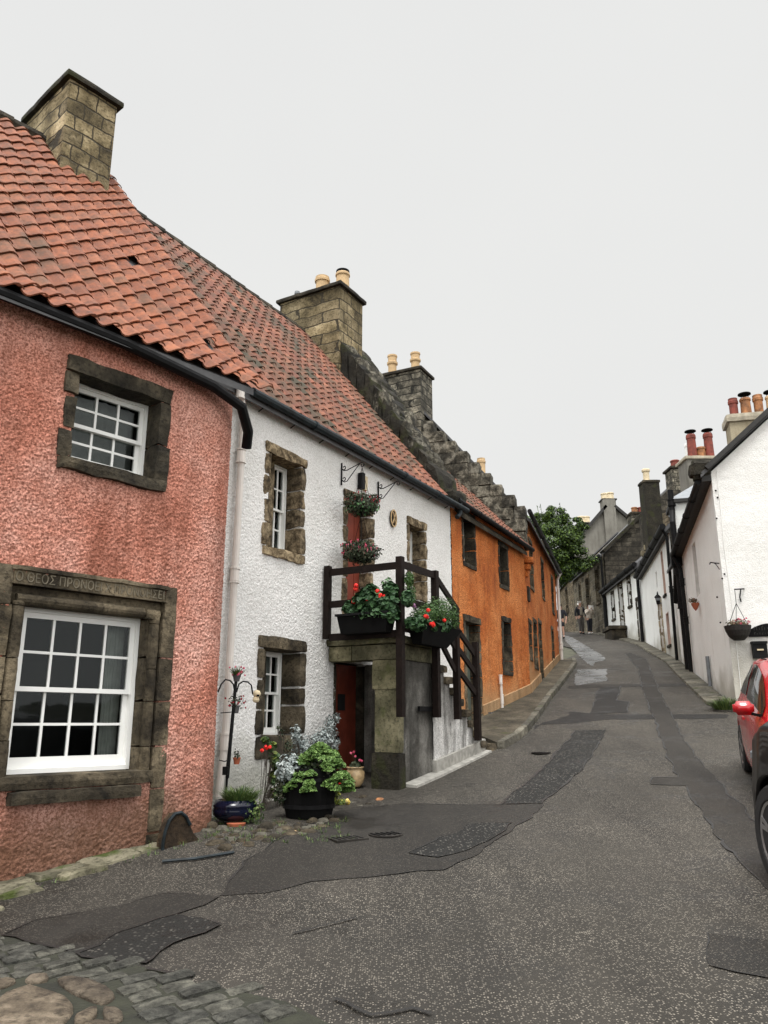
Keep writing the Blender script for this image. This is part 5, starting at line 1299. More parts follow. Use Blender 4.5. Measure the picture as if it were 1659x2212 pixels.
# ------------------------------------------------------------------ plants
def frame_of(n):
    n = n.normalized(); x = n.orthogonal().normalized(); return x, n.cross(x), n
def leaf(mb, p, n, sz, kind, rr, up=None):
    x, y, n = frame_of(n); a = rr.uniform(0, 6.283); u = x*math.cos(a)+y*math.sin(a); v = n.cross(u)
    if kind == 'round':
        vs = [p+(u*math.cos(t*1.0472)+v*math.sin(t*1.0472))*sz*rr.uniform(.85,1.1)+n*rr.uniform(-.12,.12)*sz for t in range(6)]
        vs.append(p-n*sz*.15); mb.add(vs, [(i, (i+1) % 6, 6) for i in range(6)])
    elif kind == 'lance':
        mb.add([p, p+u*sz*.5+v*sz*.34+n*.05*sz, p+u*sz-n*sz*.15, p+u*sz*.5-v*sz*.34+n*.05*sz], [(0,1,2),(0,2,3)])
    elif kind == 'ivy':
        mb.add([p, p+u*.5*sz+v*.5*sz, p+u*.65*sz+v*.15*sz, p+u*sz, p+u*.65*sz-v*.15*sz, p+u*.5*sz-v*.5*sz], [(0,1,2,3,4,5)])
    elif kind == 'petal':
        mb.add([p+u*sz, p+v*sz, p-u*sz, p-v*sz], [(0,1,2,3)])
def cloud(mb, c, r, n, sz, kind, rr, shell_=.5, up=.35, droop=0):
    c = Vector(c)
    for _ in range(n):
        d = Vector((rr.gauss(0,1), rr.gauss(0,1), rr.gauss(0,1))).normalized()
        k = rr.uniform(shell_, 1)**.6
        p = c+Vector((d.x*r[0]*k, d.y*r[1]*k, d.z*r[2]*k))
        p.z -= droop*max(0, (abs(d.x)+abs(d.y))*.5)*rr.random()
        nn = d+Vector((rr.uniform(-.6,.6), rr.uniform(-.6,.6), up+rr.uniform(-.3,.5)))
        leaf(mb, p, nn, sz*rr.uniform(.6,1.25), kind, rr)
def blades(mb, c, r, n, L_, w, rr, spread=.6, droop=.5):
    for _ in range(n):
        a = rr.uniform(0, 6.283); k = rr.uniform(0, 1)**.5; b = Vector(c)+Vector((math.cos(a)*r*k, math.sin(a)*r*k, 0))
        d = Vector((math.cos(a)*spread*k+rr.uniform(-.2,.2), math.sin(a)*spread*k+rr.uniform(-.2,.2), 1)).normalized()
        s = Vector((-math.sin(a), math.cos(a), 0))*w*.5; l = L_*rr.uniform(.5,1.1); vs = []; p = b.copy()
        for i in range(5):
            t = i/4; ww = s*(1-t*.9); vs += [p+ww, p-ww]; dd = d+Vector((0,0,-droop*t*t*1.6)); p = p+dd*l/4
        mb.add(vs, [(2*i,2*i+1,2*i+3,2*i+2) for i in range(4)])
def blossom(mb, c, r, n, sz, rr):
    for _ in range(n):
        d = Vector((rr.gauss(0,1), rr.gauss(0,1), rr.gauss(0,1))).normalized()
        leaf(mb, Vector(c)+d*r*rr.uniform(.7,1), d, sz, 'petal', rr)
def stem(mb, p, q, r=.004): mb.tube([p, (Vector(p)+Vector(q))/2+Vector((.01,0,.01)), q], r, 5)
rp_ = random.Random(77)
def wpt(W, u, v, d): a, z = W.px(u, v, d); return W.pt(a, d, z)
n_dir = Vector((WH.n.x, WH.n.y, 0)); e_dir = Vector((WH.e.x, WH.e.y, 0))
# --- hanging baskets and their scrolled brackets on the white house
def scroll(c, e, r, turns, a0, sgn=1):
    out = []
    for i in range(14):
        t = i/13; a = a0+sgn*turns*6.283*t; rr_ = r*(1-.75*t); out.append(c+e*(math.cos(a)*rr_)+Vector((0,0,math.sin(a)*rr_)))
    return out
def bracket(u, v0, v1, reach, W, label, group, r=.008):
    a, z1 = W.px(u, v0); _, z0 = W.px(u, v1)
    nd = Vector((W.n.x, W.n.y, 0)); o = root('scroll_bracket', W.pt(a, 0, z0), label, 'bracket', group)
    m = MB(); m.wbox(W, a-.012, a+.012, .014, .03, z0, z1); m.build('back_plate', M['pipe_black'], o)
    zt = z1-.10; h = z1-z0; m = MB()
    m.tube(scroll(W.pt(a, .065, zt+.02), nd, .045, 1.0, math.pi, 1)[::-1]+[W.pt(a,.06,zt-.03), W.pt(a,.12,zt-.035), W.pt(a,reach-.05,zt+.05)]+scroll(W.pt(a, reach-.03, zt+.01), nd, .045, 1.0, math.pi*.6, -1), r, 6)
    m.tube(scroll(W.pt(a, .065, z0+.10), nd, .045, 1.0, math.pi, 1)[::-1]+[W.pt(a,.07,z0+.045), W.pt(a,.12,z0+.05), W.pt(a,reach-.07,zt+.045)], r, 6)
    m.build('scroll_arm', M['pipe_black'], o); return W.pt(a, reach-.03, zt-.03)
def find_reach(W, u, v0, utip):
    a, z = W.px(u, v0); lo, hi = .1, 1.2
    for _ in range(30):
        m_ = (lo+hi)/2; p = W.pt(a, m_, z); rx, _ = sight(utip, v0)
        if p.x/p.y < rx: lo = m_
        else: hi = m_
    return lo
r1 = find_reach(WH, 736, 1015, 786); r2 = find_reach(WH, 815, 1050, 863)
tip = bracket(736, 1001, 1049, r1, WH, 'scrolled black wall bracket holding up the two fuchsia baskets', 'wall brackets for hanging baskets')
bracket(815, 1041, 1084, r2, WH, 'empty scrolled black wall bracket between the upper red door and the oval plaque', 'wall brackets for hanging baskets')
def basket(c, rad_, hgt, top, label, ivy, seed):
    rr = random.Random(seed); o = root('hanging_basket', c-Vector((0,0,hgt)), label, 'hanging basket', 'fuchsia baskets over the stair landing')
    m = MB(); m.lathe(c-Vector((0,0,hgt*.9)), [(.001,0),(rad_*.3,.02),(rad_*.55,hgt*.3),(rad_*.6,hgt*.7)], 16); m.build('bowl', M['soot'], o)
    m = MB()
    for k in range(3):
        a = k*2.1+.5; m.tube([c+Vector((math.cos(a)*rad_*.55, math.sin(a)*rad_*.55, 0)), top], .004, 5)
    m.build('chain', M['pipe_black'], o)
    m = MB(); cloud(m, c-Vector((0,0,hgt*.1)), (rad_*1.0,rad_*1.0,hgt*.85), 2600, .040, 'lance', rr, .2, .3, droop=.10)
    for _ in range(34):
        a = rr.uniform(0,6.28); d = Vector((math.cos(a), math.sin(a), rr.uniform(.0,.9))).normalized(); p = c+d*rad_*.5; q = c+Vector((d.x*rad_*1.1, d.y*rad_*1.1, d.z*hgt*.9-.02)); stem(m, p, q, .003)
        for t in (.6,.75,.9,1): leaf(m, p.lerp(q, t), d+Vector((0,0,rr.uniform(-1,1))), .04, 'lance', rr); leaf(m, p.lerp(q, t), Vector((rr.uniform(-1,1),rr.uniform(-1,1),1)), .035, 'lance', rr)
    m.build('foliage', M['leaf_dark'], o)
    if ivy:
        m = MB()
        for _ in range(130):
            a = rr.uniform(0,6.28); k = rr.uniform(.2,.95); p = c+Vector((math.cos(a)*rad_*k, math.sin(a)*rad_*k, -hgt*rr.uniform(.35,1.05)*(1.15-k*.6))); leaf(m, p, Vector((math.cos(a)-.3, math.sin(a)-.9, .4)), .045, 'ivy', rr)
        m.build('ivy', M['leaf_ivy'], o)
    m = MB()
    for _ in range(75):
        a = rr.uniform(0,6.28); k = rr.uniform(.5,1.08); p = c+Vector((math.cos(a)*rad_*k, math.sin(a)*rad_*k, rr.uniform(-.45,.62)*hgt)); blossom(m, p, .008, 5, .011, rr); m.tube([p, p-Vector((0,0,.035))], [.007,.002], 5)
    m.build('blossoms', M['fl_crimson'] if ivy else M['fl_pink'], o)
# sit each basket below the bracket tip, out from the wall
b1 = Vector((tip.x, tip.y, at(777,1085,tip.y).z)); basket(b1, .28, .20, tip, 'upper dark fuchsia basket with trailing green ivy over the stair landing', True, 5)
b2 = Vector((tip.x+.0, tip.y, at(781,1188,tip.y).z)); basket(b2, .30, .21, b1-Vector((0,0,.16)), 'lower fuchsia basket with pink drooping flowers, just above the top rail', False, 8)
# --- geranium troughs on the railings
def petals(m, spots, W, d, rr, n=46, r=.035):
    for (u, v) in spots: blossom(m, wpt(W, u, v, d), r, n, .018, rr)
rr = random.Random(50)
def trough(name, cs, lab, spots, fol, kind, tall=None):
    pass
zl_ = 2.80
a_l = 2.15
# on the landing end, facing down the street: positions follow the end rail
EN = Wall(*(WH.o+WH.e*(a_l-.22)+WH.n*0).to_tuple(), *(WH.o+WH.e*(a_l-.22)+WH.n*1.3).to_tuple(), 1)
EN.n = -WH.e; EN.e = WH.n.copy()
o = root('flower_trough', EN.pt(.5,0,zl_+.02), 'black trough of scarlet geraniums on the landing end above the lower red door', 'flower trough', 'geranium troughs on the railings')
m = MB(); x0, z0 = EN.px(737,1372); x1, z1 = EN.px(846,1323); x0 = max(.08, x0)
m.box8([EN.pt(x0+.05,-.11,z0),EN.pt(x1-.05,-.11,z0),EN.pt(x1-.05,.09,z0),EN.pt(x0+.05,.09,z0),EN.pt(x0,-.13,z1),EN.pt(x1,-.13,z1),EN.pt(x1,.13,z1),EN.pt(x0,.13,z1)])
m.build('box', M['soot'], o)
m = MB(); m.wbox(EN, x0-.02, x1+.02, .10, .15, z1-.02, z1+.012); m.build('rim', M['pipe_black'], o)
m = MB()
for (u, v, r, h) in [(775,1322,.13,.09),(800,1325,.15,.10),(845,1325,.14,.12),(760,1312,.12,.09),(785,1302,.17,.15),(815,1300,.19,.18),(842,1302,.16,.17),(845,1275,.11,.12),(800,1280,.14,.12),(825,1320,.18,.12)]: cloud(m, EN.pt(EN.px(u,v)[0], .02, EN.px(u,v)[1]), (r,r*.9,h), 260, .042, 'round', rr, .35, .5)
m.build('foliage', M['leaf_ger'], o)
m = MB(); cloud(m, wpt(EN,838,1262,-.05), (.10,.08,.10), 60, .06, 'lance', rr, .2, .6); stem(m, wpt(EN,838,1300,-.05), wpt(EN,838,1245,-.05)); m.build('tall_leaves', M['leaf_ivy'], o)
m = MB(); petals(m, [(769,1265),(768,1272),(795,1295),(798,1292),(815,1277),(822,1286),(829,1288),(822,1290),(764,1300)], EN, .12, rr, 40, .03); m.build('blossoms', M['fl_red'], o)
m = MB(); petals(m, [(872,1306),(893,1308),(897,1313),(890,1303)], WH, 1.32, rr, 36, .03)
Pf = 1.30
o = root('flower_trough', WH.pt(3.2,Pf,2.6), 'dark trough hung on the stair railing with mauve and scarlet flowers', 'flower trough', 'geranium troughs on the railings')
m.build('mauve_blossoms', M['fl_mauve'], o)
m = MB(); x0, zt_ = WH.px(880,1345,Pf); x1, _ = WH.px(966,1345,Pf); _, zb_ = WH.px(920,1392,Pf+.15)
def tp(a, d, z): return WH.pt(a, d, z)
m.box8([tp(x0+.12,Pf+.02,zb_),tp(x1-.35,Pf+.02,zb_),tp(x1-.35,Pf+.16,zb_),tp(x0+.12,Pf+.16,zb_),tp(x0,Pf-.02,zt_),tp(x1,Pf-.02,zt_),tp(x1,Pf+.26,zt_),tp(x0,Pf+.26,zt_)])
m.build('box', M['soot'], o)
m = MB()
for (u, v, r, h) in [(905,1332,.14,.15),(925,1322,.18,.17),(945,1315,.19,.20),(962,1318,.19,.21),(975,1335,.15,.20),(885,1285,.10,.17),(884,1250,.07,.11)]: cloud(m, wpt(WH,u,v,Pf+.12), (r,r*.8,h), 900, .028, 'lance', rr, .3, .4)
m.build('foliage', M['leaf_grass2'] if 'leaf_grass2' in M else M['leaf_ivy'], o)
m = MB()
for (u, v, r, h) in [(905,1350,.13,.10),(890,1345,.10,.09),(960,1352,.12,.10),(905,1342,.11,.08),(930,1352,.12,.08),(950,1355,.12,.07),(880,1290,.09,.13)]: cloud(m, wpt(WH,u,v,Pf+.2), (r,r*.7,h), 110, .034, 'round', rr, .4, .2)
m.build('foliage', M['leaf_ger'], o)
m = MB(); petals(m, [(925,1318),(919,1331),(922,1333),(931,1348),(936,1347),(936,1351),(960,1340)], WH, Pf+.3, rr, 30, .026); m.build('blossoms', M['fl_red'], o)
# --- oval plaque with a saltire, lamp over the door
o = root('oval_plaque', wpt(WH,848,1120,0), 'small oval plaque with a pale diagonal cross between the upper door and right window', 'plaque')
RW = Matrix(((WH.e.x, 0, WH.n.x), (WH.e.y, 0, WH.n.y), (0, 1, 0)))
c = wpt(WH,848,1120,.012)
m = MB(); m.lathe(c, [(.10,0),(.10,.02),(.085,.026),(.001,.026)], 24, M=RW@Matrix.Diagonal((1,1.5,1))); m.build('disc', M['pipe_black'], o)
m = MB(); cw = c+n_dir*.032
m.lathe(c+n_dir*.02, [(.107,0),(.107,.014),(.09,.014),(.09,0)], 24, M=RW@Matrix.Diagonal((1,1.5,1)))
m.bar(cw-e_dir*.05-Vector((0,0,.10)), cw+e_dir*.05+Vector((0,0,.10)), .010, .024, up=n_dir); m.bar(cw+n_dir*.006-e_dir*.05+Vector((0,0,.10)), cw+n_dir*.006+e_dir*.05-Vector((0,0,.10)), .010, .024, up=n_dir)
m.build('cross', M['pot_buff'], o)
o = root('wall_lamp', wpt(WH,775,1045,0), 'narrow black wall lamp with pale bracket above the upper red door', 'wall lamp')
m = MB(); a, z = WH.px(774,1040); m.wbox(WH, a-.045, a+.04, .02, .11, z-.14, z+.13); m.build('housing', M['pipe_black'], o)
m = MB(); m.wbox(WH, a+.10, a+.2, .0, .06, z-.12, z+.12); m.build('back_plate', M['pot_cream'], o)
# --- plant stand
def gp(a, d): p = WH.pt(a, d, 0); return Vector((p.x, p.y, G(p.x, p.y)))
dS = .38
base = wpt(WH,485,1735,dS); o = root('plant_stand', (base.x, base.y, G(base.x, base.y)), 'slim black metal plant stand with curved arms before the white drainpipe', 'plant stand')
m = MB(); S = lambda u, v, d=dS: wpt(WH, u, v, d)
m.tube([Vector((base.x, base.y, G(base.x, base.y)-.02)), S(491,1681)], .011, 8); m.build('foot', M['pipe_black'], o)
m = MB(); m.tube([S(491,1681), S(497,1609), S(503,1544)], .021, 8); m.tube([S(503,1544), S(507,1500), S(510,1470)], .019, 8); m.build('pole', M['pipe_black'], o)
for pts in ([(508,1500),(504,1478),(497,1470),(487,1468),(478,1478),(471,1495)], [(511,1495),(516,1478),(525,1472),(535,1473),(543,1480),(546,1500)]):
    m = MB(); m.tube([S(*p) for p in pts], .009, 7); m.build('arm', M['pipe_black'], o)
m = MB(); m.tube([S(477,1540), S(503,1538)], .006, 6); m.build('pot_ring', M['pipe_black'], o); m = MB(); m.tube([S(474,1642), S(485,1645), S(498,1640)], .006, 6); m.build('pot_ring', M['pipe_black'], o); m = MB(); m.box(S(487,1665), (.06,.05,.09)); m.build('clamp', M['pipe_black'], o)
def small_pot(u, v, d, r, h, mat, label, fol, seed, bl=None, kind='lance', n=160, fr=.10, fh=.09, grass=False):
    rr = random.Random(seed); c = S(u, v, d); o = root('plant_pot', c, label, 'plant pot', 'little pots on the plant stand')
    m = MB(); m.lathe(c, [(r*.72,0),(r,h*.8),(r*1.1,h*.82),(r*1.1,h),(r*.9,h),(r*.85,h*.8)], 14); m.build('pot', M[mat], o)
    m = MB()
    if grass: blades(m, c+Vector((0,0,h)), r, 150, .17, .008, rr, 1.1, .9)
    else: cloud(m, c+Vector((0,0,h+fh*.6)), (fr,fr,fh), n, .03, kind, rr, .1, .3, droop=.05)
    m.build('foliage', M[fol], o)
    if bl:
        m = MB()
        for _ in range(14):
            p = c+Vector((rr.uniform(-1,1)*fr*1.2, rr.uniform(-1,1)*fr, h+rr.uniform(-.3,1.2)*fh)); blossom(m, p, .008, 6, .012, rr)
        m.build('blossoms', M[bl], o)
small_pot(511,1472,dS,.045,.07,'slate','grey pot of spiky pale grass on top of the plant stand','leaf_grass',1,'fl_pink',grass=True)
small_pot(509,1541,dS,.042,.09,'slate','grey pot of crimson fuchsia halfway up the plant stand','leaf_dark',2,'fl_crimson',n=120)
small_pot(511,1651,dS,.042,.075,'terracotta','small terracotta pot with a dark seedling low on the plant stand','leaf_dark',3,n=46,fr=.05,fh=.07)
# cream figure-shaped ornament on the right arm
c = S(553,1508,dS); o = root('garden_ornament', c, 'small cream round headed ornament hanging from the right arm of the plant stand', 'ornament')
m = MB(); m.lathe(c+Vector((.0,0,-.055)), [(.001,0),(.03,.008),(.042,.03),(.036,.06),(.028,.07)], 14); m.build('body', M['pot_cream'], o)
m = MB(); m.lathe(c+Vector((.008,0,.005)), [(.001,0),(.035,.012),(.05,.045),(.035,.08),(.001,.092)], 14); m.build('head', M['pot_cream'], o, smooth=True)
m = MB(); m.box(c+Vector((.03,-.045,.03)), (.03,.016,.02)); m.build('face_patch', M['soot'], o)
# --- tubs on the ground
def tub_at(u, v): return gpx(u, v)
c = gpx(499,1783)+Vector((0,.18,0)); c.z = G(c.x, c.y)+.03
M['blue_glaze'] = plain('cobalt_glaze', (.003,.005,.017), .14, var=.4)
o = root('glazed_bowl', c, 'wide glossy dark blue bowl of trailing grass at the pink corner', 'planter')
m = MB(); m.lathe(c, [(.16,0),(.225,.05),(.235,.10),(.225,.13),(.235,.145),(.225,.16),(.205,.2),(.18,.2),(.17,.15)], 28); m.build('bowl', M['blue_glaze'], o, smooth=True)
m = MB(); m.lathe(c+Vector((.05,-.17,-.05)), [(.09,0),(.10,.035),(.08,.04)], 14); m.build('foot', M['terracotta'], o)
m = MB(); rr = random.Random(6); blades(m, c+Vector((.05,0,.18)), .16, 700, .24, .010, rr, .9, .9); cloud(m, c+Vector((.16,-.02,.12)), (.17,.15,.15), 500, .035, 'lance', rr, .2, .3, droop=.1); m.build('foliage', M['leaf_grass'], o)
m = MB(); blades(m, c+Vector((-.12,0,.17)), .06, 40, .16, .006, rr, 1.3, 1.0); m.build('dry_grass', M['straw'] if 'straw' in M else M['pot_cream'], o)
# half barrel
c = gpx(652,1772)+Vector((.05,.26,0)); c.z = G(c.x, c.y)
o = root('barrel_planter', c, 'dark half barrel overflowing with green sedum and silver leaves before the white wall', 'planter')
H_ = .52
m = MB(); m.lathe(c, [(.25,0),(.285,.14),(.292,.3),(.285,.42),(.27,H_),(.24,H_),(.24,H_-.06)], 24); m.build('barrel', M['soot'], o)
m = MB()
for z in (.1,.38): m.lathe(c+Vector((0,0,z)), [(.282,0),(.294,0),(.294,.04),(.282,.04)], 24)
m.build('hoop', M['pipe_black'], o)
m = MB(); rr = random.Random(12)
for _ in range(74):
    a = rr.uniform(0,6.28); k = rr.uniform(0,1)**.55; cc = c+Vector((.12+math.cos(a)*.36*k, -.07+math.sin(a)*.31*k, H_+.21*(1-k*k)-.24*k**2+rr.uniform(-.03,.04))); rc = rr.uniform(.05,.095)
    for q in range(26):
        b_ = rr.uniform(0,6.28); kk = rr.uniform(0,1)**.5; p = cc+Vector((math.cos(b_)*rc*kk, math.sin(b_)*rc*kk, rc*.7*(1-kk*kk)-.02))
        for j in range(6):
            t = j*1.05+b_; d = Vector((math.cos(t)*.8, math.sin(t)*.8, .9)); leaf(m, p+Vector((math.cos(t)*.009, math.sin(t)*.009, rr.uniform(-.004,.008))), d, .017*rr.uniform(.7,1.3), 'round', rr)
m.build('sedum', M['leaf_sedum'], o)
m = MB(); cloud(m, c+Vector((-.22,-.14,H_+.02)), (.15,.13,.15), 620, .05, 'lance', rr, .25, .2, droop=.12); m.build('silver_ragwort', M['leaf_silver'], o)
m = MB(); cloud(m, c+Vector((.05,.05,H_+.02)), (.36,.30,.16), 1500, .05, 'lance', rr, .3, .2, droop=.25); cloud(m, c+Vector((-.28,-.05,H_-.12)), (.12,.14,.26), 420, .045, 'lance', rr, .2, .2, droop=.2); m.build('foliage', M['leaf_dark'], o)
def bush(name, label, spots, mat, kind, sz, cat='plant', group=None, seed=0, stems=True, extra=None, d=.3, foot=None):
    rr = random.Random(seed); f = foot or spots[0][:2]; b = gpx(*f) if foot else None
    P = [(wpt(WH, u, v, d), r, h, n) for (u, v, r, h, n) in spots]
    p0 = P[0][0]; o = root(name, (p0.x, p0.y, G(p0.x, p0.y)), label, cat, group)
    m = MB()
    for (p, r, h, n) in P:
        cloud(m, p, (r,r*.7,h), n, sz, kind, rr, .1, .35)
    m.build('foliage', M[mat], o)
    if stems:
        m = MB()
        for (p, r, h, n) in P:
            for _ in range(5): stem(m, Vector((p0.x+rr.uniform(-.05,.05), p0.y, G(p0.x, p0.y))), p+Vector((rr.uniform(-r,r)*.7, 0, rr.uniform(-.3,.9)*h)), .003)
        m.build('stem', M['bark'], o)
    return o
bush('silver_bush', 'feathery silver grey bush behind the barrel, against the white wall', [(655,1612,.16,.16,420),(690,1605,.17,.17,480),(715,1600,.13,.2,420),(640,1585,.08,.13,150),(712,1560,.07,.14,130),(728,1550,.05,.08,60),(700,1590,.15,.15,260)], 'leaf_silver', 'lance', .042, seed=3, d=.30)
bush('climbing_plant', 'thin twiggy plant on a cane in front of the lower window sill', [(608,1590,.05,.10,40),(603,1570,.04,.05,24),(622,1610,.08,.10,120)], 'leaf_dark', 'lance', .03, seed=4, d=.4)
o = bush('nasturtium', 'nasturtium with orange red flowers climbing left of the barrel', [(572,1598,.05,.05,26),(585,1610,.07,.06,40),(592,1640,.07,.10,46),(586,1680,.07,.10,40),(590,1715,.07,.07,36),(600,1655,.07,.08,36)], 'leaf_nast2', 'round', .034, seed=5, d=.45)
m = MB(); rr = random.Random(4); petals(m, [(574,1613),(576,1616),(583,1614),(566,1621)], WH, .52, rr, 20, .018); m.build('blossoms', M['fl_red'], o)
o = bush('nasturtium', 'yellowing nasturtium with one red flower at the foot of the barrel', [(722,1720,.07,.11,90),(735,1735,.08,.08,90),(748,1745,.06,.06,60),(716,1700,.06,.08,60)], 'leaf_nast', 'round', .026, seed=6, d=1.0)
m = MB(); petals(m, [(722,1757),(725,1755),(733,1690)], WH, 1.1, rr, 26, .024); m.build('red_blossoms', M['fl_red'], o)
m = MB(); petals(m, [(752,1733),(750,1730),(747,1746),(755,1750),(740,1755)], WH, 1.1, rr, 26, .026); m.build('yellow_blossoms', M['fl_yellow'], o)
# glazed jar by the door
c = gpx(766,1706); c = c+Vector((0,.12,0)); c.z = G(c.x, c.y)+.02
o = root('glazed_jar', c, 'round cream and brown glazed jar with pink flowers beside the lower red door', 'plant jar')
m = MB(); m.lathe(c, [(.075,0),(.11,.05),(.135,.12),(.13,.20),(.10,.235),(.125,.25),(.125,.262),(.10,.262),(.09,.22)], 22); m.build('jar', M['jar'], o, smooth=True)
m = MB(); rr = random.Random(14); cloud(m, c+Vector((0,0,.29)), (.08,.07,.05), 60, .03, 'round', rr, .2, .5)
for (dx, dz) in ((-.05,.44),(0,.40),(.06,.36),(-.02,.46)): stem(m, c+Vector((0,0,.25)), c+Vector((dx,0,dz)), .0025)
m.build('foliage', M['leaf_dark'], o)
m = MB()
for (dx, dz) in ((-.06,.44),(-.02,.46),(0,.40),(.06,.35),(.09,.34)): blossom(m, c+Vector((dx,0,dz)), .018, 14, .012, rr)
m.build('blossoms', M['fl_pink'], o)
# loose rubble stones by the tubs: each a thing
def rubble():
    rr = random.Random(44); tmpl = []
    reg = [gpx(*p) for p in [(440,1786),(470,1788),(545,1793),(600,1778),(655,1775),(700,1768),(742,1764),(700,1786),(655,1802),(600,1812),(540,1824),(480,1832),(452,1812)]]
    for k in range(6):
        m = MB(); w, d, h = [(.15,.11,.07),(.11,.09,.06),(.19,.12,.05),(.09,.07,.05),(.13,.12,.08),(.07,.06,.04)][k]
        m.stone(lambda x, y, z: Vector(((x-.5)*w, (y-.5)*d, z*h-.034)), res=(5,5,3), amp=.028, rnd=.9, freq=9, seed=k*3)
        tmpl.append(m)
    placed = []; xs = [p.x for p in reg]; ys = [p.y for p in reg]; first = {}
    look = ['grey brown', 'mossy', 'pale tan', 'dark', 'rounded', 'angular']
    lab_at = ['below the blue bowl', 'below the barrel', 'at the road edge']
    def add(x, y, k, label, mat, sc=1):
        if (k, mat) not in first: 
            me = bpy.data.meshes.new('loose_stone'); me.from_pydata(tmpl[k].v, [], tmpl[k].f); me.materials.append(M[mat]); me.polygons.foreach_set('use_smooth', [True]*len(me.polygons)); first[(k, mat)] = me
        o = bpy.data.objects.new('loose_stone', first[(k, mat)]); COL.objects.link(o); o.location = (x, y, G(x, y)); o.rotation_euler = (0, 0, rr.uniform(0, 6.28)); o.scale = (sc, sc, sc)
        tag(o, label, 'stone', 'rubble stones round the tubs')
    tries = 0
    while len(placed) < 48 and tries < 4000:
        tries += 1; x = rr.uniform(min(xs), max(xs)); y = rr.uniform(min(ys), max(ys))
        if not in_poly(x, y, reg) or any((x-a)**2+(y-b)**2 < .0095 for a, b in placed): continue
        placed.append((x, y)); k = rr.randrange(6)
        add(x, y, k, 'rough rubble stone bedded in the strip below the blue bowl and barrel', rr.choice(['stone', 'stone_d', 'stone', 'kerb']), rr.uniform(.8,1.25))
    for (u, v, k, mt, lb) in [(533,1820,5,'pot_orange','small orange brick chip at the edge of the rubble strip'),(640,1795,5,'pot_buff','small buff stone at the right end of the rubble strip'),(822,1727,2,'pot_orange','flat orange stone beside the porch pillar'),(760,1733,2,'kerb','grey flat stone below the glazed jar'),(785,1722,0,'stone','brown stone between the jar and the pillar'),(795,1737,1,'stone_d','dark stone in front of the porch step'),(775,1741,3,'kerb','small grey stone nearest the road by the porch')]:
        p = gpx(u, v); add(p.x, p.y, k, lb, mt, .9)
rubble()
# iron guard at the corner of the pink wall
G2 = Wflat(PK)
o = root('corner_guard', (lambda p: Vector((p.x, p.y, G(p.x, p.y))))(G2.pt(3.8,.25,0)), 'curved rusty fin shaped guard stone leaning at the corner of the pink wall', 'corner guard')
prof_ = [(350,1862),(352,1822),(357,1796),(366,1772),(378,1758),(391,1755),(402,1764),(411,1782),(418,1800),(432,1816),(450,1830),(468,1843),(468,1850)]
def ext(mb, P, W, d0, d1):
    A = [W.px(u, v, d1) for u, v in P]; n = len(A)
    vs = [W.pt(a, d1, z) for a, z in A]+[W.pt(a, d0, z) for a, z in A]
    mb.add(vs, [tuple(range(n)), tuple(range(2*n-1, n-1, -1))]+[(i, (i+1) % n, n+(i+1) % n, n+i) for i in range(n)])
M['rust'] = stonemat('rusty_brown', [(.3,(.014,.010,.007)),(.5,(.035,.024,.015)),(.72,(.085,.055,.03))], bmp=.5, scale=6)
m = MB(); ext(m, prof_, G2, .20, .30); m.build('fin', M['rust'], o)
m = MB(); m.tube([wpt(G2, u, v, .31) for u, v in prof_[:8]], .016, 6); m.build('rim', M['gutter_blue'], o)
m = MB(); m.tube([gpx(350,1866)+Vector((0,0,.02)), gpx(420,1860)+Vector((0,0,.02)), gpx(505,1846)+Vector((0,0,.02))], .014, 6); q = m.build('iron_rod', M['gutter_blue']); tag(q, 'thin dark iron rod lying on the road below the corner guard', 'rod')
# covers in the road
def disc_cover(u, v, rx, label, square=False):
    p = gpx(u, v); o = root('manhole_cover', p, label, 'manhole cover'); m = MB()
    if square: m.box(p+Vector((0,0,.004)), (rx*2,rx*1.5,.02), Matrix.Rotation(.5,3,'Z'))
    else: m.lathe(p+Vector((0,0,.0)), [(rx,0),(rx,.012),(rx*.9,.013),(rx*.88,.010),(.001,.010)], 24)
    m.build('cover', M['iron_dark'], o)
    m = MB()
    for i in range(5): m.box(p+Matrix.Rotation(.5,3,'Z')@Vector(((i-2)*rx*.35,0,.0))+Vector((0,0,.015)), (rx*.12,rx*1.1,.006), Matrix.Rotation(.5,3,'Z'))
    m.build('grid', M['pipe_black'], o)
disc_cover(833,1804,.17,'round iron cover in the road in front of the porch pillar'); disc_cover(750,1813,.17,'square iron grating in the road below the barrel', True); disc_cover(1169,1627,.16,'small iron cover in the road past the stair foot')
# --- gable fittings
W = GAB
def gab(u, v, d=0): a, z = W.px(u, v, d); return W.pt(a, d, z)
o = root('wall_bracket', gab(1607,1272), 'black T shaped bracket holding the hanging basket on the white gable', 'bracket')
m = MB(); m.tube([gab(1607,1272,.0), gab(1607,1272,.03), gab(1587,1273,.25)], .014, 8); m.tube([gab(1600,1274,.05), gab(1598,1290,.05), gab(1601,1300,.05)], .014, 8); m.build('arm', M['pipe_black'], o)
top = gab(1587,1274,.25); cb = gab(1593,1352,.25)
o = root('hanging_basket', cb-Vector((0,0,.3)), 'deep dark wicker basket of dry red and green plants on the white gable', 'hanging basket')
m = MB(); m.lathe(cb-Vector((0,0,.30)), [(.001,0),(.10,.01),(.19,.09),(.24,.20),(.26,.30),(.24,.30)], 20); m.build('bowl', M['wicker'], o)
m = MB()
for k in range(3): m.tube([cb+Vector((math.cos(k*2.1)*.22, math.sin(k*2.1)*.22, 0)), top-Vector((0,0,.28)), top], .006, 5)
m.build('chain', M['pipe_black'], o)
m = MB(); rr = random.Random(3); cloud(m, cb+Vector((0,0,.05)), (.23,.2,.10), 420, .045, 'lance', rr, .1, .5); m.build('foliage', M['leaf_dry'], o)
m = MB()
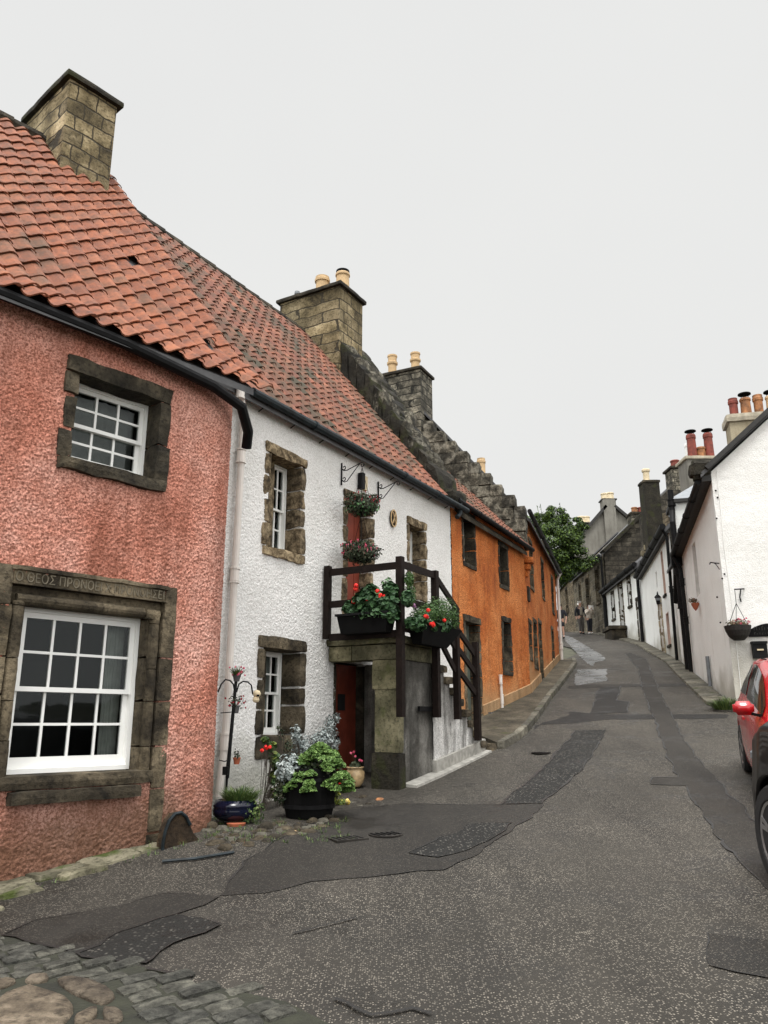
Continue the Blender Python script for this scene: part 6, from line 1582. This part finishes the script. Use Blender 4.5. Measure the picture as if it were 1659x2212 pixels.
for _ in range(16): blossom(m, cb+Vector((rr.uniform(-.05,.22), rr.uniform(-.2,.1), rr.uniform(.0,.15))), .012, 6, .02, rr)
m.build('blossoms', M['fl_pink'], o)
o = root('name_sign', gab(1640,1365), 'black arched house name board beside the hanging basket', 'sign')
A0, zb = W.px(1617,1376); A1 = A0+.98; zt = W.px(1617,1360)[1]; P = [(A0,zb)]; 
for i in range(21):
    t = i/20; P.append((A0+(A1-A0)*t, zt+.0+.11*max(0, math.sin(math.pi*min(1, max(0, (t-.04)/.70))))**1.0))
P.append((A1, zb)); P = [P[0]]+P[1:]
m = MB(); n = len(P); vs = [W.pt(a, .045, z) for a, z in P]+[W.pt(a, .005, z) for a, z in P]
m.add(vs, [tuple(range(n)), tuple(range(2*n-1, n-1, -1))]+[(i, (i+1) % n, n+(i+1) % n, n+i) for i in range(n)]); b = m.build('board', M['soot'], o)
m = MB(); rr = random.Random(3)   # the worn lettering is no longer legible: only strokes remain
for zz, hh in ((zb+.12,.085),(zb+.03,.06)):
    for k in range(9):
        x = A0+.11+k*.05; m.wbox(W, x, x+.007, .046, .049, zz+hh*rr.uniform(0,.3), zz+hh*rr.uniform(.6,1))
        if k % 3 == 0: m.wbox(W, x+.008, x+.028, .046, .049, zz+hh*.85, zz+hh*.95)
m.build('lettering', M['sign_dim'], o)
o = root('letter_box', gab(1640,1400), 'black letter box with a pale handle under the arched name board', 'letter box')
a0, z1 = W.px(1622,1389); a1, z0 = W.px(1657,1422)
m = MB(); m.wbox(W, a0, a1, .005, .14, z0, z1-.03); b = m.build('box', M['pipe_black'], o)
m = MB(); m.wbox(W, a0-.015, a1+.015, .0, .17, z1-.03, z1+.02); m.build('lid', M['pipe_black'], o); m = MB(); am = (a0+a1)/2; m.wbox(W, am-.06, am+.06, .145, .165, (z0+z1)/2-.01, (z0+z1)/2+.02); m.build('handle', M['pot_cream'], o)
W = HA
o = root('wall_bracket', wpt(W,1551,1217,0), 'small black iron bracket high on the corner of the white gable', 'bracket')
W = GAB; m = MB(); p = gab(1553,1217,.0); m.tube([p, p-Vector((.22,.10,0)), p-Vector((.24,.10,.04))], .013, 6); m.tube([p-Vector((0,0,.13)), p-Vector((.08,.04,.03)), p-Vector((.14,.07,0))], .009, 6); m.build('arm', M['pipe_black'], o)
W = HA
p = wpt(W,1502,1308,.10); o = root('wall_pot', p, 'terracotta wall pot with a dry plant on the right hand white wall', 'wall pot')
m = MB(); m.lathe(p-Vector((0,0,.14)), [(.001,0),(.05,.06),(.095,.16),(.10,.2),(.08,.2)], 14); m.build('pot', M['terracotta'], o)
m = MB(); cloud(m, p+Vector((-.03,0,.12)), (.12,.11,.09), 90, .06, 'lance', random.Random(2), .1, .5); m.build('foliage', M['leaf_dry'], o)
W = HB
p = wpt(W,1421,1292,.32); o = root('wall_lantern', p, 'black four sided lantern on a bracket over the pale doorway', 'lantern')
m = MB(); RM = Matrix.Rotation(.4,3,'Z')
m.lathe(p, [(.04,-.22),(.06,-.2),(.10,.02),(.13,.03),(.03,.13),(.02,.2),(.001,.24)], 6); m.build('lamp_body', M['pipe_black'], o)
m = MB(); m.lathe(p, [(.062,-.18),(.098,.0)], 6); m.build('pane', M['lead'], o)
m = MB(); w0 = wpt(W,1428,1302,0); m.tube([w0, w0.lerp(p, .5)+Vector((0,0,-.12)), p-Vector((0,0,.2))], .02, 6); m.tube([w0+Vector((0,0,.1)), w0-Vector((0,0,.1))], .03, 6); m.build('arm', M['pipe_black'], o)
# grass tuft and roadside weeds
c = gpx(1563,1536)+Vector((.1,.1,0)); m = MB(); rr = random.Random(9); blades(m, Vector((c.x,c.y,G(c.x,c.y))), .22, 520, .42, .014, rr, 1.1, .9); q = m.build('grass_tuft', M['leaf_grass']); tag(q, 'long green grass tuft behind the red car, at the foot of the gable', 'grass tuft')
m = MB()
for i in range(46):
    t = i/45; p = PK.pt(.9+2.6*t+rr.uniform(-.05,.05), rr.uniform(.0,.45), 0); blades(m, Vector((p.x,p.y,G(p.x,p.y)+.01)), .03, 6, .06, .005, rr, 1, .8)
for i in range(90):
    p = gpx(rr.uniform(440,760), rr.uniform(1768,1822)); blades(m, p, .03, 7, .07, .006, rr, 1, .8)
q = m.build('weeds', M['leaf_grass']); tag(q, kind='stuff')
# --- tree over the lane
def tree():
    rr = random.Random(101); c = Vector((8.75, 42, 10.6)); base = Vector((6.9, 42.5, G(6.9,42.5)))
    o = root('broadleaf_tree', base, 'bushy green tree leaning over the lane beyond the orange house', 'tree')
    m = MB(); m.tube([base, base+Vector((.3,0,1.8)), Vector((7.7,42.3,9.3)), Vector((8.4,42.1,10.3))], [.26,.2,.14,.07], 9)
    for _ in range(16):
        a = rr.uniform(0,6.28); q = c+Vector((math.cos(a)*1.7, math.sin(a)*1.4, rr.uniform(-.8,1.5))); s = Vector((7.7,42.3,9.3)).lerp(Vector((8.4,42.1,10.3)), rr.random()); m.tube([s, s.lerp(q,.5)+Vector((0,0,.2)), q], [.06,.04,.015], 6)
    m.build('trunk', M['bark'], o)
    m = MB(); clumps = []
    for _ in range(150):
        d = Vector((rr.gauss(0,1), rr.gauss(0,1), rr.gauss(0,1))).normalized(); k = rr.uniform(.35,1)**.5
        p = c+Vector((d.x*2.15*k, d.y*1.9*k, d.z*1.95*k)); 
        if d.z < -.3: p.x += .25
        clumps.append((p, rr.uniform(.28,.55)))
    for _ in range(18):
        d = Vector((rr.uniform(-.8,1), rr.uniform(-.5,.5), rr.uniform(.3,1))).normalized(); clumps.append((c+Vector((d.x*2.5, d.y*2, d.z*2.25)), rr.uniform(.14,.3)))
    for (p, r) in clumps: cloud(m, p, (r,r,r*.6), int(330*r/.4), .12, 'lance', rr, .2, .5)
    for _ in range(16):
        d = Vector((rr.uniform(-.9,1), rr.uniform(-.5,.5), rr.uniform(.5,1))).normalized(); p = c+Vector((d.x*2.1, d.y*1.5, d.z*1.9)); q = p+Vector((d.x*.5+rr.uniform(-.2,.2), 0, .35+rr.uniform(0,.5))); stem(m, p, q, .012)
        for t in (.4,.6,.8,.95): leaf(m, p.lerp(q, t), Vector((rr.uniform(-1,1),-1,rr.uniform(-1,1))), .10, 'lance', rr)
    m.build('crown', M['leaf_tree'], o)
tree()
# ------------------------------------------------------------------ people
M['skin'] = plain('skin', (.42,.24,.17), .6, var=.08)
M['navy'] = plain('navy_cloth', (.010,.011,.016), .9, var=.3)
M['grey_trousers'] = plain('grey_trousers', (.075,.068,.06), .9, var=.3)
M['knit'] = plain('beige_knit', (.23,.205,.165), .95, var=.15)
M['cream'] = plain('cream_jacket', (.50,.45,.38), .9, var=.3, scale=14)
M['white_hair'] = plain('white_hair', (.68,.66,.62), .8)
M['brown_hair'] = plain('brown_hair', (.06,.035,.02), .7)
M['paper'] = plain('folded_map', (.75,.74,.70), .7, var=.1)
M['white_cloth'] = plain('white_cloth', (.72,.72,.70), .9)
M['skyblue'] = plain('pale_blue_print', (.35,.6,.66), .8)
def skinned(name, J, E, mat, parent, sub=1):
    names = list(J); me = bpy.data.meshes.new(name)
    me.from_pydata([J[n][0] for n in names], [(names.index(a), names.index(b)) for a, b in E], [])
    o = bpy.data.objects.new(name, me); COL.objects.link(o)
    mod = o.modifiers.new('s', 'SKIN')
    sv = me.skin_vertices[0].data
    for i, n in enumerate(names):
        r = J[n][1]; sv[i].radius = r if isinstance(r, tuple) else (r, r)
    sv[0].use_root = True
    sb = o.modifiers.new('u', 'SUBSURF'); sb.levels = sub; sb.render_levels = sub
    bpy.context.view_layer.update()
    m2 = bpy.data.meshes.new_from_object(o.evaluated_get(bpy.context.evaluated_depsgraph_get()))
    bpy.data.objects.remove(o); m2.polygons.foreach_set('use_smooth', [True]*len(m2.polygons))
    m2.materials.clear(); m2.materials.append(M[mat])
    n = bpy.data.objects.new(name, m2); COL.objects.link(n); n.parent = parent; return n
def person(pos, yaw, H, label, pose, top, topmat, legmat, hair, inner=None, shorts=False):
    k = H/1.75; o = root('person', pos, label, 'person'); RZ = Matrix.Rotation(yaw, 3, 'Z')
    def T(x, y, z): return tuple(RZ@Vector((x*k, y*k, z*k)))   # x right, y forward, z up
    P = pose
    J = {'pel': (T(0,0,.95), (.15*k,.11*k)), 'waist': (T(0,0,1.10), (.14*k,.10*k)), 'chest': (T(0,.0,1.32), (.17*k,.12*k)), 'neck': (T(0,0,1.49), .055*k), 'jaw': (T(0,.02,1.56), .062*k), 'skull': (T(0,.0,1.65), .085*k), 'crown': (T(0,-.01,1.71), .05*k),
         'nose': (T(0,.10,1.615), .014*k)}
    E = [('pel','waist'),('waist','chest'),('chest','neck'),('neck','jaw'),('jaw','skull'),('skull','crown'),('jaw','nose')]
    for s, n in ((-1,'l'),(1,'r')):
        sh, el, wr, kn, an = P[n]
        J['sh'+n] = (T(s*.19,0,1.42), .065*k); J['el'+n] = (T(*el), .045*k); J['wr'+n] = (T(*wr), .032*k); hd = Vector(wr)-Vector(el); hd = hd.normalized()
        h = Vector(wr)+hd*.09; J['ha'+n] = (T(*h), .036*k)
        for q, (fx, fl) in enumerate(((-.03,.075),(-.01,.09),(.01,.085),(.03,.065))): f_ = h+hd*fl+Vector((fx*s,fx,0)); J['f%d%s' % (q, n)] = (T(*f_), .010*k); E.append(('ha'+n, 'f%d%s' % (q, n)))
        th = h+Vector((-s*.045,.03,-.01)); J['th'+n] = (T(*th), .011*k); E.append(('ha'+n, 'th'+n))
        J['hi'+n] = (T(s*.09,0,.90), .10*k); J['kn'+n] = (T(*kn), .06*k); J['an'+n] = (T(*an), .042*k); J['to'+n] = (T(an[0],an[1]+.16,.03), .035*k)
        E += [('chest','sh'+n),('sh'+n,'el'+n),('el'+n,'wr'+n),('wr'+n,'ha'+n),('pel','hi'+n),('hi'+n,'kn'+n),('kn'+n,'an'+n),('an'+n,'to'+n)]
    skinned('body', J, E, 'skin', o)
    # coat / shirt
    C = {'c0': (T(0,0,top), (.20*k,.145*k)), 'c1': (T(0,0,1.1), (.185*k,.14*k)), 'c2': (T(0,0,1.32), (.20*k,.15*k)), 'c3': (T(0,0,1.45), (.10*k,.085*k))}; EC = [('c0','c1'),('c1','c2'),('c2','c3')]
    for s, n in ((-1,'l'),(1,'r')):
        sh, el, wr, kn, an = P[n]; C['s'+n] = (T(s*.195,0,1.41), .085*k); C['e'+n] = (T(*el), .065*k); w_ = Vector(el).lerp(Vector(wr), .9 if not shorts else .05); C['w'+n] = (T(*w_), .052*k); EC += [('c2','s'+n),('s'+n,'e'+n),('e'+n,'w'+n)]
    skinned('jacket' if not shorts else 'shirt', C, EC, topmat, o)
    if inner:
        m = MB(); m.stone(lambda x, y, z: Vector(T((x-.5)*.16, .10+.06*y, .98+.46*z))+o.location, res=(4,2,5), amp=.004, rnd=.5); m.build('jumper', M[inner], o, smooth=True)
    L_ = {'p0': (T(0,0,1.0), (.155*k,.12*k)), 'p1': (T(0,0,.90), (.165*k,.125*k))}; EL = [('p0','p1')]
    for s, n in ((-1,'l'),(1,'r')):
        sh, el, wr, kn, an = P[n]; L_['h'+n] = (T(s*.09,0,.84), .115*k)
        if shorts: L_['k'+n] = (T(*Vector((s*.09,0,.84)).lerp(Vector(kn), .75)), .10*k); EL += [('p1','h'+n),('h'+n,'k'+n)]
        else: L_['k'+n] = (T(*kn), .085*k); a_ = Vector(kn).lerp(Vector(an), .92); L_['a'+n] = (T(*a_), .07*k); EL += [('p1','h'+n),('h'+n,'k'+n),('k'+n,'a'+n)]
        S = {'a': (T(an[0],an[1]-.05,.05), .045*k), 'b': (T(an[0],an[1]+.06,.045), .05*k), 'c': (T(an[0],an[1]+.18,.035), .035*k)}
        skinned('shoe', S, [('a','b'),('b','c')], 'soot' if P['shoe'] == 'dark' else 'white_cloth', o)
        if shorts: skinned('sock', {'a': (T(an[0],an[1],.08), .05*k), 'b': (T(an[0],an[1],.22), .05*k)}, [('a','b')], 'white_cloth', o)
    skinned('trousers' if not shorts else 'shorts', L_, EL, legmat, o)
    Hh = {'a': (T(0,-.02,1.69), .092*k), 'b': (T(0,-.055,1.62), .075*k), 'c': (T(0,-.01,1.735), .06*k)}
    skinned('hair', Hh, [('c','a'),('a','b')], hair, o)
    m = MB()
    for s in (-1, 1): m.lathe(o.location+Vector(T(s*.032,.078,1.645)), [(.001,-.008),(.009*k,0),(.001,.008)], 8)
    m.build('eyes', M['soot'], o)
    return o, T
def foot(u, v): return gpx(u, v)
pz = foot(1254,1369); pz = Vector((10.75, 44.5, G(10.75,44.5)))
std = lambda s: ((0,0,0),(s*.30,.02,1.14),(s*.27,.10,.90),(s*.10,.03,.50),(s*.11,-.02,.08))
pm = {'l': std(-1), 'r': ((0,0,0),(.29,0,1.14),(.30,.08,.90),(.11,.10,.50),(.12,.12,.08)), 'shoe': 'dark'}
yaw = math.pi+.25
person(at(1256,1369,44.0)*1.0 if False else Vector((sight(1256,1369)[0]*44.6, 44.6, G(sight(1256,1369)[0]*44.6, 44.6))), yaw, 1.80, 'white haired man in a dark open jacket over a beige jumper, walking down the lane', pm, .86, 'navy', 'grey_trousers', 'white_hair', inner='knit')
pw = {'l': ((0,0,0),(-.26,.10,1.18),(-.08,.26,1.42),(-.08,.02,.50),(-.08,0,.08)), 'r': ((0,0,0),(.26,.10,1.18),(.08,.26,1.42),(.08,.02,.50),(.09,0,.08)), 'shoe': 'white'}
q = Vector((sight(1275,1370)[0]*44.2, 44.2, G(sight(1275,1370)[0]*44.2, 44.2)))
o, T = person(q, yaw, 1.60, 'woman in a cream jacket and dark trousers holding up a pale paper beside the man', pw, .78, 'cream', 'navy', 'brown_hair')
m = MB()
c_ = [o.location+Vector(T(*v)) for v in ((-.17,.30,1.44),(0,.34,1.43),(.17,.30,1.44),(.17,.30,1.70),(0,.34,1.69),(-.17,.30,1.70))]
b_ = [p+Vector((0,.006,0)) for p in c_]
m.add(c_+b_, [(0,1,4,5),(1,2,3,4),(6,11,10,7),(7,10,9,8),(0,5,11,6),(2,8,9,3),(0,6,7,1),(1,7,8,2),(5,4,10,11),(4,3,9,10)]); q2 = m.build('paper_map', M['paper']); tag(q2, 'pale folded paper held up before the face of the woman in cream', 'paper')
pt_ = {'l': std(-1), 'r': std(1), 'shoe': 'dark'}
r_ = sight(1213,1367)[0]; q = Vector((r_*41.5, 41.5, G(r_*41.5, 41.5)))
o, T = person(q, math.pi*.9, 1.75, 'person in black top and shorts half hidden by the far orange corner', pt_, .9, 'navy', 'navy', 'brown_hair', shorts=True)
m = MB(); m.lathe(o.location+Vector(T(.02,.16,1.3)), [(.001,-.01),(.05,0),(.001,.01)], 10, M=Matrix.Rotation(math.pi/2,3,'X')); m.build('shirt_print', M['skyblue'], o)
# ------------------------------------------------------------------ cars
def carpaint(name, c, rough=.22, coat=.8):
    m, N, L, B = newmat(name); B.inputs['Base Color'].default_value = (*c, 1); B.inputs['Roughness'].default_value = rough
    B.inputs['Coat Weight'].default_value = coat; B.inputs['Specular IOR Level'].default_value = .5*coat; B.inputs['Coat Roughness'].default_value = .04
    L.new(ramp(N, L, nz(N, L, coords(N), 3, 4), [(.3,(rough,)*3),(.7,(rough+.15,)*3)]), B.inputs['Roughness']); M[name] = m
carpaint('red_car_paint', (.42,.008,.012)); carpaint('black_car_paint', (.006,.006,.0065), .32, .25)
M['tyre'] = plain('tyre_rubber', (.012,.012,.012), .85, var=.2, bmp=.3, bscale=30)
M['alloy'] = plain('alloy_wheel', (.45,.45,.46), .3, metal=.8, var=.1)
m, N, L, B = newmat('car_glass'); B.inputs['Base Color'].default_value = (.012,.015,.017,1); B.inputs['Roughness'].default_value = .05; M['car_glass'] = m
def car(name, label, paint, contact, fwd, L_, wb, rear_oh, W_, stations, belt_r=.02, side=1, wr=.31, zlow=.2, roofw=.78):
    """local axes: X forward, Y to the observed side, Z up; contact is the rear wheel's ground point on that side"""
    f = Vector((fwd[0], fwd[1], 0)).normalized(); yv = Vector((-f.y, f.x, 0))*side
    p0 = Vector((contact[0], contact[1], 0)); p1 = p0+f*wb
    z0, z1 = G(p0.x, p0.y), G(p1.x, p1.y); f3 = Vector((f.x*wb, f.y*wb, z1-z0)).normalized(); up = f3.cross(yv); up = up if up.z > 0 else -up
    Q0 = Vector((p0.x, p0.y, z0))-yv*(W_/2-.02)
    def T(x, y, z): return Q0+f3*(x-rear_oh)+yv*y+up*z
    o = root(name, Q0, label, 'car')
    def st(x):
        t = x/L_
        for a, b in zip(stations, stations[1:]):
            if t <= b[0]+1e-9:
                u = (t-a[0])/(b[0]-a[0]); u = u*u*(3-2*u)*.5+u*.5; return [a[i]+(b[i]-a[i])*u for i in range(1, 5)]
        return list(stations[-1][1:5])
    xw = (rear_oh, rear_oh+wb)
    def low(x):
        z = zlow
        for w in xw:
            dx = abs(x-w); Rr = wr+.055
            if dx < Rr: z = max(z, wr+math.sqrt(Rr*Rr-dx*dx))
        return z
    def section(x):
        zb, zr, wm, rw = st(x)   # belt height, roof height, body half width, roof half width
        l = low(x); mid = max(l+.01, .62)
        return [(wm*.96, l), (wm, max(l+.005, min(.42, mid))), (wm*1.0, mid), (wm*.965, max(mid+.01, zb-.05)), (wm*.93, max(mid+.02, zb)), ((wm*.93+rw)/2+.015, (zb+zr)/2), (rw+.02, zr-.05), (rw-.06, zr-.008), (rw*.5, zr+.012), (0, zr+.018)]
    n = int(L_/.05); m = MB(); vs = []; K = 10
    for i in range(n+1):
        x = L_*i/n; sec = section(x)
        for y, z in sec: vs.append(T(x, y, z))
        for y, z in reversed(sec[:-1]): vs.append(T(x, -y, z))
    K2 = 2*K-1; fs = []
    for i in range(n):
        for k in range(K2-1): fs.append((i*K2+k, i*K2+k+1, (i+1)*K2+k+1, (i+1)*K2+k))
    fs.append(tuple(range(K2))); fs.append(tuple(n*K2+k for k in range(K2-1, -1, -1)))
    m.add(vs, fs); m.build('body', M[paint], o, smooth=True)
    b = MB(); b.box8([T(.4,-W_/2+.3,.2),T(L_-.4,-W_/2+.3,.2),T(L_-.4,W_/2-.3,.2),T(.4,W_/2-.3,.2),T(.4,-W_/2+.3,.55),T(L_-.4,-W_/2+.3,.55),T(L_-.4,W_/2-.3,.55),T(.4,W_/2-.3,.55)]); b.build('underbody', M['soot'], o)
    def pan(name, xs, f0, f1, mat, s=1, off=.008):
        """panel laid over the section between fractions f0..f1 of belt to roof edge"""
        m = MB(); vs = []; nn = 5
        for x, a, c in xs:
            sec = section(x); pts = [sec[4], sec[5], sec[6], sec[7]]
            for j in range(nn):
                t = a+(c-a)*j/(nn-1); u = t*3; i0 = min(2, int(u)); fr = u-i0; y = pts[i0][0]+(pts[i0+1][0]-pts[i0][0])*fr; z = pts[i0][1]+(pts[i0+1][1]-pts[i0][1])*fr; vs.append(T(x, s*(y+off), z+off*.5))
        m.add(vs, [(i*nn+j, i*nn+j+1, (i+1)*nn+j+1, (i+1)*nn+j) for i in range(len(xs)-1) for j in range(nn-1)]); m.build(name, M[mat], o, smooth=True)
    def topan(name, x0, x1, yf, mat, off=.01):
        m = MB(); vs = []; nx, ny = 8, 8
        for i in range(nx+1):
            x = x0+(x1-x0)*i/nx; sec = section(x); rw = sec[7][0]
            for j in range(ny+1):
                y = (j/ny*2-1)*rw*yf; z = sec[7][1]+(sec[9][1]-sec[7][1])*(1-abs(y)/max(rw,1e-3)); vs.append(T(x+off*.3, y, z+off))
        m.add(vs, [(i*(ny+1)+j, i*(ny+1)+j+1, (i+1)*(ny+1)+j+1, (i+1)*(ny+1)+j) for i in range(nx) for j in range(ny)]); m.build(name, M[mat], o, smooth=True)
    for s in (1, -1):
        for w in xw:
            c = T(w, s*(W_/2-.11), wr); m = MB(); RM = Matrix((f3, up, yv*s)).transposed()
            m.lathe(c, [(wr*.66,-.10),(wr*.9,-.10),(wr,-.07),(wr,.06),(wr*.93,.095),(wr*.70,.10),(wr*.66,.085)], 32, M=RM); wl = m.build('wheel', M['tyre'], o)
            r = MB(); r.lathe(c, [(wr*.70,.07),(wr*.67,.092),(wr*.62,.085),(wr*.6,.0)], 32, M=RM)
            for q in range(5):
                a = q*1.2566+.3
                for da in (-.13,.13): r.bar(c+RM@Vector((math.cos(a)*wr*.14, math.sin(a)*wr*.14, .07)), c+RM@Vector((math.cos(a+da)*wr*.64, math.sin(a+da)*wr*.64, .082)), .032, .02, up=yv)
            r.lathe(c, [(wr*.18,.04),(wr*.18,.085),(.001,.09)], 16, M=RM); r.build('rim', M['alloy'], wl)
            d = MB(); d.lathe(c, [(.001,-.02),(wr*.62,-.02)], 24, M=RM); d.build('brake_disc', M['soot'], wl)
    return o, T, section, pan, topan, L_
# red hatchback nose down the hill
fd = (-.31, -.95)
S_red = [(0,.80,.84,.74,.60),(.04,.93,1.05,.80,.60),(.12,.97,1.38,.835,.58),(.25,.96,1.50,.845,.60),(.45,.95,1.52,.85,.62),(.60,.93,1.44,.85,.62),(.72,.90,1.12,.84,.64),(.78,.88,.95,.83,.66),(.90,.80,.84,.80,.62),(.97,.68,.72,.72,.5),(1,.55,.60,.60,.4)]
o, T, sec, pan, topan, LL = car('hatchback_car', 'glossy red hatchback parked nose downhill against the right wall', 'red_car_paint', (4.80,11.15), fd, 3.85, 2.45, .62, 1.70, S_red, side=-1)
LX = lambda t: t*LL
for s in (1, -1):
    pan('side_window', [(LX(t), .10+max(0,.34-t)*1.6*.0, .62 if .16 < t < .60 else .35) for t in (.12,.18,.24,.30)], 0, 0, 'car_glass', s)
    pan('side_window', [(LX(t), .08, c) for t, c in ((.33,.64),(.40,.64),(.48,.62),(.56,.58),(.62,.5),(.68,.35))], 0, 0, 'car_glass', s)
topan('windscreen', LX(.60), LX(.77), .93, 'car_glass2' if 'car_glass2' in M else 'car_glass'); topan('rear_window', LX(.03), LX(.12), .9, 'car_glass')
for s in (1, -1):
    m = MB(); m.stone(lambda x, y, z: T(LX(.655)-.05+.13*x, s*(.84+.22*y), .96+.15*z), res=(4,5,4), amp=0, rnd=.9); mr = m.build('door_mirror', M['red_car_paint'], o, smooth=True)
    m = MB(); m.bar(T(LX(.66),s*.78,.95), T(LX(.66),s*.9,.98), .05, .03); m.build('mirror_stalk', M['soot'], mr)
    m = MB(); m.stone(lambda x, y, z: T(LX(.90)+.22*x, s*(.5+.22*y), .62+.13*z), res=(3,3,3), amp=0, rnd=.6); m.build('headlight', M['lead'], o)
    m = MB(); m.bar(T(LX(.36),s*.86,.80), T(LX(.36)+.16,s*.86,.80), .03, .03); m.build('door_handle', M['red_car_paint'], o)
    m = MB(); m.tube([T(LX(t), s*(sec(LX(t))[7][0]-.01), sec(LX(t))[7][1]+.004) for t in (.14,.2,.3,.4,.5,.58,.62,.66,.70)], .011, 5); m.build('roof_seam', M['soot'], o)
# black estate car nose up the hill, mostly out of frame
S_blk = [(0,.95,1.0,.82,.66),(.05,1.08,1.45,.88,.64),(.20,1.10,1.66,.92,.66),(.50,1.08,1.68,.93,.68),(.62,1.06,1.42,.93,.68),(.70,1.14,1.26,.92,.70),(.85,1.12,1.22,.90,.66),(.92,1.04,1.16,.83,.56),(.97,.90,1.0,.70,.44),(1,.70,.80,.56,.3)]
u_ = Vector((.06,1)).normalized(); cB = Vector((2.79,6.12))-u_*2.65
o, T, sec, pan, topan, LL = car('black_car', 'black car at the right edge of the photo with a multi spoke alloy wheel', 'black_car_paint', (cB.x,cB.y), (.06,1), 4.40, 2.65, .87, 1.84, S_blk, side=1, wr=.365, zlow=.28)
for s in (1, -1):
    pan('side_window', [(LL*t, .08, c) for t, c in ((.10,.5),(.2,.62),(.32,.64),(.45,.64),(.55,.6),(.62,.4))], 0, 0, 'car_glass', s)
    m = MB(); m.stone(lambda x, y, z: T(LL*.60+.15*x, s*(.92+.24*y), 1.08+.17*z), res=(4,5,4), amp=0, rnd=.9); m.build('door_mirror', M['black_car_paint'], o, smooth=True)
    m = MB(); m.stone(lambda x, y, z: T(LL*.90+.25*x, s*(.55+.24*y), .80+.13*z), res=(3,3,3), amp=0, rnd=.6); m.build('headlight', M['lead'], o)
topan('windscreen', LL*.52, LL*.69, .93, 'car_glass')
# ------------------------------------------------------------------ camera, sky, light
cam = bpy.data.cameras.new('camera'); co_ = bpy.data.objects.new('camera', cam); COL.objects.link(co_)
co_.location = (0, 0, EYE); co_.rotation_euler = (math.pi/2+TH, 0, 0)
cam.sensor_fit = 'VERTICAL'; cam.sensor_height = 36; cam.lens = 36*F/2212
cam.clip_end = 2000; scene.camera = co_
wd = bpy.data.worlds.new('World'); scene.world = wd; wd.use_nodes = True
N, L = wd.node_tree.nodes, wd.node_tree.links; bg = N['Background']
sky = N.new('ShaderNodeTexSky'); sky.sky_type = 'NISHITA'; sky.sun_disc = False
SUN_EL, SUN_AZ = rad(64), rad(185)
sky.sun_elevation = SUN_EL; sky.sun_rotation = SUN_AZ; sky.air_density = 1; sky.dust_density = 4
hs = N.new('ShaderNodeHueSaturation'); hs.inputs['Saturation'].default_value = .03; L.new(sky.outputs[0], hs.inputs['Color'])
# overcast deck: dim in camera view, brightened outside it and overhead to light walls
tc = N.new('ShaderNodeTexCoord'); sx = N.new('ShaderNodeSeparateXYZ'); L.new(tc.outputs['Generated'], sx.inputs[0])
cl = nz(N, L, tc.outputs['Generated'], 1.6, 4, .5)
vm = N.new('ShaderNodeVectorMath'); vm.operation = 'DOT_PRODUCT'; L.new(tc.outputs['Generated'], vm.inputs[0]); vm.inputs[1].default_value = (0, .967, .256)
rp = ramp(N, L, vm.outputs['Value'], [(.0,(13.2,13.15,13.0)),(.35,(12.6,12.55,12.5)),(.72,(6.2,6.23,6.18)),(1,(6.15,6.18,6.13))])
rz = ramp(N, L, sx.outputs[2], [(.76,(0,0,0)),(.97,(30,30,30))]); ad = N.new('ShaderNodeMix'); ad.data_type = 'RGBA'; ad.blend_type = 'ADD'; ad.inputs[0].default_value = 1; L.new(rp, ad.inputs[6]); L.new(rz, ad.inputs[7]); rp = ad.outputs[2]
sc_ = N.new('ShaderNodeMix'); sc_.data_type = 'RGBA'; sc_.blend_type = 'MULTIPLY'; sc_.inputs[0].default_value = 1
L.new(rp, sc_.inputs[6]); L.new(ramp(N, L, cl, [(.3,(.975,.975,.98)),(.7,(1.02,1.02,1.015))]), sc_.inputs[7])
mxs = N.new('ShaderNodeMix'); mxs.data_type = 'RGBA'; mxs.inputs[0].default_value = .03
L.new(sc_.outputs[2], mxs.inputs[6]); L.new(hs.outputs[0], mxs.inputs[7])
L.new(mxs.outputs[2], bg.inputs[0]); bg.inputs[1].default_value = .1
sun = bpy.data.lights.new('sun', 'SUN'); so = bpy.data.objects.new('sun', sun); COL.objects.link(so)
sun.energy = 1.45; sun.angle = rad(18); sun.color = (1, .975, .94)
sd = Vector((math.sin(SUN_AZ)*math.cos(SUN_EL), math.cos(SUN_AZ)*math.cos(SUN_EL), math.sin(SUN_EL)))
so.rotation_euler = sd.to_track_quat('Z', 'Y').to_euler()
vs = scene.view_settings; vs.view_transform = 'Standard'; vs.look = 'None'; vs.exposure = .42; vs.gamma = 1; vs.use_curve_mapping = False
scene.render.engine = 'CYCLES'
scene.cycles.max_bounces = 6; scene.cycles.transparent_max_bounces = 8
scene.cycles.use_denoising = True
